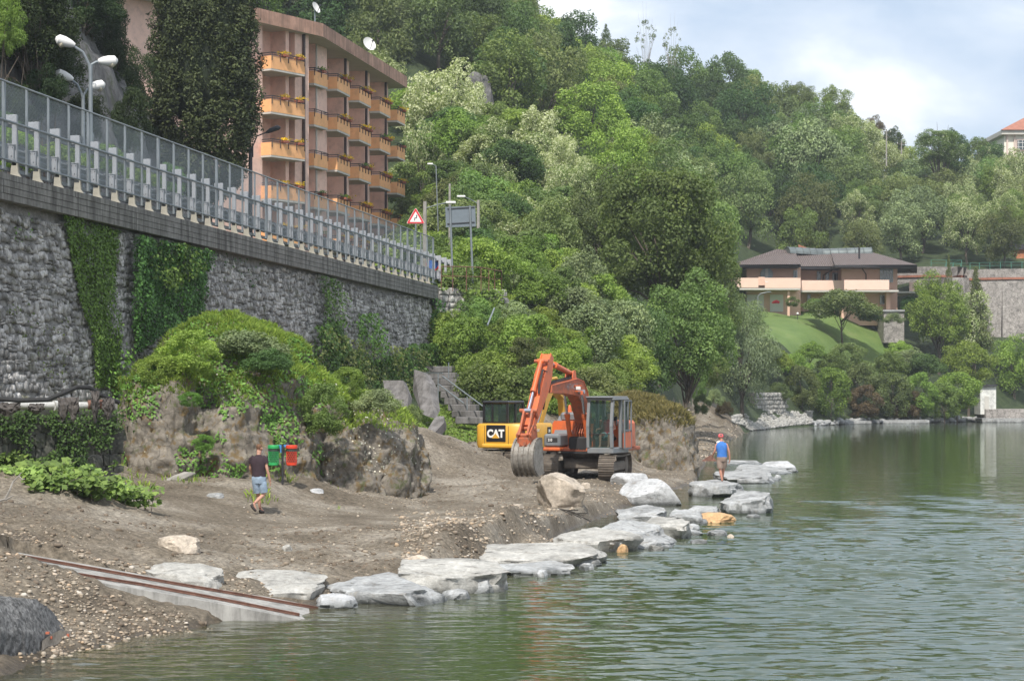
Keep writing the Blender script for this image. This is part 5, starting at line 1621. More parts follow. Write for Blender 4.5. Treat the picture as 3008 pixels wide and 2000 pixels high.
tag(obj('outcrop_weeds', leaf_quads('outcrop_weeds', p + nn * .06, nn + np.array([0, 0, .5]), .10, np.random.default_rng(1).random(len(p)), None, LM['ivy'], 2)), 'patchy weeds on the face of the large outcrop', 'weeds', kind='stuff')
p, nn = surf_sample(OV2, OF2, 26000, topc(2.4, -.05), 3)
tag(obj('outcrop_grass', grass_mesh('outcrop_grass', p, nn, .15, .010, 'grass', 3)), 'grass on top of the lower outcrop', 'grass', kind='stuff')
p, nn = surf_sample(OV3, OF3, 22000, topc(2.0, .0), 5)
tag(obj('outcrop_grass', grass_mesh('outcrop_grass', p, nn, .26, .016, 'drygrass', 5)), 'dry grass on the dark outcrop behind the cab', 'grass', kind='stuff')
p, nn = surf_sample(OV2, OF2, 420, lambda c, n_: (n_[:, 1] < -.1) * (c[:, 2] > 1.2) * (fbm(c * .9 + 3, 3) > .02), 6)
tag(obj('white_flowers', leaf_quads('white_flowers', p + nn * .07, nn, .055, np.random.default_rng(1).random(len(p)), None, LM['white'], 2, 1.0)), 'tiny white flowers dotted over the lower outcrop', 'flowers', kind='stuff')
p, nn = surf_sample(OV1, OF1, 330, lambda c, n_: (n_[:, 1] < -.1) * (c[:, 2] > 1.2) * (fbm(c * .9 + 8, 3) > .05), 7)
tag(obj('white_flowers', leaf_quads('white_flowers', p + nn * .07, nn, .05, np.random.default_rng(1).random(len(p)), None, LM['white'], 2, 1.0)), 'tiny white flowers dotted over the large outcrop', 'flowers', kind='stuff')
OB = [
 ('bush0', 455, 660, 955, 1120, 60.6, 'lime', 'yellow green bush spilling over the top left of the large outcrop'),
 ('bush1', 600, 850, 935, 1090, 62.2, 'grey', 'grey green bush on the crown of the large outcrop'),
 ('bush2', 400, 520, 1040, 1150, 60.4, 'bright', 'small bright bush on the left shoulder of the large outcrop'),
 ('bush3', 700, 870, 1000, 1120, 61.6, 'dark', 'dark shaded bush below the grey green one on the outcrop'),
 ('bush0', 862, 1035, 1110, 1300, 62.6, 'fig', 'glossy big leaved fig bush hanging over the cleft above the bins'),
 ('bush1', 1035, 1180, 1110, 1245, 64.4, 'grey', 'rounded grey green bush on the lower outcrop'),
 ('bush2', 960, 1080, 1075, 1180, 66.5, 'bright', 'light green shrub between the two outcrops'),
 ('bush3', 1150, 1250, 1170, 1270, 68.5, 'olive', 'olive weeds at the right end of the lower outcrop'),
 ('bush0', 560, 640, 1270, 1330, 59.6, 'ivy', 'tuft of green weeds on the face of the large outcrop'),
 ('bush2', 520, 600, 1150, 1200, 59.8, 'ivy', 'small creeping plant on the front of the large outcrop'),
 ('bush0', 310, 400, 1090, 1250, 62, 'bright', 'bright weeds at the left flank of the large outcrop'),
]
for (key, x0, x1, y0, y1, Y, mt, lb) in OB:
    zc_ = CH + (HY - (y0 + y1) / 2) * Y / F
    shot('outcrop_bush', key, x0, x1, y0, y1, Y, mt, lb, 'bush', depth=.8, ground=zc_ - .5, trunk=False)

# broad leaved weeds under the pipe at lower left, each with stems
WL = [(20, 1290, 1410, 50.5), (110, 1330, 1440, 49.6), (200, 1290, 1420, 50.8), (215, 1340, 1450, 49), (300, 1300, 1430, 50.2), (340, 1370, 1450, 49.6), (60, 1360, 1450, 48.8), (150, 1370, 1460, 48.4), (385, 1390, 1450, 50.5), (265, 1380, 1452, 48.8)]
WW = ['at the left edge', 'second from the left edge', 'tallest, behind the middle', 'in front of the tallest', 'with shoots over the blue box', 'right behind the blue box', 'low at the left front', 'low in the middle front', 'last towards the outcrop', 'lowest, left of the blue box']
kr = np.random.default_rng(12)
for i, (px, yt, yb, Y) in enumerate(WL):
    X = (px - CX) * Y / F; zg = Hs(X, Y) - .1; zt = CH + (HY - yt) * Y / F
    h_ = float(np.clip((zt - zg) * .7, .25, .55))
    root = thing('knotweed', (X, Y, zg), 0, 'broad leaved green weed clump, %s' % WW[i], 'weed', 'broad leaved weeds at the wall foot')
    st = MB(); PT = []
    for q in range(11):
        a = kr.uniform(0, 6.28); L = h_ * kr.uniform(.6, 1.05); rr = kr.uniform(.2, .75)
        p0 = Vector((kr.normal() * .22, kr.normal() * .15, 0)); p1 = p0 + Vector((math.cos(a) * rr * .4, math.sin(a) * rr * .4, L * .7)); p2 = p0 + Vector((math.cos(a) * rr, math.sin(a) * rr, L))
        st.tube([p0, p1, p2], [.012, .009, .004], 4, cap=False)
        for w_ in np.linspace(.25, 1, 13):
            pp = p0.lerp(p1, w_ / .7) if w_ < .7 else p1.lerp(p2, (w_ - .7) / .3)
            for sgn in (-1, 1): PT.append(pp + Vector((kr.normal() * .09, kr.normal() * .09, kr.normal() * .03)))
    PT = np.array(PT); nrm = np.tile([0, -.35, .9], (len(PT), 1)) + kr.normal(size=(len(PT), 3)) * .35
    obj('foliage', leaf_quads('foliage', PT, nrm, .17, kr.random(len(PT)), None, LM['fig'], i, .8), root)
    st.build('stems', MAT['bark'], root)
# sparse grass along the foot of the outcrop and on the bank
xs = pr.uniform(250, 1000, 5000); ys = pr.uniform(1395, 1440, 5000)
Y = F * (CH - 1.15) / (ys - HY); X = (xs - CX) * Y / F; Z = H(X, Y)
k = fbm(np.stack([X * .9, Y * .9, Z * 0], 1), 3) > .12
p = np.stack([X, Y, Z], 1)[k]
tag(obj('foot_grass', grass_mesh('foot_grass', p, np.tile([0, 0, 1.], (len(p), 1)), .15, .008, 'grass', 15)), 'tufts of grass along the foot of the outcrop', 'grass', kind='stuff')
# grass fringe at the corner platform and below the slope
xs = pr.uniform(1285, 1500, 5000); Y = pr.uniform(111.5, 115, 5000); X = (xs - CX) * Y / F; Z = H(X, Y)
tag(obj('verge_grass', grass_mesh('verge_grass', np.stack([X, Y, Z], 1), np.tile([0, 0, 1.], (5000, 1)), .35, .02, 'grass', 16)), 'grass verge behind the railing at the corner', 'grass', kind='stuff')
xs = pr.uniform(1230, 1640, 16000); Y = pr.uniform(88, 101, 16000); X = (xs - CX) * Y / F; Z = H(X, Y)
k = (Z > 1.25 + .5 * fbm(np.stack([X * .8, Y * .8, 0 * X], 1), 3)) & (xs < 1560 + 60 * fbm(np.stack([Y, X, X], 1), 2))
p = np.stack([X, Y, Z], 1)[k]; nk = len(p)
tag(obj('bank_grass', leaf_quads('bank_grass', p + np.array([0, 0, .10]), np.tile([0, -.3, .8], (nk, 1)) + pr.normal(size=(nk, 3)) * .6, .13, pr.random(nk), None, LM['bright'], 17)), 'low green growth on the bank behind the excavators', 'ground cover', kind='stuff')
# ---------------------------------------------------------------- hotel
MAT['hotel_pink'] = simple('hotel_pink', (.80, .545, .44), .9, 0, .10, .8, src='pos', dirt=(.30, .2, .17, .35))
MAT['hotel_orange'] = simple('hotel_orange', (.86, .45, .20), .85, 0, .08, 1.0, src='pos', dirt=(.4, .2, .1, .3))
MAT['soffit'] = simple('soffit', (.52, .50, .45), .9, 0, .08, 1.0, src='pos')
MAT['fascia'] = concrete('fascia', (.50, .30, .22), .45, .5)
MAT['door_dark'] = simple('dark_door', (.018, .02, .022), .25, 0, .1, 2)
MAT['brown_pipe'] = simple('brown_pipe', (.05, .028, .022), .6)
MAT['terracotta'] = simple('terracotta', (.30, .10, .06), .8)
MAT['lead'] = simple('lead_roof', (.33, .35, .37), .6, .3, .15, .5)
class Facade:
    def __init__(s, a, b):
        s.a = Vector((a[0], a[1], 0)); b = Vector((b[0], b[1], 0))
        s.L = (b - s.a).length; s.d = (b - s.a).normalized(); s.n = Vector((s.d.y, -s.d.x, 0))
    def p(s, u, o, z):
        q = s.a + s.d * u + s.n * o; q.z = z; return q
    def box(s, mb, u0, u1, o0, o1, z0, z1, mi=0):
        V = [s.p(u, o, z) for z in (z0, z1) for o in (o0, o1) for u in (u0, u1)]
        mb.add(V, [(0, 1, 3, 2)[::-1], (4, 5, 7, 6), (0, 1, 5, 4), (2, 3, 7, 6)[::-1], (0, 2, 6, 4)[::-1], (1, 3, 7, 5)], mi)
hotel = thing('hotel', (-16, 160, 9), 0, 'orange and pink five storey hotel with stacked balconies behind the cypress', 'hotel')
f1 = Facade((-17.16, 146), (-14.16, 150.5))
f1b = Facade((-14.44, 153), (-13.45, 156))
f2 = Facade((-13.45, 156), (-10.04, 175))
ZT, ZB = 28.2, 9.0
T = [26.1 - 2.92 * k for k in range(6)]
m = MB()
f1.box(m, -14, 0, -6, 0, ZB, ZT); f1.box(m, 0, .45, -1.35, 0, ZB, ZT); f1.box(m, 3.9, f1.L, -1.35, 0, ZB, ZT)
f1.box(m, .0, f1.L, -6, -1.35, ZB, ZT)
f1b.box(m, -1.0, 1.2, -6, -.75, ZB, ZT); f1b.box(m, 1.2, f1b.L, -6, 0, ZB, ZT)
f2.box(m, 0, f2.L, -9, -1.5, ZB, ZT)
m.build('wall', MAT['hotel_pink'], hotel, world=True)
def part(name, mat, fn):
    m = MB(); fn(m); return m.build(name, mat, hotel, world=True)
part('fin_wall', MAT['hotel_pink'], lambda m: f1.box(m, 2.9, 3.25, -1.35, .0, ZB, ZT))
for k in range(3):
    s0 = k * f2.L / 3
    part('fin_wall', MAT['hotel_pink'], lambda m: (f2.box(m, s0 + 5.1, s0 + f2.L / 3 + (.28 if k < 2 else 0), -1.5, 0, ZB, ZT)))
part('fin_wall', MAT['hotel_pink'], lambda m: f2.box(m, 0, .3, -1.5, .01, ZB, ZT))
def balcony(fc, s0, s1, o0, o1, top, ends=True, flowers=()):
    m = MB(); t_ = .12
    fc.box(m, s0, s1, o1 - t_, o1, top - .86, top)
    fc.box(m, s0, s0 + t_, o0, o1 - t_, top - .86, top); fc.box(m, s1 - t_, s1, o0, o1 - t_, top - .86, top)
    pb = m.build('balcony', MAT['hotel_orange'], hotel, world=True)
    m = MB(); fc.box(m, s0 + .01, s1 - .01, min(o0, -1.2), o1 - .01, top - 1.0, top - .863)
    obj('floor_slab', m.build('floor_slab', MAT['soffit'], None).data, pb, world=False)
    o_ = bpy.data.objects['floor_slab'] if False else None
    # railing
    m = MB()
    def rp(u, o, z): return fc.p(u, o, z)
    zr = top + .22
    path = [rp(s0 + .06, o0 + .05, zr), rp(s0 + .06, o1 + .03, zr), rp(s1 - .06, o1 + .03, zr), rp(s1 - .06, o0 + .05, zr)]
    for a, b in zip(path, path[1:]): m.beam(a, b, .06, .05)
    for a, b in zip(path, path[1:]):
        m.beam(a - Vector((0, 0, .13)), b - Vector((0, 0, .13)), .03, .03)
    nseg = max(2, int((s1 - s0) / .9))
    for i in range(nseg + 1):
        u = s0 + .06 + (s1 - s0 - .12) * i / nseg
        m.beam(rp(u, o1 + .03, top - .32), rp(u, o1 + .03, zr), .05, .05)
    return pb, m.build('railing', MAT['dark_metal'], None)
def place_children(pb, rail_):
    # both were modelled in world coordinates; hang them under the balcony
    for o in (rail_,):
        o.parent = pb
        o.data.transform(Matrix.Translation(-wloc(pb)))
for o in list(bpy.data.objects):
    pass
def flower(fc, u, o, z, label, group, yellow=True, seed=0):
    r_ = np.random.default_rng(seed)
    root = thing('flower_box', fc.p(u, o, z), 0, label, 'flower box', group)
    m = MB(); m.box((0, 0, .08), (.5, .5, .16), rz=math.atan2(fc.d.y, fc.d.x)); m.build('planter', MAT['terracotta'], root)
    n = 90
    p = r_.normal(size=(n, 3)) * np.array([.20, .20, .07]) + np.array([0, 0, .26])
    fo_ = obj('flowers', leaf_quads('flowers', p, r_.normal(size=(n, 3)) + np.array([0, 0, .6]), .10, r_.random(n), None, LM['yellow' if yellow else 'ivy'], seed, 1.0), root); fo_['kind'] = 'stuff'
fl_names = ['top floor', 'fourth floor', 'third floor', 'second floor', 'first floor', 'lowest']
cnt = 0
def mk_balcony(fc, s0, s1, o0, o1, k, bayname, fpos):
    global cnt
    top = T[k]
    pb, rl = balcony(fc, s0, s1, o0, o1, top)
    place_children(pb, rl)
    for ch in pb.children:
        if ch.name.startswith('floor_slab'): ch.data.transform(Matrix.Translation(-wloc(pb)))
    for (u, y_) in fpos:
        cnt += 1
        where = 'left' if u == fpos[0][0] and len(fpos) > 1 else 'right' if len(fpos) > 1 else 'only'
        flower(fc, u, o1 - .02, top + .06, '%s planter of %s, %s balcony, %s' % (where, 'yellow flowers' if y_ else 'leaves', fl_names[k], bayname), 'balcony flower boxes', y_, 900 + cnt)
# remove stray unparented floor slabs that build() linked
for k in range(5):
    mk_balcony(f1, .3, 3.9, 0, .9, k, 'bay by the cypress', [(1.7, True), (3.3, True)] if k != 1 else [(1.7, True), (3.3, True)])
    mk_balcony(f1b, .0, 2.5, -.7, .45, k, 'narrow bay', [(1.5, False)] if k in (0, 3, 4) else [])
    for i, nm in enumerate(('first long side bay', 'middle long side bay', 'third long side bay')):
        s0 = i * f2.L / 3
        mk_balcony(f2, s0 + .02, s0 + 3.7, -.3, .86, k, nm, [(s0 + 1.9, (k + i) % 4 != 3), (s0 + 3.2, True)])
    mk_balcony(f2, f2.L - .35, f2.L + 2.4, -.7, .86, k, 'far end', [(f2.L + 1.6, k != 1)])
for o in [o for o in bpy.data.objects if o.name.startswith('floor_slab') and o.parent is None]:
    bpy.data.objects.remove(o)
for k in range(6):
    zf = T[k] - .86
    part('door', MAT['door_dark'], lambda m: f1.box(m, .55, 1.75, -1.4, -1.32, zf, zf + 2.2))
    part('door', MAT['door_dark'], lambda m: f1.box(m, 3.3, 3.85, -1.4, -1.32, zf, zf + 2.2))
for s_, fc in ((4.75, f1),): part('drainpipe', MAT['brown_pipe'], lambda m: m.tube([fc.p(s_, .10, ZB), fc.p(s_, .10, ZT)], .11, 8))
part('drainpipe', MAT['soffit'], lambda m: m.tube([f1b.p(1.3, .08, ZB), f1b.p(1.3, .08, ZT)], .07, 6))
for k in range(3): part('drainpipe', MAT['brown_pipe'], lambda m: m.tube([f2.p(k * f2.L / 3 + 5.25, .10, ZB), f2.p(k * f2.L / 3 + 5.25, .10, ZT)], .10, 8))
# roof slab with its broad fascia
poly = [(-26.5, 129.0), (-17.26, 144.3), (-13.2, 151.0), (-8.6, 177.0), (-22, 182), (-36, 140)]
m = MB(); n = len(poly)
V = [(x, y, 28.2) for x, y in poly] + [(x, y, 29.12) for x, y in poly]
m.add(V, [tuple(range(n - 1, -1, -1))], 1)
m.add(V, [tuple(range(n, 2 * n))], 2)
m.add(V, [(i, (i + 1) % n, n + (i + 1) % n, n + i) for i in range(n)], 0)
m.build('roof', [MAT['fascia'], MAT['soffit'], MAT['lead']], hotel, world=True)
def dish(x, yb, yt, Y, r, label, az):
    root = thing('satellite_dish', P(x, yb, Y), 0, label, 'satellite dish')
    h = (yb - yt) * Y / F
    m = MB(); m.tube([(0, 0, 0), (0, 0, h * .8)], .05, 6); m.build('mast', MAT['galv'], root)
    m = MB()
    prof = [(r * q, r * .28 * q * q) for q in (.02, .35, .7, 1.0)] + [(r * q, r * .28 * q * q + .03) for q in (1.0, .7, .35, .02)]
    m.M = Matrix.Translation((0, 0, h * .8)) @ Euler((R(68), 0, az), 'XYZ').to_matrix().to_4x4()
    m.lathe(prof, (0, 0, 0), 20)
    m.build('reflector', MAT['white_paint'], root)
    m = MB(); m.M = Matrix.Translation((0, 0, h * .8)) @ Euler((R(68), 0, az), 'XYZ').to_matrix().to_4x4()
    m.beam((0, -r * .8, .1), (0, 0, r * 1.1), .03, .03); m.box((0, 0, r * 1.1), (.1, .1, .1)); m.build('feed_arm', MAT['dark_metal'], root)
dish(925, 66, 15, 152, .42, 'smaller satellite dish on a mast above the roof kink of the hotel', R(65))
dish(1082, 150, 128, 163, .55, 'large white satellite dish on the far part of the hotel roof', R(40))

# ---------------------------------------------------------------- villa
MAT['villa_pink'] = simple('villa_pink', (.74, .48, .37), .9, 0, .06, .6, src='pos')
MAT['villa_parapet'] = simple('villa_parapet', (.80, .57, .46), .9, 0, .05, .6, src='pos')
t = NT('villa_tiles')
v = t.pos()
cc = t.ramp(t.noise(v, 4, 5, .7), [(.3, (.085, .066, .060)), (.7, (.155, .122, .110))])
wv = t.n('ShaderNodeTexWave', wave_type='BANDS', bands_direction='X'); wv.inputs['Scale'].default_value = 1.4; wv.inputs['Distortion'].default_value = .4; t.l(v, wv.inputs['Vector'])
t.base(t.mix(.35, cc, wv.outputs['Color'], 'OVERLAY')); t.bump(wv.outputs['Fac'], .5, .1)
MAT['tiles'] = t.m
MAT['vault'] = simple('vault_metal', (.15, .17, .165), .35, .4, .25, 1.2)
t = NT('pane'); t.base((.03, .05, .055)); t.b.inputs['Roughness'].default_value = .06; t.b.inputs['Specular IOR Level'].default_value = .9
MAT['pane'] = t.m
MAT['frame_grey'] = simple('frame_grey', (.45, .5, .52), .6)
MAT['red_tiles'] = simple('red_tiles', (.33, .135, .085), .9, 0, .25, 2.0, src='pos')
villa = thing('villa', PZ(2410, 12, 244), 0, 'salmon pink lakeside villa with broad brown hipped roof above the lawn', 'villa')
def vpart(name, mat, fn, parent=None, smooth=False):
    m = MB(); fn(m); return m.build(name, mat, parent or villa, world=True, smooth=smooth)
def X_(px, Y): return (px - CX) * Y / F
ZE = 17.05
def wbox(m, x0, x1, Y0, Y1, z0, z1, mi=0):
    """box between photo columns x0, x1 taken at the front depth Y0"""
    a, b = X_(x0, Y0), X_(x1, Y0)
    m.box(((a + b) / 2, (Y0 + Y1) / 2, (z0 + z1) / 2), (b - a, Y1 - Y0, z1 - z0), mi=mi)
vpart('wall', MAT['villa_pink'], lambda m: (wbox(m, 2193, 2352, 240, 250, 10.5, ZE + .05)))
vpart('wall', MAT['villa_pink'], lambda m: (wbox(m, 2345, 2480, 243.5, 252, 10.5, ZE + .05)))
vpart('wall', MAT['villa_pink'], lambda m: (wbox(m, 2472, 2636, 240.5, 251, 10.5, ZE + .05)))
# balconies
def parapet(m, x0, x1, Y0, zt, zb_, th=.25):
    wbox(m, x0, x1, Y0, Y0 + th, zb_, zt)
b1 = vpart('balcony', MAT['villa_parapet'], lambda m: (parapet(m, 2132, 2228, 237, 15.62, 14.55), parapet(m, 2247, 2343, 237, 15.62, 14.5)))
vpart('balcony_gate', MAT['villa_pink'], lambda m: (parapet(m, 2228.3, 2246.7, 237.05, 15.72, 14.8)))
b2 = vpart('balcony', MAT['villa_parapet'], lambda m: (wbox(m, 2343, 2352, 237, 241, 14.5, 15.6), parapet(m, 2352, 2480, 240.2, 15.5, 14.4), parapet(m, 2480, 2609, 237.2, 15.4, 14.3), wbox(m, 2609, 2612, 237.2, 246, 14.3, 15.4)))
vpart('balcony_slab', MAT['soffit'], lambda m: (wbox(m, 2132, 2351, 237.02, 240, 14.3, 14.497), wbox(m, 2352, 2481, 240.22, 243.5, 14.2, 14.397), wbox(m, 2481, 2640, 237.25, 240.5, 14.1, 14.297), wbox(m, 2612.5, 2688, 240.6, 250, 14.1, 14.3)))
vpart('side_railing', MAT['dark_metal'], lambda m: [wbox(m, 2638 + i * 4, 2638.8 + i * 4, 240.8, 240.86, 14.3, 15.3) for i in range(9)])
vpart('balcony', MAT['villa_parapet'], lambda m: parapet(m, 2671, 2694, 241, 15.35, 14.31))
# roof: two hips with a lower saddle between them
def roofmesh(m):
    e = lambda x, Y, z=ZE: PZ(x, z, Y)
    A, B, C_, D = e(2146, 237), e(2352, 236), e(2352, 254), e(2146, 254)
    r1, r2 = e(2283, 244.5, 19.25), e(2335, 246, 19.1)
    m.add([A, B, C_, D, r1, r2], [(0, 1, 5, 4), (1, 2, 5), (2, 3, 4, 5), (3, 0, 4)])
    A, B, C_, D = e(2452, 237.5), e(2694, 236.8), e(2694, 255), e(2452, 255)
    r1, r2 = e(2440, 246, 19.0), e(2560, 246, 19.0)
    m.add([A, B, C_, D, r1, r2], [(0, 1, 5, 4), (1, 2, 5), (2, 3, 4, 5), (3, 0, 4)])
    A, B, C_, D = e(2320, 240), e(2470, 240), e(2470, 253), e(2320, 253)
    r1, r2 = e(2300, 246, 19.0), e(2480, 246, 19.0)
    m.add([A, B, C_, D, r1, r2], [(0, 1, 5, 4), (1, 2, 5), (2, 3, 4, 5), (3, 0, 4)])
rf = vpart('roof', MAT['tiles'], roofmesh)
vpart('eave_board', MAT['dark_metal'], lambda m: (wbox(m, 2146, 2352, 237, 254, ZE - .26, ZE - .02), wbox(m, 2452, 2694, 237.3, 255, ZE - .262, ZE - .022), wbox(m, 2345, 2460, 240.1, 253, ZE - .264, ZE - .024)))
def vault(m):
    pts = [(PZ(2312, 18.75, 245), PZ(2412, 18.6, 246)), (PZ(2412, 18.6, 246), PZ(2558, 18.75, 246))]
    for a, b in pts:
        d = (b - a).normalized(); side = Vector((0, 0, 1)).cross(d).normalized()
        n = 10; V = []
        for e_ in (a, b):
            for i in range(n + 1):
                th = math.pi * i / n
                V.append(e_ + side * math.cos(th) * 1.0 + Vector((0, 0, 1)) * math.sin(th) * .78)
        m.add(V, [(i, i + 1, n + 2 + i, n + 1 + i) for i in range(n)] + [tuple(range(n + 1)), tuple(range(2 * n + 1, n, -1))])
vt = vpart('roof_vault', MAT['vault'], vault)
def ribs(m):
    for (x0, z0, x1, z1, Y0, Y1, N) in ((2312, 18.75, 2412, 18.6, 245, 246, 5), (2412, 18.6, 2558, 18.75, 246, 246, 6)):
        a, b = PZ(x0, z0, Y0), PZ(x1, z1, Y1); d = (b - a).normalized(); side = Vector((0, 0, 1)).cross(d).normalized()
        for k in range(N + 1):
            c = a.lerp(b, k / N)
            m.tube([c + side * math.cos(math.pi * i / 8) * 1.02 + Vector((0, 0, math.sin(math.pi * i / 8) * .80)) for i in range(9)], .045, 4)
vpart('vault_rib', MAT['vault'], ribs)
vpart('chimney_pipe', MAT['dark_metal'], lambda m: m.tube([PZ(2524, 17.9, 241.5), PZ(2524, 19.2, 241.5)], .11, 8))
# windows
def window(x0, x1, y0, y1, Y, name='window', mul=1, trans=0):
    m = MB(); a, b = X_(x0, Y), X_(x1, Y); z1, z0 = CH + (HY - y0) * Y / F, CH + (HY - y1) * Y / F
    th = .09
    for (c, d) in ((((a + b) / 2, Y, z1), (b - a + th, .16, th)), (((a + b) / 2, Y, z0), (b - a + th, .2, th)), ((a, Y, (z0 + z1) / 2), (th, .15, z1 - z0)), ((b, Y, (z0 + z1) / 2), (th, .15, z1 - z0))): m.box(c, d)
    for k in range(1, mul): m.box((a + (b - a) * k / mul, Y, (z0 + z1) / 2), (th * .7, .14, z1 - z0))
    if trans: m.box(((a + b) / 2, Y, z1 - (z1 - z0) * .3), (b - a, .13, th * .7))
    w = m.build(name, MAT['frame_grey'], villa, world=True)
    m = MB(); m.box(((a + b) / 2, Y + .02, (z0 + z1) / 2), (b - a, .06, z1 - z0)); p_ = m.build('pane', MAT['pane'], None)
    p_.parent = w; p_.data.transform(Matrix.Translation(-wloc(w)))
    return w
window(2332, 2341, 795, 822, 239.9); window(2401, 2410, 798, 822, 243.4); window(2426, 2434, 803, 825, 243.4)
window(2446, 2470, 803, 826, 243.4, mul=2); window(2586, 2622, 790, 828, 240.4, mul=4, trans=1); window(2586, 2600, 868, 892, 240.4, mul=2); window(2372, 2380, 866, 893, 243.4)
m = MB(); c = P(2252, 806, 239.95); r_ = .70
m.M = Matrix.Translation(c) @ Euler((R(90), 0, 0)).to_matrix().to_4x4()
m.lathe([(r_ - .1, -.04), (r_, -.04), (r_, .09), (r_ - .1, .09)], n=24); rw = m.build('round_window', MAT['frame_grey'], villa, world=True)
m = MB(); m.M = Matrix.Translation(c) @ Euler((R(90), 0, 0)).to_matrix().to_4x4(); m.lathe([(.01, -.02), (r_ - .05, -.02), (r_ - .05, .04), (.01, .04)], n=24); p_ = m.build('pane', MAT['pane'], None); p_.parent = rw; p_.data.transform(Matrix.Translation(-wloc(rw)))
m = MB(); m.box(c + Vector((0, -.1, 0)), (.32, .1, 1.3)); p_ = m.build('curtain_panel', MAT['white_paint'], None); p_.parent = rw; p_.data.transform(Matrix.Translation(-wloc(rw)))
for (x0, x1) in ((2194, 2244), (2262, 2301)):
    vpart('garage_door', MAT['white_paint'], lambda m: wbox(m, x0, x1, 239.9, 239.98, 12.0, 13.9))
for (xs_, Y_) in (((2418, 2418, 2446), 243.4), ((2544, 2544, 2532), 240.4)):
    vpart('drainpipe', MAT['brown_pipe'], lambda m: m.tube([PZ(xs_[0], 14.4, Y_), PZ(xs_[1], 16.2, Y_), PZ(xs_[2], 16.8, Y_ - .8)], .06, 6))
vpart('pillar', MAT['villa_pink'], lambda m: wbox(m, 2313, 2320, 237.5, 238, 11.0, 14.29))
vpart('pillar', MAT['villa_pink'], lambda m: wbox(m, 2603, 2616, 239, 240, 11, 14.09))
o = thing('satellite_dish', P(2252, 824, 237.1), 0, 'small white dish on the villa parapet below the round window', 'satellite dish')
m = MB(); m.M = Euler((R(75), 0, 0)).to_matrix().to_4x4(); m.lathe([(.02, 0), (.22, .06), (.22, .08), (.02, .03)], n=16); m.build('reflector', MAT['white_paint'], o)
m = MB(); m.tube([(0, 0, -.25), (0, .1, 0)], .03, 5); m.build('bracket', MAT['galv'], o)
# red roofed house behind the villa
h2 = thing('house', PZ(2390, 15, 268), 0, 'house with red tiled roof showing just over the villa roof', 'house')
m = MB(); a, b, c_, d = PZ(2345, 20.9, 262), PZ(2455, 19.2, 262), PZ(2455, 19.4, 272), PZ(2345, 21.1, 272)
m.add([a, b, c_, d] + [q - Vector((0, 0, .3)) for q in (a, b, c_, d)], [(0, 1, 2, 3), (7, 6, 5, 4), (0, 4, 5, 1), (3, 0, 4, 7)[::-1], (1, 5, 6, 2), (2, 6, 7, 3)]); m.build('roof', MAT['red_tiles'], h2, world=True)
m = MB(); m.box((X_(2398, 266), 267, 16.3), (4.0, 8, 6.0)); m.build('wall', MAT['soffit'], h2, world=True)
# lawn things
def post_lamp(px, yt, yb, Y, arm, label, nm='garden_lamp'):
    root = thing(nm, P(px, yb, Y), 0, label, 'lamp')
    h = (yb - yt) * Y / F; a = arm * Y / F
    m = MB(); m.tube([(0, 0, -.3), (0, 0, h * .8), (a * .25, 0, h * .93), (a, 0, h)], .05, 6); m.build('pole', MAT['galv'], root)
    m = MB(); m.box((a + .1, 0, h), (.45, .18, .10), bev=.03); m.build('lamp_head', MAT['galv'], root)
post_lamp(2226, 858, 925, 222, 30, 'slim curved lamp post at the top left of the lawn')
for (x, y, lb) in ((2343, 926, 'left of two little white lawn lamps'), (2406, 928, 'right of two little white lawn lamps')):
    root = thing('lawn_lamp', P(x, y + 8, 229), 0, lb, 'lamp', 'lawn lamps')
    m = MB(); m.tube([(0, 0, -.2), (0, 0, .35)], .03, 5); m.build('pole', MAT['dark_metal'], root)
    m = MB(); m.lathe([(.05, .35), (.15, .42), (.12, .55), (.03, .6)], n=10); m.build('globe', MAT['white_paint'], root)
# small stone terrace under the villa's right corner
tr = thing('stone_terrace', PZ(2640, 9, 238.5), 0, 'small grey stone garden terrace under the right corner of the villa', 'terrace')
vp = MB(); wbox(vp, 2596, 2656, 236.5, 242, 8.5, 11.9); vp.build('masonry', MAT['far_wall'], tr, world=True)
vp = MB(); wbox(vp, 2594, 2658, 236.3, 242.2, 11.9, 12.1); vp.build('coping', MAT['slab'], tr, world=True)

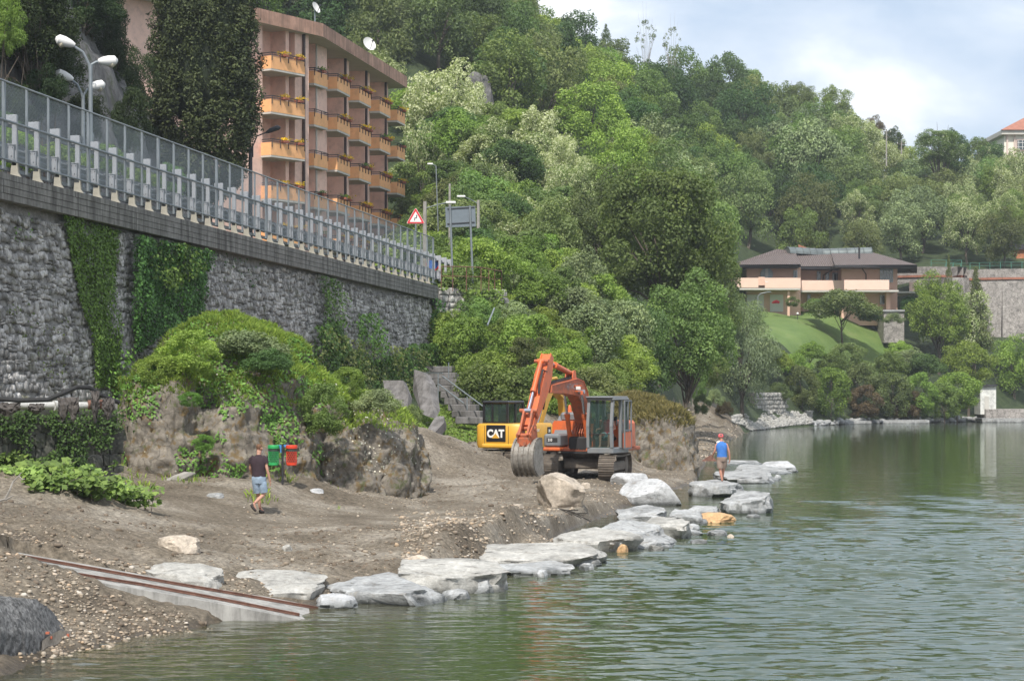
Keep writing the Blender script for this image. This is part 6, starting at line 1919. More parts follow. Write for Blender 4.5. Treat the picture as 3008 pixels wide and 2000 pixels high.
# ---------------------------------------------------------------- big stone wall with the round bastion at right
bw = thing('bastion_wall', PZ(2850, 9, 250), 0, 'high curved old stone wall with a brick cordon at the right edge', 'wall')
path = [(2560, 262, 17.4), (2640, 258, 17.9), (2740, 254, 17.8), (2830, 251, 17.6)]
P3 = [PZ(u, z, Y) for u, Y, z in path]
c0 = PZ(2965, 0, 259)
for k in range(9):
    a = R(208) + R(118) * k / 8
    P3.append(Vector((c0.x + 9.5 * math.cos(a), c0.y + 9.5 * math.sin(a) * 1.0, 17.3)))
P3.append(PZ(3300, 17.0, 262))
m = MB(); m2 = MB(); m3 = MB()
for i in range(len(P3) - 1):
    a, b = P3[i], P3[i + 1]
    d = (b - a).normalized(); n_ = Vector((d.y, -d.x, 0))
    for (mm, zt0, zt1, o_) in ((m, None, 8.0, .0),):
        A0, B0 = a + n_ * .9, b + n_ * .9
        V = [Vector((A0.x, A0.y, 7.5)), Vector((B0.x, B0.y, 7.5)), Vector((b.x, b.y, b.z - 1.25)), Vector((a.x, a.y, a.z - 1.25))]
        Vb = [v - n_ * 2.2 for v in V]
        mm.add(V + Vb, [(0, 1, 2, 3), (7, 6, 5, 4), (0, 3, 7, 4), (1, 5, 6, 2), (3, 2, 6, 7)])
    V = [a + n_ * .15 + Vector((0, 0, -1.24)), b + n_ * .15 + Vector((0, 0, -1.24)), b + n_ * .15 + Vector((0, 0, -1.0)), a + n_ * .15 + Vector((0, 0, -1.0))]
    m2.add(V + [v - n_ * .8 for v in V], [(0, 1, 2, 3), (3, 2, 6, 7), (1, 0, 4, 5)])
    V = [a + n_ * .02 + Vector((0, 0, -.99)), b + n_ * .02 + Vector((0, 0, -.99)), b + n_ * .02, a + n_ * .02]
    m3.add(V + [v - n_ * .8 for v in V], [(0, 1, 2, 3), (3, 2, 6, 7), (7, 6, 5, 4)])
m.build('masonry', MAT['far_wall'], bw, world=True); m2.build('brick_cordon', MAT['red_tiles'], bw, world=True); m3.build('parapet', MAT['far_wall'], bw, world=True)
gf_ = thing('garden_fence', PZ(2860, 17.5, 256), 0, 'green wire fence along the top of the old stone wall', 'fence')
m = MB()
for i in range(2, len(P3) - 1):
    a, b = P3[i], P3[i + 1]; o_ = Vector((0, 1.0, 0))
    for q in (0, .5): c = a.lerp(b, q) + o_; m.beam(c, c + Vector((0, 0, .85)), .05, .05)
    m.beam(a + o_ + Vector((0, 0, .82)), b + o_ + Vector((0, 0, .82)), .03, .03); m.beam(a + o_ + Vector((0, 0, .45)), b + o_ + Vector((0, 0, .45)), .03, .03)
m.build('rails', simple('fence_green', (.06, .2, .15), .7), gf_, world=True)
# brick ruin bits at the right edge
bk_ = thing('brick_house', PZ(3000, 17, 275), 0, 'orange brick gable of a house at the right edge above the stone wall', 'house')
m = MB(); wbox(m, 2986, 3080, 272, 278, 16.5, 20.9); m.build('wall', simple('brick_orange', (.42, .17, .085), .9, 0, .3, 3, src='pos'), bk_, world=True)
m = MB(); wbox(m, 2983, 3084, 271.6, 278.4, 20.9, 21.5); m.build('roof', MAT['dark_metal'], bk_, world=True)
# church
ch = thing('church', PZ(3010, 36, 402), 0, 'cream walled church with a red tiled roof at the right edge of the skyline', 'church')
MAT['cream'] = simple('cream_wall', (.78, .74, .64), .9, 0, .05, .5, src='pos'); MAT['pinkish'] = simple('pilaster', (.60, .48, .42), .9, 0, .06, .5, src='pos')
m = MB(); wbox(m, 2950, 3200, 400, 424, 33, 50.1); m.build('wall', MAT['cream'], ch, world=True)
m = MB()
e0, e1, e2, e3 = PZ(2940, 50.9, 398.6), PZ(3220, 50.9, 398.6), PZ(3220, 50.9, 426), PZ(2940, 50.9, 426)
r0_, r1_ = PZ(3060, 56.5, 412), PZ(3160, 56.5, 412)
m.add([e0, e1, e2, e3, r0_, r1_], [(0, 1, 5, 4), (1, 2, 5), (2, 3, 4, 5), (3, 0, 4)]); m.build('roof', MAT['red_tiles'], ch, world=True)
m = MB(); wbox(m, 2942, 3218, 399.0, 425, 50.1, 50.88); m.build('cornice', MAT['soffit'], ch, world=True)
for x in (2957, 2979): m = MB(); wbox(m, x, x + 4.5, 399.7, 400, 41.5, 50.08); m.build('pilaster', MAT['pinkish'], ch, world=True)
m = MB(); wbox(m, 2962, 3200, 399.6, 400, 40.3, 41.3); m.build('string_course', MAT['pinkish'], ch, world=True)
m = MB(); wbox(m, 2976, 3210, 392, 399.5, 37.2, 38.2); m.build('lower_roof', MAT['red_tiles'], ch, world=True)
m = MB(); wbox(m, 2982, 3210, 393, 399.5, 30, 37.2); m.build('lower_wall', MAT['cream'], ch, world=True)
m = MB()
m.box((X_(3004, 399.8), 399.8, CH + (HY - 426) * 399.8 / F), (2.4, .2, 2.1)); w = m.build('window', MAT['pinkish'], ch, world=True)
m = MB(); m.box((X_(3004, 399.6), 399.66, CH + (HY - 426) * 399.6 / F), (1.9, .1, 1.7)); p_ = m.build('pane', MAT['pane'], None); p_.parent = w; p_.data.transform(Matrix.Translation(-wloc(w)))
m = MB()
for i in range(3): m.box((X_(3004, 399.5) - .7 + .7 * i, 399.57, CH + (HY - 426) * 399.6 / F), (.07, .07, 1.7))
for i in range(2): m.box((X_(3004, 399.5), 399.56, CH + (HY - 426) * 399.6 / F - .4 + .8 * i), (1.9, .07, .07))
p_ = m.build('glazing_bar', MAT['white_paint'], None); p_.parent = w; p_.data.transform(Matrix.Translation(-wloc(w)))
# boathouse
bh = thing('boathouse', PZ(2900, .9, 226), 0, 'small peeling white boathouse among the shore trees at right', 'hut')
m = MB(); wbox(m, 2880, 2926, 226, 229, .8, 3.75); m.build('wall', simple('peeling_white', (.66, .66, .62), .9, 0, .2, 1.5, src='pos', dirt=(.3, .3, .28, .7)), bh, world=True)
m = MB(); wbox(m, 2876, 2930, 225.7, 229.4, 3.75, 3.95); m.build('roof', MAT['dark_metal'], bh, world=True)
m = MB(); wbox(m, 2893, 2905, 225.93, 226, .8, 2.7); m.build('door', MAT['soffit'], bh, world=True)
jt = thing('stone_jetty', PZ(2960, 0, 224), 0, 'low stone landing stage at the water right of the boathouse', 'jetty')
m = MB(); wbox(m, 2885, 3120, 223.5, 228, -.4, .42); m.build('lower_step', MAT['slab'], jt, world=True)
m = MB(); wbox(m, 2895, 3120, 225.5, 230, .42, 1.35); m.build('upper_step', MAT['far_wall'], jt, world=True)
m = MB(); wbox(m, 2380, 2560, 213.5, 217, -.3, .32); lg = m.build('stone_ledge', MAT['slab'], None); recentre(lg); tag(lg, 'low pale stone ledge along the water below the middle bushes', 'ledge')
m = MB(); wbox(m, 2560, 2730, 217.8, 221, -.3, .36); lg = m.build('stone_ledge', MAT['slab'], None); recentre(lg); tag(lg, 'long pale stone ledge along the water below the brown bushes', 'ledge')
# rough lakeside wall right of the willow
rwl = thing('lakeside_wall', PZ(2275, 0, 198), 0, 'patch of pale rough rubble wall between the willow and the shore bushes', 'wall')
m = MB(); a, b = PZ(2222, 0, 195), PZ(2312, 0, 201)
fw = Facade((a.x, a.y), (b.x, b.y)); fw.box(m, 0, fw.L, -1.5, -.12, -.3, 3.2); m.build('mortar_core', MAT['mortar'], rwl, world=True)
rr_ = random.Random(77)
rotf = Matrix((fw.d, Vector((0, 0, 1)), fw.n)).transposed()
z = .2
while z < 3.1:
    hh = rr_.uniform(.2, .4); s = rr_.uniform(-.2, .1)
    while s < fw.L:
        w_ = rr_.uniform(.25, .8)
        V, Fc = stone_poly(w_, hh, rr_, .1)
        mm = MB(); q0 = fw.p(s + w_ / 2, -.1, z + hh / 2)
        mm.add([q0 + rotf @ Vector(v) for v in V], Fc); mm.build('stone', MAT['slab_warm'], rwl, world=True)
        s += w_ + .05
    z += hh + .04
# power poles
def pole(px, yt, yb, Y, label, cross=True, r=.11, nm='power_pole', lamp=None):
    root = thing(nm, P(px, yb, Y), 0, label, 'pole')
    h = (yb - yt) * Y / F
    m = MB(); m.tube([(0, 0, -.5), (0, 0, h)], [r, r * .75], 8); m.build('pole', MAT['bark_pale'], root)
    if cross:
        m = MB(); m.beam((-.6, 0, h - .4), (.6, 0, h - .4), .08, .08); m.build('crossarm', MAT['bark'], root)
        m = MB(); m.beam((-.45, 0, h - 1.1), (.45, 0, h - 1.1), .08, .08); m.build('crossarm', MAT['bark'], root)
        m = MB(); [m.box((x, 0, h - .28), (.08, .08, .16)) for x in (-.55, 0, .55)]; m.build('insulator', MAT['white_paint'], root)
    if lamp:
        lx, lz, ly = lamp
        m = MB(); m.tube([(0, 0, h * .9), (lx * .6, ly * .6, h * .9 + lz * .7), (lx, ly, h * .9 + lz)], .03, 5); m.build('arm', MAT['galv'], root)
        m = MB(); m.box((lx + .15 * (1 if lx > 0 else -1), ly, h * .9 + lz), (.55, .22, .14), bev=.04); m.build('lamp_head', MAT['white_paint'], root)
    return root
pole(2604, 380, 478, 300, 'left and taller of two power poles on the right skyline')
pole(2648, 415, 442, 305, 'right and shorter of two power poles on the right skyline')
# ---------------------------------------------------------------- street lamps, signs, railing on the road
def double_lamp(px, y0, Y, label, hleft, hright, base_z=9.2):
    """twin headed street lamp; hleft / hright = head positions in metres from the mast axis"""
    root = thing('street_lamp', PZ(px, base_z, Y), 0, label, 'street lamp', 'twin street lamps on the road')
    zf = CH + (HY - y0) * Y / F - base_z
    m = MB(); m.tube([(0, 0, -.2), (0, 0, zf * .45), (0, 0, zf)], [.11, .10, .07], 10)
    m.tube([(0, 0, zf * .55), (0, 0, zf * .62)], .12, 10); m.build('pole', MAT['galv'], root, smooth=True)
    for (hx, hz, hy) in (hleft, hright):
        m = MB(); m.tube([(0, 0, zf - .4), (hx * .06, hy * .06, zf), (hx * .3, hy * .3, zf + (hz) * .55), (hx * .85, hy * .85, zf + hz * .96)], .055, 8); m.build('arm', MAT['galv'], root, smooth=True)
        d = Vector((hx, hy, hz * .4)).normalized()
        c = Vector((hx, hy, zf + hz)); a = c - d * .35
        hd = MB(); hd.tube([a - d * .05, a + d * .1, c, c + d * .25, c + d * .36], [.08, .15, .20, .19, .06], 12); h = hd.build('lamp_head', MAT['white_paint'], root, smooth=True)
        gb = MB(); gb.tube([c + d * .02 - Vector((0, 0, .10)), c + d * .12 - Vector((0, 0, .12)), c + d * .26 - Vector((0, 0, .10))], [.12, .17, .09], 10); g = gb.build('lamp_glass', MAT['globe'], h, smooth=True)
MAT['globe'] = simple('lamp_globe', (.48, .44, .33), .3, 0, .1)
double_lamp(266, 190, 82, 'front twin headed street lamp, taller in the picture, left of the cypress', (-.92, .82, -.3), (.62, .18, .3))
double_lamp(244, 278, 88, 'rear twin headed street lamp just left of the front one', (-.72, .72, -.3), (.50, .40, .3))
# single street lamp before the hotel
root = thing('street_lamp', PZ(736, 9.0, 118), 0, 'dark single headed street lamp standing in front of the hotel', 'street lamp')
zt = CH + (HY - 430) * 118 / F - 9.0
m = MB(); m.tube([(0, 0, 0), (0, 0, zt)], [.13, .10], 8); m.build('pole', MAT['dark_metal'], root)
m = MB(); m.tube([(.12, 0, zt - .6), (.12, 0, zt), (.35, 0, zt + .55), (.9, -.1, zt + .75)], .04, 6); m.build('arm', MAT['dark_metal'], root)
m = MB(); m.tube([(.85, -.1, zt + .72), (1.1, -.1, zt + .85), (1.5, -.12, zt + 1.0), (1.65, -.12, zt + 1.0)], [.05, .13, .14, .05], 8); m.build('lamp_head', MAT['dark_metal'], root, smooth=True)

# warning sign: double bend
MAT['sign_red'] = simple('sign_red', (.62, .03, .04), .5, 0, .05); MAT['sign_white'] = simple('sign_white', (.78, .76, .72), .5, 0, .04)
sg = thing('road_sign', PZ(1221, 8.9, 113), 0, 'red and white triangular double bend warning sign above the net fence', 'road sign')
zc = CH + (HY - 646) * 113 / F - 8.9
m = MB(); m.tube([(0, .03, 0), (0, .03, zc)], .04, 8); m.build('pole', MAT['galv'], sg)
def tri(s, cz=-.0): return [(-s * .5, cz - s * .289), (s * .5, cz - s * .289), (0, cz + s * .577)]
def rtri(s, r):
    out = []
    for (a0, (cx, cy)) in zip((210, 330, 90), tri(s - r * 3.46 * .5 * 1.0)):
        for k in range(-2, 3):
            a = R(a0 + k * 28); out.append((cx + r * math.cos(a), cy + r * math.sin(a)))
    return out
m = MB(); m.prism(rtri(.90, .05), 0, -.025, o=(0, 0, zc + .08)); m.build('sign_plate', MAT['sign_white'], sg)
m = MB(); m.prism(rtri(.86, .045), .0, .012, o=(0, 0, zc + .08)); m.build('red_border', MAT['sign_red'], sg)
m = MB(); m.prism(rtri(.60, .02), .012, .018, o=(0, 0, zc + .07)); m.build('white_field', MAT['sign_white'], sg)
m = MB()
for a, b in (((-.055, -.12), (-.055, .01)), ((-.055, .01), (.055, -.005 + .03)), ((.055, .02), (.055, .16))):
    m.beam((a[0], -.024, zc + .08 + a[1]), (b[0], -.024, zc + .08 + b[1]), .035, .012, up=(0, 1, 0))
m.prism([(.02, .12), (.09, .12), (.055, .20)], .018, .03, o=(0, 0, zc + .08))
m.build('double_bend_symbol', MAT['black'], sg)
# plain backed board on two posts
bs = thing('road_sign_board', PZ(1352, 8.7, 112.5), 0, 'grey back of a large rectangular road sign on two tall posts', 'road sign')
Yb = 112.5
def lp(px, y, dy=0):
    q = P(px, y, Yb + dy); return q - bs.location
m = MB(); c = lp(1353, 637); m.box(c, (88 * Yb / F, .04, 60 * Yb / F), rot=Matrix.Rotation(R(-2), 3, 'Y')); m.build('board', simple('sign_back', (.17, .20, .225), .6, .3, .05), bs)
for (xb, xt) in ((1330, 1322), (1389, 1380)):
    m = MB(); m.tube([lp(xb, 832, -.08), lp(xt, 604, -.08)], .055, 8); m.build('post', MAT['galv'], bs)
for y in (613, 657):
    m = MB(); m.beam(lp(1314, y + 1, -.04), lp(1394, y - 4, -.04), .03, .05); m.build('clamp_bar', MAT['dark_metal'], bs)
pole(1248, 592, 800, 116, 'concrete pole with a lamp arm right behind the warning sign', False, .13, lamp=(1.25, .3, -.2))
pole(1321, 540, 830, 130, 'slim tall wooden pole behind the blank sign board, left', False, .09)
pole(1405, 588, 700, 140, 'wooden pole with a small lamp right of the blank sign board', False, .12, lamp=(-.95, .45, -.3))
lampA = thing('street_lamp', P(1268, 483, 150), 0, 'small bright street lamp head among the acacias', 'street lamp')
m = MB(); m.tube([(0, 0, 0), (.3, 0, -.12), (.5, 0, -6)], .04, 6); m.build('arm', MAT['galv'], lampA)
m = MB(); m.box((-.1, 0, .02), (.4, .2, .12), bev=.03); m.build('lamp_head', MAT['white_paint'], lampA)
# prohibition disc and blue board seen through the barrier
sg2 = thing('road_sign', P(1272, 776, 111.4), 0, 'round red and blue no parking sign low behind the end of the net', 'road sign')
m = MB(); m.M = Euler((R(90), 0, 0)).to_matrix().to_4x4(); m.lathe([(.01, 0), (.36, 0), (.36, .03), (.01, .03)], n=24); m.build('disc', MAT['sign_red'], sg2)
m = MB(); m.M = Euler((R(90), 0, 0)).to_matrix().to_4x4(); m.lathe([(.01, .03), (.27, .03), (.27, .04), (.01, .04)], n=24); m.build('blue_field', simple('sign_blue', (.03, .12, .42), .5), sg2)
m = MB(); m.tube([(0, .04, -1.2), (0, .04, .1)], .03, 6); m.build('post', MAT['galv'], sg2)
# railing of the corner platform
rl = thing('railing', P(1390, 830, 111.5), 0, 'rusty pipe railing around the grassy corner platform', 'railing')
pts = [(1296, 783, 838, 110.3), (1330, 783, 838, 110.4), (1370, 784, 838, 110.6), (1413, 786, 838, 111), (1436, 790, 842, 111.6), (1453, 793, 848, 112.2), (1474, 797, 840, 114), (1470, 795, 836, 117)]
top = [P(x, yt, Y) for x, yt, yb, Y in pts]; bot = [P(x, yb, Y) for x, yt, yb, Y in pts]
m = MB(); m.tube(top, .028, 6); m.build('top_rail', MAT['rust'], rl, world=True)
m = MB(); m.tube([a.lerp(b, .52) for a, b in zip(top, bot)], .022, 6); m.build('middle_rail', MAT['rust'], rl, world=True)
for a, b in zip(top, bot):
    m = MB(); m.tube([a, b - Vector((0, 0, .3))], .026, 6); m.build('post', MAT['rust'], rl, world=True)
# corner wall below the platform
cw = thing('corner_wall', PZ(1390, 5, 111), 0, 'rough retaining wall under the railing at the corner, half overgrown', 'wall')
fcw = Facade(PZ(1292, 0, 110.2).xy, PZ(1478, 0, 112.6).xy)
m = MB(); fcw.box(m, 0, fcw.L, -1.2, -.1, 3.4, 8.75); m.build('mortar_core', MAT['mortar'], cw, world=True)
rr_ = random.Random(5); rotf = Matrix((fcw.d, Vector((0, 0, 1)), fcw.n)).transposed()
z = 5.2
while z < 8.6:
    hh = rr_.uniform(.22, .42); s = 0
    while s < fcw.L - .1:
        w_ = rr_.uniform(.25, .7)
        V, Fc = stone_poly(w_, hh, rr_, .08); mm = MB(); q0 = fcw.p(s + w_ / 2, -.09, z + hh / 2)
        mm.add([q0 + rotf @ Vector(v) for v in V], Fc); mm.build('stone', MAT['wall_stone'], cw, world=True)
        s += w_ + .02
    z += hh + .02
r_ = np.random.default_rng(3)
n_ = 3800; s = r_.uniform(-.5, fcw.L, n_); z = 8.8 - r_.random(n_) ** 1.2 * 4.2
k = fbm(np.stack([s * .9, z * .5, s * 0], 1), 3) > -.12 - .3 * (z < 6.5)
s, z = s[k], z[k]; off = r_.uniform(-.02, .5, len(s))
pp = np.array([list(fcw.p(a, o_, c)) for a, o_, c in zip(s, off, z)])
iv = obj('ivy', leaf_quads('ivy', pp, np.tile([0, -.8, .5], (len(s), 1)) + r_.normal(size=(len(s), 3)) * .5, .15, r_.random(len(s)), None, LM['bright'], 3, .75)); recentre(iv)
tag(iv, 'bright creeper hanging over the corner wall below the railing', 'climbing plant')

# ---------------------------------------------------------------- stairs, leaning slabs, pipe
st = thing('stairs', P(1320, 1210, 95), 0, 'worn concrete stairs climbing the bank left of the bushes', 'stairs')
for k in range(9):
    f_ = k / 8
    px = 1385 - 92 * f_; y = 1235 - 150 * f_; Y = 94 + 9 * f_
    c = P(px, y, Y); m = MB(); m.box(c, (1.35, .45, .30), rz=R(-20), bev=.03); m.build('step', MAT['slabs_c'], st, world=True)
m = MB(); a, b = P(1420, 1262, 92.5), P(1280, 1092, 104); m.beam(a, b, 1.0, .12); 
hr1 = thing('handrail', P(1360, 1200, 93.5), 0, 'metal handrails running down beside the concrete stairs', 'railing')
for (x0, y0, x1, y1, Y0, Y1) in ((1288, 1128, 1362, 1184, 97, 93.5), (1300, 1105, 1432, 1203, 98, 92.5), (1245, 1095, 1300, 1096, 100, 98)):
    m = MB(); m.tube([P(x0, y0, Y0), P(x1, y1, Y1)], .03, 6); m.build('rail', MAT['galv'], hr1, world=True)
for (x, y0, y1, Y) in ((1287, 1096, 1190, 97.5), (1318, 1065, 1110, 99), (1372, 1165, 1205, 93.5)):
    m = MB(); m.tube([P(x, y0, Y), P(x, y1, Y)], .028, 6); m.build('post', MAT['galv'], hr1, world=True)
m = MB(); m.tube([P(1432, 955, 104), P(1452, 905, 106)], .04, 6); gp = m.build('metal_bar', MAT['galv'], None); recentre(gp); tag(gp, 'loose pale metal bar leaning in the bushes below the corner wall', 'bar')
def slabx(name, pts, Y0, Y1, th, label, mat='slabs_c'):
    """leaning concrete plate, corners in photo positions with depths"""
    V = [P(x, y, Y) for (x, y, Y) in pts]
    n_ = (V[1] - V[0]).cross(V[2] - V[0]).normalized()
    if n_.y < 0: n_ = -n_
    k = len(V)
    m = MB(); m.add(V + [v + n_ * th for v in V], [tuple(range(k))[::-1], tuple(range(k, 2 * k))] + [(i, (i + 1) % k, k + (i + 1) % k, k + i) for i in range(k)])
    o = m.build(name, MAT[mat], None); recentre(o); tag(o, label, 'concrete slab'); return o
slabx('concrete_slab', [(1216, 1085, 92), (1245, 1095, 91.5), (1266, 1135, 91), (1275, 1200, 90), (1262, 1225, 89.5), (1238, 1215, 90), (1213, 1150, 91.5)], 0, 0, .35, 'tall curved broken concrete slab leaning at the stairs')
slabx('concrete_slab', [(1125, 1117, 90), (1184, 1117, 89.5), (1200, 1160, 89), (1196, 1205, 88.5), (1170, 1215, 88.5), (1130, 1150, 89.5)], 0, 0, .3, 'flat topped concrete slab behind the lower outcrop')
slabx('concrete_slab', [(1242, 1283, 84.5), (1262, 1287, 84.3), (1305, 1240, 85), (1304, 1222, 85.6), (1280, 1222, 85.8)], 0, 0, .35, 'pale tilted concrete slab jutting out over the spoil heap', 'slabs_c')

pip = thing('drain_pipe', P(150, 1195, 49.5), 0, 'pale sectioned pipe running along the foot of the wall at far left', 'pipe')
YP = 49.5
pl = lambda x, y, dy=0: P(x, y, YP + dy * 1.0)
segs = [(-60, 52), (52, 78), (78, 124), (124, 166), (166, 222), (222, 258)]
for i, (a, b) in enumerate(segs):
    m = MB(); m.tube([pl(a, 1191, a * .004), pl(b - .6, 1191, b * .004)], .085, 14); m.build('pipe_section', simple('pipe_pale', (.52, .52, .50), .6, 0, .15, 4, dirt=(.2, .18, .15, .6)) if i == 0 else bpy.data.materials['pipe_pale'], pip, world=True, smooth=True)
m = MB(); m.tube([pl(158, 1191, .6), pl(176, 1191, .7)], [.12, .11], 14); m.build('pipe_collar', bpy.data.materials['pipe_pale'], pip, world=True, smooth=True)
m = MB(); m.tube([pl(258, 1189, 1.0), pl(330, 1186, 1.2)], .11, 12); m.build('rusty_pipe_end', MAT['rust'], pip, world=True, smooth=True)
hs = MB(); hs.tube([pl(-60, 1165, -.1), pl(0, 1172, -.1), pl(60, 1176, -.1), pl(140, 1174, 0), (pl(185, 1155, .2)), pl(225, 1137, .4), pl(262, 1138, .6), pl(300, 1162, .9), pl(350, 1182, 1.2)], .055, 8)
ho = hs.build('hose', MAT['rubber'], None, smooth=True); recentre(ho); tag(ho, 'thick black hose looping over the pale pipe', 'hose')
MAT['net_rag'] = simple('net_rag', (.085, .075, .068), .95, 0, .3, 6, bump=.5)
def rag(x0, x1, yt, yb, dip, label, seed):
    r_ = random.Random(seed); m = MB(); n = 12; V = []
    for j in range(7):
        for i in range(n + 1):
            f_ = i / n; g_ = j / 6
            x = x0 + (x1 - x0) * f_ + r_.uniform(-2, 2)
            y = yt + (yb - yt) * g_ * (.55 + .45 * math.sin(f_ * math.pi * dip) ** 2) + r_.uniform(-1.5, 1.5)
            V.append(pl(x, y, -.16 - .10 * math.sin(g_ * 3) + r_.uniform(-.05, .05)))
    m.add(V, [(j * (n + 1) + i, j * (n + 1) + i + 1, (j + 1) * (n + 1) + i + 1, (j + 1) * (n + 1) + i) for j in range(6) for i in range(n)])
    o = m.build('torn_netting', MAT['net_rag'], None); sm = o.modifiers.new('Solidify', 'SOLIDIFY'); sm.thickness = .015; recentre(o); tag(o, label, 'netting')
rag(-20, 60, 1184, 1222, 1, 'dark torn netting wrapped round the far left of the pipe', 1)
rag(84, 130, 1186, 1216, 1, 'torn netting hanging between the two pale pipe pieces', 2)
rag(170, 232, 1168, 1240, 2, 'long torn netting draped from the hose over the pipe', 3)
rag(268, 292, 1150, 1240, 1, 'narrow dark rag hanging at the right end of the pipe', 4)
rag(300, 335, 1170, 1232, 1, 'tattered netting at the rusty pipe end', 5)
# lower stone footing under the pipe
ft = thing('footing_wall', PZ(120, 1.6, 50.6), 0, 'mossy footing wall of squared stones under the pipe', 'wall')
ff = Facade(P(-80, 1400, 50.2).xy, P(352, 1400, 53.0).xy)
m = MB(); ff.box(m, 0, ff.L, -.9, -.1, 1.2, 3.45); m.build('mortar_core', MAT['mortar'], ft, world=True)
rr_ = random.Random(9); rotf = Matrix((ff.d, Vector((0, 0, 1)), ff.n)).transposed()
z = 1.5
while z < 3.35:
    hh = rr_.uniform(.16, .32); s = 0
    while s < ff.L - .1:
        w_ = rr_.uniform(.14, .5); V, Fc = stone_poly(w_ * 1.08, hh * rr_.uniform(1, 1.25), rr_, .05); mm = MB(); q0 = ff.p(s + w_ / 2, -.09, z + hh / 2 + .05 * math.sin(s * 2 + z * 3))
        mm.add([q0 + rotf @ Vector(v) for v in V], Fc); mm.build('stone', MAT['moss_stone'], ft, world=True); s += w_ + .005
    z += hh - .01
r_ = np.random.default_rng(8)
n_ = 5200; s = r_.uniform(0, ff.L, n_); z = 3.3 - 2.0 * r_.random(n_); k = fbm(np.stack([s * 1.1, z * .9, s * 0], 1), 3) > -.02
s, z = s[k], z[k]; pp = np.array([list(ff.p(a, o_, c)) for a, o_, c in zip(s, r_.uniform(-.02, .22, len(s)), z)])
iv = obj('wall_weeds', leaf_quads('wall_weeds', pp, np.tile([0, -.8, .5], (len(s), 1)) + r_.normal(size=(len(s), 3)) * .5, .075, r_.random(len(s)), None, LM['ivy_dark'], 3, .75)); recentre(iv)
tag(iv, 'dark weeds creeping over the footing wall under the pipe', 'weeds', kind='stuff')
# blue box, driftwood, branch
bx_ = thing('blue_crate', G(343, 1438, 1.25), R(4), 'flat blue box lying at the foot of the weeds', 'box')
Yb_ = bx_.location.y; w_ = 48 * Yb_ / F; h_ = 15 * Yb_ / F
m = MB(); m.box((0, .1, h_ / 2), (w_, .28, h_), bev=.012); m.build('shell', simple('crate_blue', (.05, .19, .48), .6, 0, .12, 5), bx_)
m = MB(); m.box((0, .1, h_ + .006), (w_ + .02, .30, .012)); m.build('lid', simple('crate_lid', (.12, .28, .55), .6), bx_)
def stick(pts, r, label, name='driftwood', mat='bark_pale'):
    m = MB(); m.tube(pts, r, 8); o = m.build(name, MAT[mat], None, smooth=True); recentre(o); tag(o, label, name.replace('_', ' '))
dw = lambda x, y, Y: P(x, y, Y)
stick([dw(480, 1422, 58.5), dw(515, 1412, 58.8), dw(545, 1398, 59), dw(572, 1390, 59.2)], [.10, .16, .13, .03], 'grey weathered driftwood log at the foot of the outcrop', mat='bark_pale')
m = MB(); q = lambda x, y, dy=0: P(x, y, 46.5 + dy)
m.tube([q(-10, 1472), q(15, 1466), q(28, 1440), q(38, 1415, .1), (q(55, 1398, .1)), q(62, 1388, .1)], [.03, .03, .022, .018, .015, .01], 6)
m.tube([q(55, 1398, .1), q(66, 1408, .1), q(74, 1406, .1)], [.02, .014, .008], 5); m.tube([q(15, 1468), q(40, 1455)], [.03, .01], 5)
o = m.build('branch', MAT['bark_pale'], None); recentre(o); tag(o, 'pale forked dead branch sticking out of the soil at the left edge', 'branch')
stick([dw(-5, 1503, 45), dw(30, 1505, 45), dw(75, 1509, 45)], [.02, .02, .01], 'thin stick lying on the soil at the left edge', 'stick')
m = MB(); tw = MB()
for i in range(7):
    x = 1640 + i * 9; tw.tube([P(x, 1492 + i * 3, 57), P(x + 40, 1512 + i * 3 - (i % 3) * 10, 56)], .015, 4)
o = tw.build('twigs', MAT['bark_dark'], None); recentre(o); tag(o, 'bundle of dark dead twigs by the small inlet', 'twigs')
# dark mooring cap stone (rusty lump by the far pool)
lm = mesh_np('rusty_lump', np.array([(-.45, 0, 0), (.45, 0, 0), (.3, .3, 0), (-.3, .3, 0), (.12, .1, .32), (-.05, .12, .22)]), [(0, 1, 4, 5), (1, 2, 4), (2, 3, 5, 4), (3, 0, 5), (0, 3, 2, 1)], [MAT['rust']])
o = obj('rusty_lump', lm, loc=G(2083, 1354, .2)); o.scale = (.85, 1, 1); tag(o, 'dark rusty lump lying at the left of the far pool', 'scrap')

# ---------------------------------------------------------------- slipway with rusty rails, concrete block
sw = thing('slipway', G(500, 1740, .2), 0, 'concrete boat slipway running down into the water at lower left', 'slipway')
def gp_(x, y, z): return G(x, y, z)
def SP(x, y, dz=0.0):            # where the sight line meets the slipway's sloping plane
    k1, k0 = .212, 1.04 - .212 * 8.42
    Y = (CH - k0) / ((y - HY) / F - k1 * (x - CX) / F)
    X = (x - CX) * Y / F
    return Vector((X, Y, k0 - k1 * X + dz))
topE = [SP(30, 1618), SP(254, 1657), SP(509, 1703), SP(730, 1742), SP(1000, 1792)]
botE = [SP(165, 1690), SP(300, 1712), SP(466, 1740), SP(620, 1768), SP(905, 1824)]
m = MB(); k = len(topE)
low = [v - Vector((0, .02, .32)) for v in botE]; bk = [v + Vector((0, .05, -.4)) for v in topE]
m.add(topE + botE + low + bk, [(i, k + i, k + i + 1, i + 1) for i in range(k - 1)] + [(k + i, 2 * k + i, 2 * k + i + 1, k + i + 1) for i in range(k - 1)] + [(3 * k + i, i, i + 1, 3 * k + i + 1) for i in range(k - 1)] + [(0, 3 * k, 2 * k, k)])
m.build('ramp', MAT['ramp'], sw, world=True)
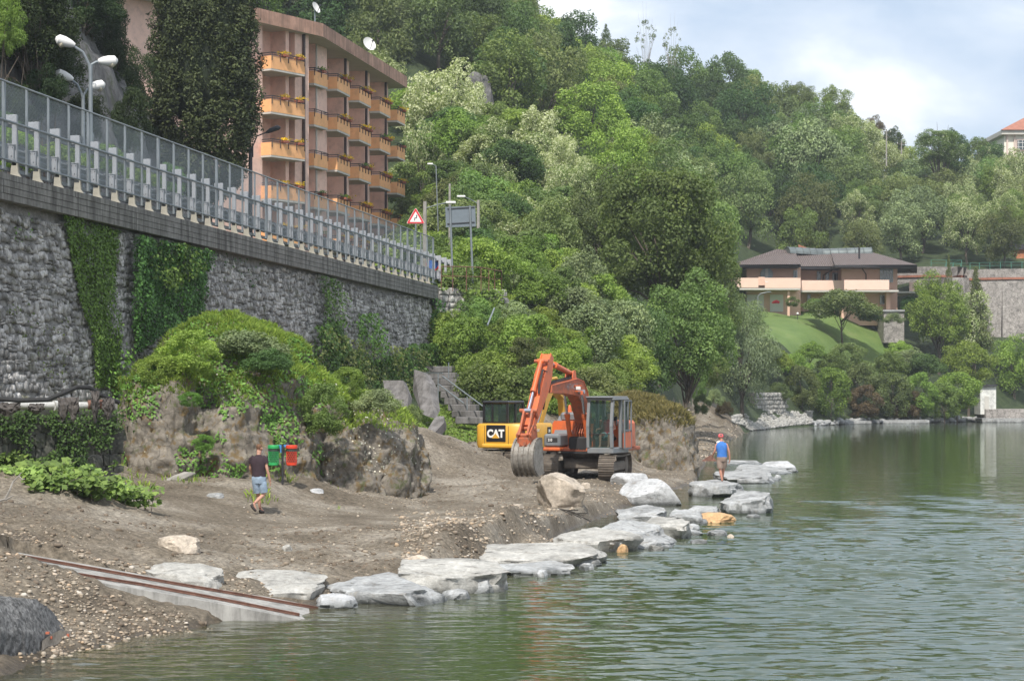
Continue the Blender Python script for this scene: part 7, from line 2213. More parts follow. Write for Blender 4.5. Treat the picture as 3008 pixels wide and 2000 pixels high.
def railtrack(pts, name):
    m = MB()
    for a, b in zip(pts, pts[1:]):
        m.beam(a, b, .045, .010); m.beam(a + Vector((0, 0, .018)), b + Vector((0, 0, .018)), .012, .035); m.beam(a + Vector((0, 0, .038)), b + Vector((0, 0, .038)), .026, .014)
    return m.build(name, MAT['rust'], sw, world=True)
railtrack([SP(21, 1630, .012), SP(254, 1671, .012), SP(509, 1717, .012), SP(721, 1753, .012), SP(965, 1796, .012)], 'rail')
railtrack([SP(140, 1677, .012), SP(424, 1722, .012), SP(640, 1762, .012), SP(880, 1810, .012)], 'rail')

blk = thing('concrete_block', G(80, 1900, .1), 0, 'dark broken concrete quay block at the lower left corner', 'concrete block')
def bp(x, y, Y): return P(x, y, Y)
Yf_ = 29.6
prof = [(-160, 1998, 28.6), (0, 1955, 29.9), (120, 1925, 31.0), (208, 1893, 32.4)]
topf = [(-160, 1800, 28.6), (0, 1812, 29.9), (110, 1832, 31.0), (196, 1858, 32.4)]
m = MB(); n = len(prof)
ng = 26
Vt = []
pv = [bp(*q) for q in prof]; tv = [bp(*q) for q in topf]
bkv = [v + Vector((.10, 1.5, .10)) for v in tv]
bkv[-1] = tv[-1] + Vector((-.18, .5, .08)); bkv[-2] = tv[-2] + Vector((-.05, 1.1, .1))
def lerp_line(L, t_):
    f_ = t_ * (len(L) - 1); i = min(int(f_), len(L) - 2); q = f_ - i
    p0, p1, p2, p3 = L[max(i - 1, 0)], L[i], L[i + 1], L[min(i + 2, len(L) - 1)]
    return .5 * ((2 * p1) + (p2 - p0) * q + (2 * p0 - 5 * p1 + 4 * p2 - p3) * q * q + (3 * p1 - p0 - 3 * p2 + p3) * q ** 3)
rowsN = []
NX = 110
for j in range(12): rowsN.append([lerp_line(pv, i / NX).lerp(lerp_line(tv, i / NX), j / 11) - (Vector((0, 0, .25)) if j == 0 else Vector((0, 0, 0))) for i in range(NX + 1)])
for j in range(1, 8): rowsN.append([lerp_line(tv, i / NX).lerp(lerp_line(bkv, i / NX), j / 7) for i in range(NX + 1)])
V = np.array([[list(p_) for p_ in row_] for row_ in rowsN]); nrw = V.shape[0]
for j in range(nrw):                      # worn, rounded upper edge
    e_ = math.exp(-((j - 11) / 2.2) ** 2); V[j, :, 1] += .16 * e_ * (1 if j <= 11 else .3); V[j, :, 2] -= .09 * e_
V2 = V.reshape(-1, 3); V2 = V2 + np.stack([np.zeros(len(V2)), -.075 * ridged(V2 * 2.6, 5), .05 * fbm(V2 * 4, 4)], 1)
gi_ = np.arange(nrw * (NX + 1)).reshape(nrw, NX + 1)
fcs = np.stack([gi_[:-1, :-1], gi_[:-1, 1:], gi_[1:, 1:], gi_[1:, :-1]], -1).reshape(-1, 4)
obj('block_body', mesh_np('block_body', V2, fcs, [MAT['block']], True), blk, world=True)
m = MB(); e0, e1 = pv[-1], tv[-1]
m.add([pv[-1] - Vector((0, 0, .3)), pv[-1] + Vector((-.05, 1.2, -.3)), bkv[-1], tv[-1]], [(0, 1, 2, 3)]); m.build('broken_end', MAT['block'], blk, world=True)
for (x, y, w_, h_) in ((196, 1866, .07, .05), (149, 1872, .04, .04), (140, 1858, .05, .03)):
    m = MB(); c = P(x, y, np.interp(x, [0, 120, 208], [29.9, 31.0, 32.4]) - .05); m.box(c, (w_, .06, h_)); m.build('brick', MAT['terra_brick'] if 'terra_brick' in MAT else MAT.setdefault('terra_brick', simple('terra_brick', (.45, .13, .07), .9)), blk, world=True)
m = MB(); a = [(150, 1862), (175, 1850), (208, 1852), (212, 1905), (165, 1925), (118, 1938), (125, 1880)]
m.add([P(x, y, np.interp(x, [0, 120, 208], [29.9, 31.0, 32.4]) - .06) for x, y in a], [tuple(range(7))[::-1]]); m.build('mortar_patch', MAT['tan_rock'], blk, world=True)
stick([P(243, 1857, 33.4), P(272, 1856, 33.5)], .035, 'short dark piece of wood at the water edge near the quay block', 'wood_scrap', 'bark_dark')

# ---------------------------------------------------------------- litter bins
bn = thing('litter_bin_stand', G(830, 1407, 1.28), 0, 'blue and grey post carrying the green and the red litter bin', 'bin stand')
Yk = bn.location.y; mpp = Yk / F
hgt = (1407 - 1306) * mpp
m = MB(); m.tube([(0, 0, -.2), (0, 0, hgt)], .032, 8); m.build('pole', MAT['dark_metal'], bn)
m = MB(); m.box((-.09, .04, hgt - .05), (.14, .05, .09)); m.box((.10, .04, hgt - .03), (.16, .05, .06)); m.box((-.05, .03, hgt - .14), (.03, .04, .16)); m.build('bracket', simple('bracket_blue', (.06, .25, .55), .5), bn)
def litter_bin(cx, col, label):
    root = thing('litter_bin', bn.location + Vector((cx * mpp, -.03, hgt - 61 * mpp)), 0, label, 'litter bin', 'pair of litter bins')
    r_ = 16.5 * mpp; h_ = 60 * mpp
    m = MB(); m.lathe([(r_ * .80, 0), (r_ * .93, .02), (r_ * .94, .075), (r_ * .88, .08), (r_ * .86, .02)], n=24); m.build('base_ring', col, root, smooth=True)
    m = MB(); m.lathe([(r_ * .95, h_ - .10), (r_ * 1.04, h_ - .09), (r_ * 1.05, h_ - .02), (r_ * .95, h_), (r_ * .6, h_), (r_ * .6, h_ - .01), (r_ * .9, h_ - .03)], n=24); m.build('rim', col, root, smooth=True)
    m = MB(); n = 16
    for k in range(n):
        for sg in (-1, 1):
            pts_ = [Vector((math.cos(a) * r_ * .92, math.sin(a) * r_ * .92, .07 + (h_ - .24) * j / 6)) for j in range(7) for a in [2 * math.pi * k / n + sg * j * math.pi / n]]
            m.tube(pts_, .0065, 4, cap=False)
    m.build('lattice', col, root)
    m = MB(); m.lathe([(r_ * .93, h_ - .18), (r_ * .94, h_ - .10)], n=20); m.lathe([(r_ * .80, .03), (r_ * .80, h_ - .12)], n=20); m.build('liner', MAT['liner'], root, smooth=True)
MAT['liner'] = simple('liner', (.035, .05, .04), .7)
litter_bin(-26, simple('bin_green', (.03, .36, .10), .4, 0, .08), 'green lattice litter bin on the left of the post')
litter_bin(27, simple('bin_red', (.66, .055, .02), .4, 0, .08), 'orange red lattice litter bin on the right of the post')
# ---------------------------------------------------------------- people
def skinned(name, chains, mat, parent, sub=1, root=0, smooth=True):
    """chains: list of [(x,y,z,r) or (x,y,z,rx,ry), ...]; a chain may start with an int = index of an earlier vertex"""
    V, E, RD = [], [], []
    for ch in chains:
        prev = None
        for q in ch:
            if isinstance(q, int): prev = q; continue
            V.append(q[:3]); RD.append((q[3], q[4] if len(q) > 4 else q[3]))
            if prev is not None: E.append((prev, len(V) - 1))
            prev = len(V) - 1
    me = bpy.data.meshes.new(name)
    me.from_pydata(V, E, [])
    me.materials.append(mat)
    o = bpy.data.objects.new(name, me); COL.objects.link(o); o.parent = parent
    sk = o.modifiers.new('Skin', 'SKIN'); sk.use_smooth_shade = smooth
    lay = me.skin_vertices[0].data
    for i, r_ in enumerate(RD): lay[i].radius = r_
    lay[root].use_root = True
    s = o.modifiers.new('Subdivision', 'SUBSURF'); s.levels = sub; s.render_levels = sub
    return o
SKIN = simple('skin', (.50, .27, .19), .55, 0, .06, 4)
SKIN2 = simple('skin_tanned', (.52, .25, .17), .55, 0, .06, 4)
def v3(p, q, t): return tuple(p[i] + (q[i] - p[i]) * t for i in range(3))
def hand_chains(w, tip, base_idx, side):
    """palm + five unequal bent fingers hanging from wrist w towards tip"""
    w, tip = Vector(w), Vector(tip)
    d = (tip - w).normalized(); lat = Vector((0, 1, 0)); lat = (lat - d * lat.dot(d)).normalized(); n = d.cross(lat)
    palm = w + d * .085
    out = [[base_idx, (*palm, .026, .040)]]
    return palm, d, lat, n, out
def person_fig(loc, J, skin, label, clothes, ground=0.0):
    root = thing('person', loc, 0, label, 'person')
    # body ------------------------------------------------------------
    V = []; ch = []
    def add(q): V.append(q); return len(V) - 1
    P0, SP, CHE, NK, HD = J['pelvis'], J['waist'], J['chest'], J['neck'], J['head']
    chains = []; idx = 0
    def C(*pts):
        nonlocal idx
        start = [p for p in pts if not isinstance(p, int)]
        first = idx; idx += len(start); chains.append(list(pts)); return first
    up = Vector(HD) - Vector(NK); f = J.get('face', (0, 1, 0))
    c0 = C((*P0, .145, .105), (*SP, .128, .095), (*CHE, .155, .105), (*v3(CHE, NK, .72), .085, .075), (*NK, .052, .054), (*v3(NK, HD, .45), .060, .066), (*HD, .076, .092), (*(Vector(HD) + Vector((0, 0, .075))), .062, .078), (*(Vector(HD) + Vector((0, 0, .105))), .03, .035))
    hd = c0 + 6
    F_ = Vector(f).normalized(); Rr = F_.cross(Vector((0, 0, 1))).normalized()
    C(hd, (*(Vector(HD) + F_ * .095 + Vector((0, 0, -.015))), .018), (*(Vector(HD) + F_ * .118 + Vector((0, 0, -.03))), .012))
    for s in (-1, 1):
        C(hd, (*(Vector(HD) + Rr * s * .078), .016, .022), (*(Vector(HD) + Rr * s * .09 + Vector((0, 0, .01))), .010, .022))
    C(c0 + 5, (*(Vector(HD) + F_ * .07 + Vector((0, 0, -.095))), .026))
    for s in ('L', 'R'):
        sh, el, wr, tip = (J[k + s] for k in ('sh', 'el', 'wr', 'hd'))
        a = C(c0 + 2, (*sh, .058), (*v3(sh, el, .4), .047), (*el, .039), (*v3(el, wr, .35), .040), (*wr, .026, .028))
        wi = a + 4
        w_, t_ = Vector(wr), Vector(tip); d = (t_ - w_).normalized()
        lat = Vector((0, 1, 0)) - d * d.y; lat.normalize()
        palm = w_ + d * .075
        pi_ = C(wi, (*(w_ + d * .04), .024, .034), (*palm, .022, .038)) + 1
        inw = d.cross(lat); inw *= (1 if inw.x * (w_.x) < 0 else -1)
        for k, (lt, L) in enumerate(((-.030, .075), (-.010, .088), (.010, .082), (.029, .064))):
            b = palm + lat * lt + d * .012
            C(pi_, (*b, .0085), (*(b + d * L * .5 + inw * .006), .0082), (*(b + d * L * .8 + inw * .026), .0075), (*(b + d * L * .92 + inw * .045), .006))
        tb = w_ + d * .045 + lat * .034
        C(wi, (*tb, .010), (*(tb + lat * .024 + d * .028 + inw * .008), .009), (*(tb + lat * .028 + d * .055 + inw * .016), .0075))
        hp, kn, an, to = (J[k + s] for k in ('hp', 'kn', 'an', 'to'))
        C(c0, (*hp, .092), (*v3(hp, kn, .5), .076), (*kn, .054), (*v3(kn, an, .35), .055), (*an, .034), (*v3(an, to, .35), .036), (*to, .026))
    skinned('body', chains, skin, root, 1)
    # clothes -----------------------------------------------------------
    sl = clothes.get('sleeve', .5)
    def loft(m, secs, n=18):
        vs = []
        for (c, rx, ry) in secs:
            for k in range(n):
                a = 2 * math.pi * k / n; wr_ = 1.06 + .035 * math.sin(a * 5 + c[2] * 31) + .02 * math.sin(a * 3 - c[2] * 17)
                vs.append((c[0] + math.cos(a) * rx * wr_, c[1] + math.sin(a) * ry * wr_, c[2]))
        m.add(vs, [(i * n + k, i * n + (k + 1) % n, (i + 1) * n + (k + 1) % n, (i + 1) * n + k) for i in range(len(secs) - 1) for k in range(n)] + [tuple(range(n))[::-1], tuple(range((len(secs) - 1) * n, len(secs) * n))])
    m = MB()
    loft(m, [(v3(P0, SP, .15), .172, .132), (v3(P0, SP, .6), .166, .128), (SP, .163, .126), (v3(SP, CHE, .5), .176, .134), (CHE, .192, .142), (v3(CHE, NK, .38), .188, .128), (v3(CHE, NK, .60), .150, .105), (v3(CHE, NK, .78), .085, .080), (v3(CHE, NK, .90), .062, .066)])
    for s in ('L', 'R'):
        sh, el = J['sh' + s], J['el' + s]
        if sl > 0: m.tube([v3(CHE, sh, .6), v3(CHE, sh, .95), v3(sh, el, .12), v3(sh, el, sl * .6), v3(sh, el, sl)], [.075, .082, .082, .076, .076], 14)
        else: m.tube([v3(CHE, sh, .5), v3(CHE, sh, .98)], [.078, .062], 14)
    m.build('shirt', clothes['shirt'], root, smooth=True)
    m = MB(); k = clothes.get('leg', .8)
    hm = v3(J['hpL'], J['hpR'], .5)
    loft(m, [((hm[0], hm[1], hm[2] - .06), .155, .120), (v3(hm, P0, .4), .178, .138), (P0, .176, .136), (v3(P0, SP, .45), .158, .122)])
    for s in ('L', 'R'):
        hp, kn, an = J['hp' + s], J['kn' + s], J['an' + s]
        m.tube([v3(hp, kn, -.12), v3(hp, kn, .15), v3(hp, kn, k * .6), v3(hp, kn, k)], [.095, .112, .108, .104], 16)
    m.build('shorts', clothes['shorts'], root, smooth=True)
    for s in ('L', 'R'):
        an, to = Vector(J['an' + s]), Vector(J['to' + s]); he = Vector(J['he' + s])
        skinned('shoe', [[(*an.lerp(he, .1), .043), (*he.lerp(an, .15), .045, .042), (*he.lerp(to, .5), .047, .038), (*to, .044, .03)]], clothes['shoe'], root, 1)
        if clothes.get('sock'):
            kn = Vector(J['kn' + s]); skinned('sock', [[(*an, .041), (*an.lerp(kn, .14), .043)]], clothes['sock'], root, 1)
    H_ = Vector(HD)
    if clothes.get('hair'):
        skinned('hair', [[(*(H_ - F_ * .035 + Vector((0, 0, -.045))), .058, .05), (*(H_ - F_ * .022 + Vector((0, 0, .03))), .090, .092), (*(H_ - F_ * .008 + Vector((0, 0, .085))), .078, .088), (*(H_ + Vector((0, 0, .118))), .036, .042)]], clothes['hair'], root, 2)
    if clothes.get('cap'):
        m = MB(); m.lathe([(.094, .01), (.098, .05), (.085, .095), (.05, .122), (.008, .13)], tuple(H_), 18); m.build('cap', clothes['cap'], root, smooth=True)
        m = MB(); m.M = Matrix.Translation(H_ + F_ * .12 + Vector((0, 0, .02))); m.box((0, 0, 0), (.13, .10, .012), bev=.004); m.build('cap_peak', clothes['cap'], root)
    return root
# man in the dark t-shirt, mid stride
m1 = G(762, 1531, .42); z1 = Hs(m1.x, m1.y)
J1 = dict(pelvis=(-.01, 0, .92), waist=(-.02, .01, 1.10), chest=(-.03, .03, 1.32), neck=(-.025, .055, 1.53), head=(-.005, .075, 1.66), face=(.45, .9, -.1),
 shL=(-.195, .03, 1.42), elL=(-.245, .10, 1.15), wrL=(-.19, .26, .96), hdL=(-.16, .33, .86), shR=(.135, .03, 1.42), elR=(.20, -.02, 1.13), wrR=(.265, .02, .87), hdR=(.29, .05, .76),
 hpL=(-.085, 0, .84), knL=(-.05, .10, .50), anL=(.01, .12, .115), heL=(0, .09, .045), toL=(.09, .27, .035),
 hpR=(.07, 0, .84), knR=(.115, .04, .50), anR=(-.12, -.22, .27), heR=(-.19, -.27, .235), toR=(-.06, -.20, .075))
man1 = person_fig((m1.x, m1.y, z1), J1, SKIN, 'man in dark t-shirt and denim shorts walking away across the soil, seen from behind',
 dict(sleeve=.48, leg=.86, shirt=simple('dark_tshirt', (.035, .020, .026), .9, 0, .2, 9, bump=.3), shorts=simple('denim', (.26, .34, .43), .9, 0, .35, 7, bump=.4), shoe=simple('boots', (.06, .052, .05), .8, 0, .3, 9),
      sock=simple('sock_red', (.25, .02, .03), .9), hair=simple('brown_hair', (.17, .085, .045), .8, 0, .4, 25, bump=.6)))
m = MB(); m.box((.055, .13, 1.60), (.02, .05, .09), bev=.008); m.build('cheek_patch', MAT['white_paint'], man1)
man1['kind'] = 'thing' if False else man1.get('kind', '')
del man1['kind']
# man in the blue sleeveless shirt on the stones
Y2 = 76.3; x2 = (2122 - CX) * Y2 / F
z2 = CH + (HY - 1421) * Y2 / F
J2 = dict(pelvis=(-.015, 0, .93), waist=(-.015, .0, 1.08), chest=(-.03, .02, 1.32), neck=(-.04, .045, 1.52), head=(-.05, .07, 1.645), face=(0, 1, -.2),
 shL=(-.205, .02, 1.40), elL=(-.27, .03, 1.14), wrL=(-.325, .19, 1.0), hdL=(-.33, .27, .93), shR=(.15, .02, 1.40), elR=(.235, 0, 1.13), wrR=(.265, .05, .88), hdR=(.265, .07, .76),
 hpL=(-.095, 0, .86), knL=(-.08, -.02, .50), anL=(-.01, -.05, .12), heL=(-.01, -.10, .045), toL=(.0, .10, .035),
 hpR=(.065, 0, .86), knR=(.05, .12, .52), anR=(.02, .22, .18), heR=(.02, .18, .11), toR=(.03, .36, .09))
man2 = person_fig((x2, Y2, z2), J2, SKIN2, 'man in blue sleeveless shirt, tan shorts and red cap walking on the stone slabs',
 dict(sleeve=0, leg=.86, shirt=simple('blue_shirt', (.045, .17, .50), .85, 0, .12, 9, bump=.3), shorts=simple('tan_shorts', (.27, .20, .16), .9, 0, .15, 8, bump=.3), shoe=simple('dark_shoe', (.035, .03, .03), .8),
      hair=simple('grey_hair', (.12, .09, .08), .9), cap=simple('red_cap', (.70, .13, .14), .8, 0, .08, 8)))
skinned('shoulder_yoke', [[(-.215, .02, 1.435, .045), (-.13, .025, 1.485, .045), (-.07, .03, 1.51, .035)]], MAT['white_paint'], man2, 1)

# ---------------------------------------------------------------- excavators
ORG = simple('orange_paint', (.66, .135, .035), .42, 0, .10, 1.6, src='obj', dirt=(.20, .11, .07, .55))
ORD = simple('orange_worn', (.46, .115, .045), .6, 0, .15, 3, src='obj', dirt=(.16, .10, .07, .85))
GRY = simple('machine_grey', (.165, .175, .185), .5, 0, .08, 2, dirt=(.22, .19, .15, .35))
LGRY = simple('machine_light_grey', (.19, .20, .205), .5, 0, .08, 2, dirt=(.22, .19, .15, .3))
YEL = simple('yellow_paint', (.68, .36, .035), .42, 0, .07, 1.5, dirt=(.35, .22, .08, .35))
STEEL = simple('bucket_steel', (.27, .25, .22), .55, .35, .25, 4, dirt=(.13, .10, .07, .7), bump=.3)
TRK = simple('track_steel', (.16, .135, .11), .75, .3, .3, 5, dirt=(.20, .155, .11, .8), bump=.4)
CHR = simple('chrome_rod', (.45, .46, .52), .25, .8, .05)
DRK = simple('machine_dark', (.022, .020, .020), .7)
t = NT('cab_glass'); t.base((.05, .085, .075)); t.b.inputs['Roughness'].default_value = .05; t.b.inputs['Specular IOR Level'].default_value = .6
trn = t.n('ShaderNodeBsdfTransparent'); trn.inputs['Color'].default_value = (.62, .74, .70, 1)
mx = t.n('ShaderNodeMixShader'); mx.inputs[0].default_value = .58
t.l(t.b.outputs[0], mx.inputs[1]); t.l(trn.outputs[0], mx.inputs[2]); t.l(mx.outputs[0], t.out.inputs['Surface'])
GLS = t.m
def add_track(root, xc, w, L, h, z0=0.0, mat=TRK):
    """one crawler: belt with separate shoes, sprocket, idler, rollers, frame; lies along local y"""
    r = h / 2; yh = L / 2 - r
    per = []
    N = int((2 * 2 * yh + 2 * math.pi * r) / .17)
    tot = 4 * yh + 2 * math.pi * r
    m = MB()
    for i in range(N):
        s = tot * i / N
        if s < 2 * yh: y, z, a = -yh + s, 0.0, 0
        elif s < 2 * yh + math.pi * r:
            q = (s - 2 * yh) / r; y, z, a = yh + r * math.sin(q), r - r * math.cos(q), q
        elif s < 4 * yh + math.pi * r: y, z, a = yh - (s - 2 * yh - math.pi * r), 2 * r - .035 * math.sin(math.pi * (s - 2 * yh - math.pi * r) / (2 * yh)), math.pi
        else:
            q = (s - 4 * yh - math.pi * r) / r; y, z, a = -yh - r * math.sin(q), r + r * math.cos(q), math.pi + q
        Rm = Matrix.Rotation(a, 3, 'X'); c = Vector((xc, y, z0 + z))
        m.box(c + Rm @ Vector((0, 0, .02)), (w, .155, .035), rot=Rm)
        m.box(c + Rm @ Vector((0, -.05, -.012)), (w, .022, .035), rot=Rm)
        m.box(c + Rm @ Vector((0, .03, -.008)), (w, .018, .026), rot=Rm)
    tr = m.build('track', mat, root)
    for nm_, yy in (('sprocket', yh), ('idler', -yh)):
        m = MB(); m.M = Matrix.Translation((xc, yy, z0 + r)) @ Euler((0, R(90), 0)).to_matrix().to_4x4()
        m.lathe([(.05, -w * .30), (r * .78, -w * .28), (r * .80, -w * .15), (r * .80, w * .15), (r * .78, w * .28), (r * .25, w * .34), (.05, w * .34)], n=20); m.build(nm_, mat, tr, smooth=True)
    for k in range(5):
        yy = -yh * .7 + yh * 1.4 * k / 4
        m = MB(); m.M = Matrix.Translation((xc, yy, z0 + .13)) @ Euler((0, R(90), 0)).to_matrix().to_4x4(); m.lathe([(.09, -w * .3), (.09, w * .3)], n=12); m.build('roller', mat, tr)
    m = MB(); m.box((xc, 0, z0 + r), (w * .55, 2 * yh * .96, r * .8), bev=.05); m.build('track_frame', mat, tr)
    return tr
def beam_profile(m, pts, x0, x1, mi=0):
    """side profile (f, z) polygon with f = forward, extruded between x0 and x1; forward is local -y"""
    m.prism([(-f, z) for f, z in pts], x0, x1, mi=mi, o=(0, 0, 0), ux=(0, 1, 0), uy=(0, 0, 1))
def cyl(root, a, b, r, frac, rod_end=1, mat=None, x=0):
    """hydraulic cylinder from a to b (f,z) with its barrel on the first fraction"""
    A, B = Vector((x, -a[0], a[1])), Vector((x, -b[0], b[1]))
    c = A.lerp(B, frac)
    m = MB(); m.tube([A, c], r, 12); m.tube([c - (c - A).normalized() * .10, c + (c - A).normalized() * .02], r * 1.2, 12); m.tube([A + Vector((-r * 1.4, 0, 0)), A + Vector((r * 1.4, 0, 0))], r * .8, 8); bl = m.build('cylinder_barrel', mat or ORG, root, smooth=True)
    m = MB(); m.tube([c, B], r * .55, 10); m.tube([B + Vector((-r * 1.3, 0, 0)), B + Vector((r * 1.3, 0, 0))], r * .8, 8); m.build('piston_rod', CHR, bl, smooth=True)
    return bl
def text_mesh(s, size, mat, parent, M, name, ext=.004, bold=0.0, sx=1.0):
    cu = bpy.data.curves.new(name, 'FONT'); cu.body = s; cu.size = size; cu.extrude = ext; cu.offset = bold; cu.align_x = 'CENTER'; cu.align_y = 'CENTER'
    o = bpy.data.objects.new(name, cu); COL.objects.link(o)
    dg = bpy.context.evaluated_depsgraph_get(); dg.update()
    me = bpy.data.meshes.new_from_object(o.evaluated_get(dg)); bpy.data.objects.remove(o)
    me.name = name; me.materials.clear(); me.materials.append(mat)
    me.transform(Matrix.Diagonal((sx, 1, 1, 1))); me.transform(M)
    return obj(name, me, parent)

YE = 79.2; xo = (1727 - CX) * YE / F
ge = .50
ex = thing('excavator', (xo, YE, ge), R(-13), 'orange crawler excavator facing the camera with its bucket raised in front', 'excavator')
for sx in (-1, 1): add_track(ex, sx * 1.02, .58, 3.8, .86)
m = MB(); m.box((0, 0, .55), (1.55, 1.5, .34), bev=.06); m.box((0, -.75, .50), (1.5, .25, .30), bev=.05); m.box((0, .75, .5), (1.5, .25, .3), bev=.05); m.lathe([(.55, .72), (.60, .80), (.60, .92), (.5, .98)], n=24)
m.build('undercarriage', TRK, ex)
# upper structure: an empty for nothing else is needed, parts are turned by hand
UM = Matrix.Rotation(R(-9.5), 4, 'Z')
class UMB(MB):
    def __init__(s): super().__init__(); s.M = UM
up_z = 1.0
def ub(name, mat, fn, parent=ex, smooth=False):
    m = UMB(); fn(m); return m.build(name, mat, parent, smooth=smooth)
ub('platform', ORD, lambda m: (m.box((0, .55, up_z + .05), (2.55, 3.3, .14), bev=.03)))
def body(m):
    pl_ = [(-1.30, -.3), (1.30, -.3), (1.30, 1.5), (1.12, 2.1), (.5, 2.35), (-.5, 2.35), (-1.12, 2.1), (-1.30, 1.5)]
    k = len(pl_); V = [(x, y, up_z + .12) for x, y in pl_] + [(x * .985, y if y < 0 else y * .985, up_z + .98) for x, y in pl_] + [(x * .93, y if y < 0 else y * .96, up_z + 1.08) for x, y in pl_]
    m.add(V, [tuple(range(k))[::-1]] + [(i, (i + 1) % k, k + (i + 1) % k, k + i) for i in range(k)] + [(k + i, k + (i + 1) % k, 2 * k + (i + 1) % k, 2 * k + i) for i in range(k)] + [tuple(range(2 * k, 3 * k))])
ub('engine_housing', ORG, body)
ub('engine_hood', GRY, lambda m: (m.box((-.62, .35, up_z + 1.22), (.82, 1.1, .34), bev=.08)))
ub('exhaust_pipe', DRK, lambda m: m.tube([(-.75, .9, up_z + 1.2), (-.75, .9, up_z + 1.7)], .05, 8))
ub('side_box', GRY, lambda m: (m.box((-.90, -.80, up_z + .38), (.64, 1.1, .48), bev=.07)))
ub('side_box_step', ORG, lambda m: (m.box((-.90, -.95, up_z + .07), (.66, .85, .13), bev=.03)))
ub('tank_cover', GRY, lambda m: (m.add([(-1.2, -.35, up_z + .62), (-.45, -.35, up_z + .62), (-.48, -.1, up_z + 1.25), (-1.1, -.1, up_z + 1.25), (-1.2, .5, up_z + .62), (-.45, .5, up_z + .62), (-.48, .5, up_z + 1.25), (-1.1, .5, up_z + 1.25)], [(0, 1, 2, 3), (3, 2, 6, 7), (1, 5, 6, 2), (0, 3, 7, 4), (5, 4, 7, 6)])))
ub('badge_panel', DRK, lambda m: m.box((-.88, -1.353, up_z + .40), (.42, .012, .16), bev=.004))
text_mesh('210', .14, MAT['white_paint'], ex, UM @ Matrix.Translation((-.96, -1.362, up_z + .40)) @ Euler((R(90), 0, 0)).to_matrix().to_4x4(), 'model_number', .003, .004, .8)
for (x, y) in ((-.85, .35), (-.35, .4)):
    ub('beacon', ORG, lambda m: m.lathe([(.11, up_z + 1.37), (.11, up_z + 1.41), (.085, up_z + 1.43), (.06, up_z + 1.60), (.03, up_z + 1.66)], (x, y, 0), 14), smooth=True)
# cab
cx0, cx1, cy0, cy1, cz0, cz1 = .50, 1.50, -1.45, .25, up_z - .05, up_z + 1.88
def cabframe(m):
    w = .105
    m.box(((cx0 + cx1) / 2, (cy0 + cy1) / 2, cz1), (cx1 - cx0 + .04, cy1 - cy0 + .04, .09), bev=.035)
    m.box(((cx0 + cx1) / 2, (cy0 + cy1) / 2, cz0 + .09), (cx1 - cx0, cy1 - cy0, .22), bev=.03)
    for x in (cx0 + w / 2, cx1 - w / 2):
        m.beam((x, cy0 + .03, cz0 + .2), (x, cy0 - .03, cz0 + .95), w, w); m.beam((x, cy0 - .03, cz0 + .95), (x, cy0 + .12, cz1 - .04), w, w)
        m.beam((x, cy1 - w / 2, cz0 + .15), (x, cy1 - w / 2, cz1), w * 1.3, w)
        m.beam((x, -.50, cz0 + .15), (x, -.50, cz1), w * 1.2, w)
cf = ub('cab', LGRY, cabframe)
ub('cab_roof', GRY, lambda m: m.box(((cx0 + cx1) / 2 - .02, (cy0 + cy1) / 2 - .06, cz1 + .07), (cx1 - cx0 + .02, cy1 - cy0 + .06, .07), bev=.03), cf)
ub('windscreen', GLS, lambda m: m.add([(cx0 + .06, cy0 - .035, cz0 + .68), (cx1 - .06, cy0 - .035, cz0 + .68), (cx1 - .06, cy0 + .095, cz1 - .08), (cx0 + .06, cy0 + .095, cz1 - .08), (cx0 + .06, cy0 + .01, cz0 + .2), (cx1 - .06, cy0 + .01, cz0 + .2)], [(0, 1, 2, 3), (4, 5, 1, 0)]), cf)
ub('windscreen_bar', DRK, lambda m: m.box(((cx0 + cx1) / 2, cy0 - .035, cz0 + .68), (cx1 - cx0 - .1, .03, .03)), cf)
ub('side_window', GLS, lambda m: (m.quad((cx1 - .02, -.45, cz0 + .7), (cx1 - .02, cy1 - .1, cz0 + .7), (cx1 - .02, cy1 - .1, cz1 - .08), (cx1 - .02, -.45, cz1 - .08)), m.quad((cx0 + .02, cy0 + .1, cz0 + .7), (cx0 + .02, cy1 - .1, cz0 + .7), (cx0 + .02, cy1 - .1, cz1 - .08), (cx0 + .02, cy0 + .1, cz1 - .08))), cf)
ub('side_panel', ORG, lambda m: (m.box((cx1 - .02, -.05, cz0 + .42), (.05, .62, .56), bev=.02)), cf)
ub('cab_door', GRY, lambda m: [m.beam((cx1 + .10, a[0], a[1]), (cx1 + .10, b[0], b[1]), .05, .05) for a, b in (((-.50, cz0 + .15), (-.50, cz1 - .06)), ((-.50, cz1 - .06), (.22, cz1 - .06)), ((.22, cz1 - .06), (.22, cz0 + .15)), ((.22, cz0 + .15), (-.50, cz0 + .15)), ((-.50, cz0 + .8), (.22, cz0 + .8)))], cf)
ub('door_panel', ORG, lambda m: m.box((cx1 + .10, -.14, cz0 + .46), (.035, .66, .58), bev=.01), cf)
ub('mirror', DRK, lambda m: (m.box((cx1 + .12, cy0 + .05, cz0 + 1.1), (.05, .03, .22), bev=.01), m.beam((cx1, cy0 + .05, cz0 + 1.1), (cx1 + .12, cy0 + .05, cz0 + 1.1), .02, .02)), cf)
ub('seat', DRK, lambda m: (m.box((.96, -.42, cz0 + .50), (.52, .5, .14), bev=.05), m.box((.96, -.18, cz0 + .92), (.50, .14, .75), bev=.05), m.box((.96, -.17, cz0 + 1.36), (.26, .1, .2), bev=.04)), cf)
ub('console', DRK, lambda m: (m.box((.66, -.75, cz0 + .62), (.12, .5, .12), bev=.03), m.box((.66, -1.1, cz0 + .75), (.05, .05, .5)), m.box((.63, -1.2, cz0 + 1.15), (.12, .06, .2))), cf)
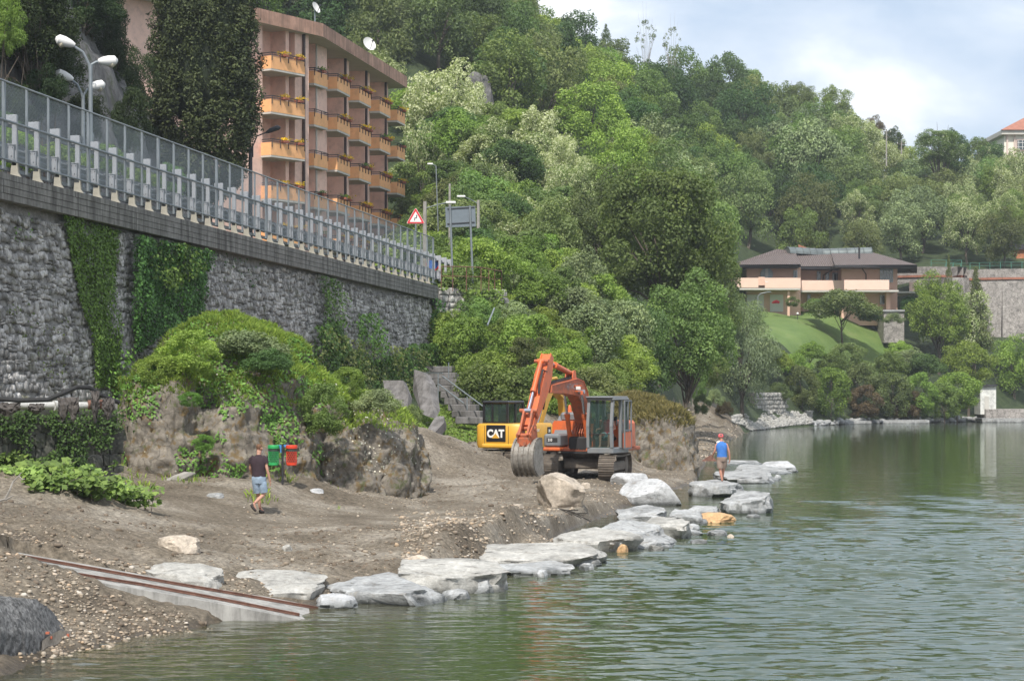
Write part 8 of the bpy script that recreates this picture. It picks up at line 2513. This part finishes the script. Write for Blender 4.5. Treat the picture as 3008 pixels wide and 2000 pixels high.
# boom
def poly_along(top, bot): return top + bot[::-1]
bt = [(.05, 1.45), (.35, 2.45), (.65, 3.15), (1.05, 3.52), (1.7, 3.62), (2.9, 3.50), (4.15, 3.38)]
bb = [(.45, 1.30), (.80, 2.15), (1.15, 2.72), (1.55, 2.98), (2.1, 3.05), (3.0, 3.10), (4.20, 3.12)]
ub('boom', ORD, lambda m: beam_profile(m, bt + bb[::-1], -.22, .22))
ub('boom_seam', ORG, lambda m: [m.tube([(-.23 + .46 * s, -f, z) for f, z in bt], .022, 5) for s in (0, 1)])
ub('boom_hoses', DRK, lambda m: [m.tube([(x, -f + .02, z + .06) for f, z in bt] + [(x, -4.5, 3.0), (x, -4.7, 2.55), (x * .6, -4.9, 2.9)], .022, 5) for x in (-.12, -.05, .05, .12)])
text_mesh('HITACHI', .28, simple('faded_letters', (.34, .25, .24), .7), ex, UM @ Matrix.Translation((.226, -2.2, 3.33)) @ Euler((R(90), 0, R(90))).to_matrix().to_4x4(), 'faded_lettering', .002, .006)
UL = UM
def ucyl(a, b, r, fr, x, mat=ORG):
    A, B = Vector((x, -a[0], a[1])), Vector((x, -b[0], b[1])); c = A.lerp(B, fr); dd = (B - A).normalized()
    m = UMB(); m.tube([A, c], r, 12); m.tube([c - dd * .12, c + dd * .02], r * 1.25, 12); m.tube([A + Vector((-r * 1.5, 0, 0)), A + Vector((r * 1.5, 0, 0))], r * .9, 8)
    bl = m.build('cylinder_barrel', mat, ex, smooth=True)
    m = UMB(); m.tube([c, B], r * .55, 10); m.tube([B + Vector((-r * 1.4, 0, 0)), B + Vector((r * 1.4, 0, 0))], r * .9, 8); m.build('piston_rod', CHR, bl, smooth=True)
for x in (-.33, .33): ucyl((.85, 1.12), (1.55, 3.15), .085, .60, x)
ucyl((1.75, 3.80), (4.05, 4.22), .095, .70, 0)
ub('cylinder_bracket', ORG, lambda m: [beam_profile(m, [(1.55, 3.6), (2.0, 3.6), (1.85, 3.92), (1.65, 3.92)], x, x + .03) for x in (-.15, .12)])
# arm
at_, ab = Vector((0, -4.02, 4.40)), Vector((0, -5.75, 1.98))
ad = (ab - at_).normalized(); an_ = Vector((0, -ad.z, ad.y)); an_ = an_ if an_.y < 0 else -an_
def armp(t_, n_): q = at_ + (ab - at_) * t_ + an_ * n_; return (-q.y, q.z)
ub('arm', ORG, lambda m: beam_profile(m, [armp(0, -.12), armp(0, .12), armp(.18, .20), armp(.38, .22), armp(1, .10), armp(1, -.10), armp(.42, -.42), armp(.22, -.40)], -.19, .19))
ub('arm_rib', ORG, lambda m: [m.beam(Vector((x, 0, 0)) + at_ + an_ * .14, Vector((x, 0, 0)) + at_ + (ab - at_) * .36 + an_ * .235, .035, .05) for x in (-.17, .17)])
A_ = armp(.16, .36); B_ = armp(.86, .34)
ucyl(A_, B_, .085, .62, -.02)
ub('cylinder_lug', ORD, lambda m: (m.tube([(-.26, -A_[0], A_[1]), (.26, -A_[0], A_[1])], .06, 8), m.beam((-.15, -A_[0], A_[1]), Vector((-.15, 0, 0)) + at_ + (ab - at_) * .15, .04, .14), m.beam((.15, -A_[0], A_[1]), Vector((.15, 0, 0)) + at_ + (ab - at_) * .15, .04, .14)))
ub('arm_hose', DRK, lambda m: [m.tube([(x, -f, z) for f, z in (armp(.25, .1), armp(.30, .42), armp(.5, .40), armp(.6, .25))], .02, 5) for x in (.14, .18)])
# linkage and bucket
lk = [(B_[0], B_[1])]
bp0 = (5.82, 1.90)                     # arm tip pin
bp1 = (6.25, 2.02)                     # bucket link pin
ub('link', ORD, lambda m: [(m.beam((x, -B_[0], B_[1]), (x, -bp1[0], bp1[1] - .35), .07, .13)) for x in (-.15, .15)])
ub('link_pin', ORD, lambda m: m.tube([(-.32, -B_[0], B_[1]), (.32, -B_[0], B_[1])], .07, 10))
ub('side_link', ORD, lambda m: [(m.beam((x, -B_[0], B_[1]), Vector((x, 0, 0)) + at_ + (ab - at_) * .88, .05, .12)) for x in (-.23, .23)])
bc = Vector((0, -5.95, .98)); br2 = .62
def bucket():
    # curved back plate facing the camera, open side towards the machine
    m = UMB(); n = 16; W_ = .43
    prof = []
    for i in range(n + 1):
        a = R(112) - R(205) * i / n
        prof.append((5.80 + math.cos(a) * .58, .90 + math.sin(a) * (.66 if a > 0 else .60)))
    prof = [(5.62, 1.60)] + prof + [(5.45, .38)]
    V = []; k = len(prof)
    for th in (0, .035):
        for x in (-W_, W_):
            for (f, z) in prof:
                cfx, czx = 5.80, .90
                V.append((x, -(f + (cfx - f) * th * 1.6), z + (czx - z) * th * 1.6))
    fs = []
    for i in range(k - 1):
        fs.append((i, k + i, k + i + 1, i + 1)); fs.append((2 * k + i, 2 * k + i + 1, 3 * k + i + 1, 3 * k + i))
    m.add(V, fs)
    b = m.build('bucket', STEEL, ex, smooth=True)
    m = UMB()
    for x in (-W_, W_ - .03): beam_profile(m, [(5.62, 1.60)] + prof[1:], x, x + .03)
    m.build('bucket_cheek', STEEL, b)
    for j in range(5):
        x = -W_ + .06 + (2 * W_ - .12) * j / 4
        m = UMB()
        pr2 = [(f + (f - 5.80) * .05, z + (z - .90) * .05) for f, z in prof[1:-1]]
        for a, c in zip(pr2, pr2[1:]): m.beam((x, -a[0], a[1]), (x, -c[0], c[1]), .075, .03, up=(0, -(a[0] - 5.8) - .001, a[1] - .9))
        m.build('wear_strip', STEEL, b)
    for j in range(5):
        x = -W_ + .08 + (2 * W_ - .16) * j / 4
        m = UMB(); m.beam((x, -5.47, .36), (x, -5.22, .40), .09, .06, w2=.05, h2=.02); m.build('tooth', STEEL, b)
    m = UMB()
    for x in (-.24, .20): beam_profile(m, [(5.55, 1.50), (5.66, 2.0), (5.92, 2.06), (6.3, 1.72), (6.2, 1.38)], x, x + .045)
    m.tube([(-.28, -5.82, 1.90), (.28, -5.82, 1.90)], .075, 10); m.tube([(-.28, -6.18, 1.68), (.28, -6.18, 1.68)], .075, 10); m.build('bucket_ears', ORD, b)
    m = UMB(); m.box((0, -6.18, 1.42), (.40, .16, .42), bev=.04); m.M = UM @ Matrix.Translation((0, -6.27, 1.45)) @ Euler((R(90), 0, 0)).to_matrix().to_4x4(); m.lathe([(.05, 0), (.13, 0), (.13, .03), (.05, .03)], n=14); m.build('quick_coupler', ORD, b)
bucket()
ub('work_lamp', MAT['white_paint'], lambda m: m.box((.36, -1.95, 3.28), (.18, .06, .13), bev=.02))
ub('work_lamp_guard', ORG, lambda m: (m.box((.36, -1.90, 3.37), (.26, .16, .03)), m.box((.36, -1.90, 3.17), (.26, .14, .03)), m.box((.49, -1.92, 3.10), (.08, .1, .14), bev=.02)))
ub('swivel_gear', DRK, lambda m: (m.box((.02, -.85, up_z + .25), (.75, .5, .55), bev=.06), m.box((0, -1.1, up_z - .05), (1.2, .2, .08))))
ub('hose_bundle', ORD, lambda m: [m.tube([(x, -.85, 1.25), (x * 1.2, -1.05, 1.65), (x, -.75, 2.0)], .025, 5) for x in (-.2, -.12, -.04, .04, .12, .2)])
# driver
dl = Matrix.Rotation(R(-22.5), 4, 'Z') @ Vector((.98, -.45, 0)); dz = ge + cz0 + .10
Jd = {}
def rotj(p):
    v = Matrix.Rotation(R(-22.5), 4, 'Z') @ Vector(p); return (v.x, v.y, v.z)
J3 = dict(pelvis=(0, 0, .53), waist=(0, -.01, .70), chest=(0, -.02, .92), neck=(0, -.03, 1.12), head=(0, -.05, 1.245), face=(0, -1, 0),
 shL=(-.18, -.02, 1.02), elL=(-.27, -.12, .76), wrL=(-.33, -.36, .74), hdL=(-.33, -.44, .71), shR=(.18, -.02, 1.02), elR=(.27, -.12, .76), wrR=(.30, -.34, .74), hdR=(.30, -.43, .71),
 hpL=(-.10, -.05, .52), knL=(-.17, -.44, .55), anL=(-.16, -.50, .14), heL=(-.16, -.45, .06), toL=(-.16, -.66, .07),
 hpR=(.10, -.05, .52), knR=(.17, -.44, .55), anR=(.16, -.50, .14), heR=(.16, -.45, .06), toR=(.16, -.66, .07))
J3 = {k: rotj(v) for k, v in J3.items()}
man3 = person_fig((xo + dl.x, YE + dl.y, dz), J3, SKIN2, 'driver in a red vest and light blue shorts sitting in the orange excavator cab',
 dict(sleeve=0, leg=.45, shirt=simple('red_vest', (.62, .02, .045), .85), shorts=simple('light_shorts', (.35, .55, .62), .9), shoe=simple('tan_shoe', (.35, .28, .18), .8), hair=simple('dark_hair', (.05, .035, .03), .9)))

# yellow midi excavator, seen from behind
YY_ = 86.8; xy = (1513 - CX) * YY_ / F; gy = .68
ey = thing('excavator', (xy, YY_, gy), 0, 'yellow excavator with black cab seen from behind, left of the orange one', 'excavator')
UD = R(18)
und = ey
UM = Matrix.Rotation(R(-14), 4, 'Z')
def add_track_m(parent, xc, w, L, h):
    n0 = set(o.name for o in bpy.data.objects)
    tr = add_track(parent, xc, w, L, h); tr.rotation_euler = (0, 0, R(-42)); return tr
for sx in (-1, 1): add_track_m(ey, sx * .92, .46, 2.9, .62)
um = MB(); um.M = Matrix.Rotation(R(-42), 4, 'Z'); um.box((0, 0, .38), (1.4, 1.2, .26), bev=.05); um.lathe([(.42, .48), (.45, .62), (.4, .70)], n=20); um.build('undercarriage', TRK, ey)
bm_ = MB(); bm_.M = Matrix.Rotation(R(-42), 4, 'Z'); bm_.box((0, -1.85, .36), (2.0, .10, .42), bev=.02); bm_.beam((-.5, -1.8, .35), (-.5, -.7, .35), .12, .14); bm_.beam((.5, -1.8, .35), (.5, -.7, .35), .12, .14)
bm_.build('dozer_blade', TRK, ey)
UM = Matrix.Rotation(R(-24), 4, 'Z')       # local +y is the way the boom points
def yb_(name, mat, fn, parent=ey, smooth=False):
    m = UMB(); fn(m); return m.build(name, mat, parent, smooth=smooth)
def ybody(m):
    pl_ = []
    for k in range(13):
        a = R(180 + 180 * k / 12); pl_.append((1.12 * (abs(math.cos(a)) ** .55) * (1 if math.cos(a) > 0 else -1), -1.05 - .55 * abs(math.sin(a)) ** .7))
    pl_ += [(1.12, 1.25), (-1.12, 1.25)]
    k = len(pl_); z0_, z1_, z2_ = .72, 1.58, 1.68
    V = [(x * .97, y * .98, z0_) for x, y in pl_] + [(x, y, z0_ + .12) for x, y in pl_] + [(x, y, z1_) for x, y in pl_] + [(x * .94, y * .96, z2_) for x, y in pl_]
    m.add(V, [tuple(range(k))[::-1]] + [(j * k + i, j * k + (i + 1) % k, (j + 1) * k + (i + 1) % k, (j + 1) * k + i) for j in range(3) for i in range(k)] + [tuple(range(3 * k, 4 * k))])
yb_('engine_housing', YEL, ybody, smooth=True)
yb_('counterweight_step', YEL, lambda m: m.box((0, -1.40, .80), (1.5, .48, .20), bev=.06))
yb_('rear_door', MAT['black'], lambda m: m.box((-.12, -1.60, 1.30), (.84, .05, .66), bev=.02))
zt_ = 1.28
text_mesh('CAT', .42, MAT['sign_white'], ey, UM @ Matrix.Translation((-.12, -1.632, zt_)) @ Euler((R(90), 0, 0)).to_matrix().to_4x4(), 'lettering', .004, .020, .88)
yb_('triangle_mark', YEL, lambda m: m.prism([(-.16, -.17), (.16, -.17), (0, .02)], .0, .02, o=(-.12, -1.632, zt_ + .0)))
yb_('panel_line', DRK, lambda m: (m.box((-.62, -1.573, 1.2), (.012, .03, .8)), m.box((.42, -1.59, 1.2), (.012, .03, .8))))
yb_('side_decal', MAT['black'], lambda m: (m.box((1.125, .85, 1.25), (.02, .36, .55), bev=.01)))
text_mesh('308', .17, MAT['sign_white'], ey, UM @ Matrix.Translation((1.14, .85, 1.36)) @ Euler((R(90), 0, R(90))).to_matrix().to_4x4(), 'model_number', .003, .004, .8)
text_mesh('CAT', .14, MAT['sign_white'], ey, UM @ Matrix.Translation((1.125, -.25, 1.40)) @ Euler((R(90), 0, R(90))).to_matrix().to_4x4(), 'small_lettering', .003, .004)
yx0, yx1, yy0, yy1, yz0, yz1 = -1.08, .02, -.75, .85, 1.66, 2.52
def yframe(m):
    m.box(((yx0 + yx1) / 2, (yy0 + yy1) / 2, yz1), (yx1 - yx0 + .05, yy1 - yy0 + .1, .12), bev=.05)
    for x in (yx0 + .04, yx1 - .04):
        for y in (yy0 + .04, (yy0 + yy1) / 2, yy1 - .04): m.beam((x, y, 1.2), (x, y, yz1), .09, .09)
    m.beam((yx0, yy0 + .04, yz0 + .04), (yx1, yy0 + .04, yz0 + .04), .08, .10); m.beam((yx1 - .04, yy0, yz0), (yx1 - .04, yy1, yz0), .08, .1); m.beam((yx0 + .04, yy0, yz0), (yx0 + .04, yy1, yz0), .08, .1)
    m.box((yx0 + .42, yy0 + .04, (yz0 + yz1) / 2), (.07, .06, yz1 - yz0))
yc = yb_('cab', MAT['black'], yframe)
yb_('rear_window', GLS, lambda m: m.quad((yx0 + .06, yy0 + .03, yz0), (yx1 - .06, yy0 + .03, yz0), (yx1 - .06, yy0 + .03, yz1), (yx0 + .06, yy0 + .03, yz1)), yc)
yb_('side_window', GLS, lambda m: (m.quad((yx1 - .03, yy0, yz0), (yx1 - .03, yy1, yz0), (yx1 - .03, yy1, yz1), (yx1 - .03, yy0, yz1)), m.quad((yx0 + .03, yy0, yz0), (yx0 + .03, yy1, yz0), (yx0 + .03, yy1, yz1), (yx0 + .03, yy0, yz1))), yc)
yb_('windscreen', GLS, lambda m: m.quad((yx0 + .06, yy1 - .03, yz0), (yx1 - .06, yy1 - .03, yz0), (yx1 - .06, yy1 - .03, yz1), (yx0 + .06, yy1 - .03, yz1)), yc)
yb_('seat', DRK, lambda m: (m.box((-.5, 0, 1.75), (.5, .12, .7), bev=.05), m.box((-.5, -.02, 2.18), (.26, .1, .16), bev=.04)), yc)
# boom of the yellow machine, raised and bent over (forward = +y)
yt = [(1.0, 1.45), (1.9, 2.75), (2.45, 3.25), (2.95, 3.30), (3.9, 2.85)]
ybt = [(1.25, 1.30), (2.15, 2.50), (2.60, 2.90), (2.95, 2.98), (3.8, 2.60)]
yb_('boom', YEL, lambda m: m.prism(yt + ybt[::-1], .22, .58, o=(0, 0, 0), ux=(0, 1, 0), uy=(0, 0, 1)))
yb_('boom_hoses', LGRY, lambda m: [m.tube([(x, f - .06, z + .05) for f, z in yt], .035, 5) for x in (.26, .34, .44, .54)])
yb_('boom_light', MAT['white_paint'], lambda m: m.box((.62, 2.75, 3.1), (.05, .12, .10), bev=.02))
yb_('arm', YEL, lambda m: m.prism([(3.6, 3.15), (3.95, 3.2), (4.25, 1.3), (4.0, 1.25)], .28, .52, o=(0, 0, 0), ux=(0, 1, 0), uy=(0, 0, 1)))
m = UMB(); m.tube([(.40, 1.25, 1.05), (.40, 1.95, 2.0)], .07, 10); cb = m.build('cylinder_barrel', YEL, ey, smooth=True)
m = UMB(); m.tube([(.40, 1.95, 2.0), (.40, 2.35, 2.6)], .04, 8); m.build('piston_rod', CHR, cb)
m = UMB(); m.tube([(.40, 2.6, 3.45), (.40, 3.3, 3.5), (.40, 3.7, 3.2)], .06, 10); m.build('arm_cylinder', YEL, ey, smooth=True)
yb_('bucket', STEEL, lambda m: m.prism([(3.9, 1.4), (4.3, 1.4), (4.55, 1.0), (4.4, .6), (4.0, .5), (3.6, .7), (3.9, 1.0)], .0, .8, o=(0, 0, 0), ux=(0, 1, 0), uy=(0, 0, 1)))
# ---------------------------------------------------------------- the air
m = MB(); m.box((0, 400, 65), (1800, 1000, 139))
t = NT('haze'); t.t.nodes.remove(t.b)
pv_ = t.n('ShaderNodeVolumePrincipled'); pv_.inputs['Color'].default_value = (.86, .92, 1.0, 1); pv_.inputs['Density'].default_value = .00026; pv_.inputs['Anisotropy'].default_value = .2
t.l(pv_.outputs[0], t.out.inputs['Volume'])
hz = m.build('haze', t.m); tag(hz, kind='stuff'); hz['label'] = 'thin pale summer haze over the lake and hill'; hz['category'] = 'haze'

# ---------------------------------------------------------------- tell look-alikes apart by their place
by = {}
for o in COL.objects:
    if o.parent is None and o.get('label') and o.get('category'): by.setdefault(o['label'], []).append(o)
ORD_ = {2: ['left one of two', 'right one of two'], 3: ['leftmost of three', 'middle of three', 'rightmost of three']}
NUM = ['', '', 'second', 'third', 'fourth', 'fifth', 'sixth', 'seventh', 'eighth', 'ninth', 'tenth', 'eleventh', 'twelfth', 'thirteenth', 'fourteenth', 'fifteenth', 'sixteenth', 'seventeenth']
CN = {4: 'four', 5: 'five', 6: 'six', 7: 'seven', 8: 'eight', 9: 'nine', 10: 'ten', 11: 'eleven', 12: 'twelve', 13: 'thirteen', 14: 'fourteen', 15: 'fifteen', 16: 'sixteen', 17: 'seventeen', 18: 'eighteen'}
for lb, os_ in by.items():
    n = len(os_)
    if n < 2 or n > 18: continue
    os_.sort(key=lambda o: o.location.x / max(o.location.y, 1))
    for i, o in enumerate(os_):
        w = ORD_[n][i] if n in ORD_ else ('leftmost of %s' % CN[n] if i == 0 else 'rightmost of %s' % CN[n] if i == n - 1 else '%s from left of %s' % (NUM[i + 1], CN[n]))
        o['label'] = lb + ', ' + w
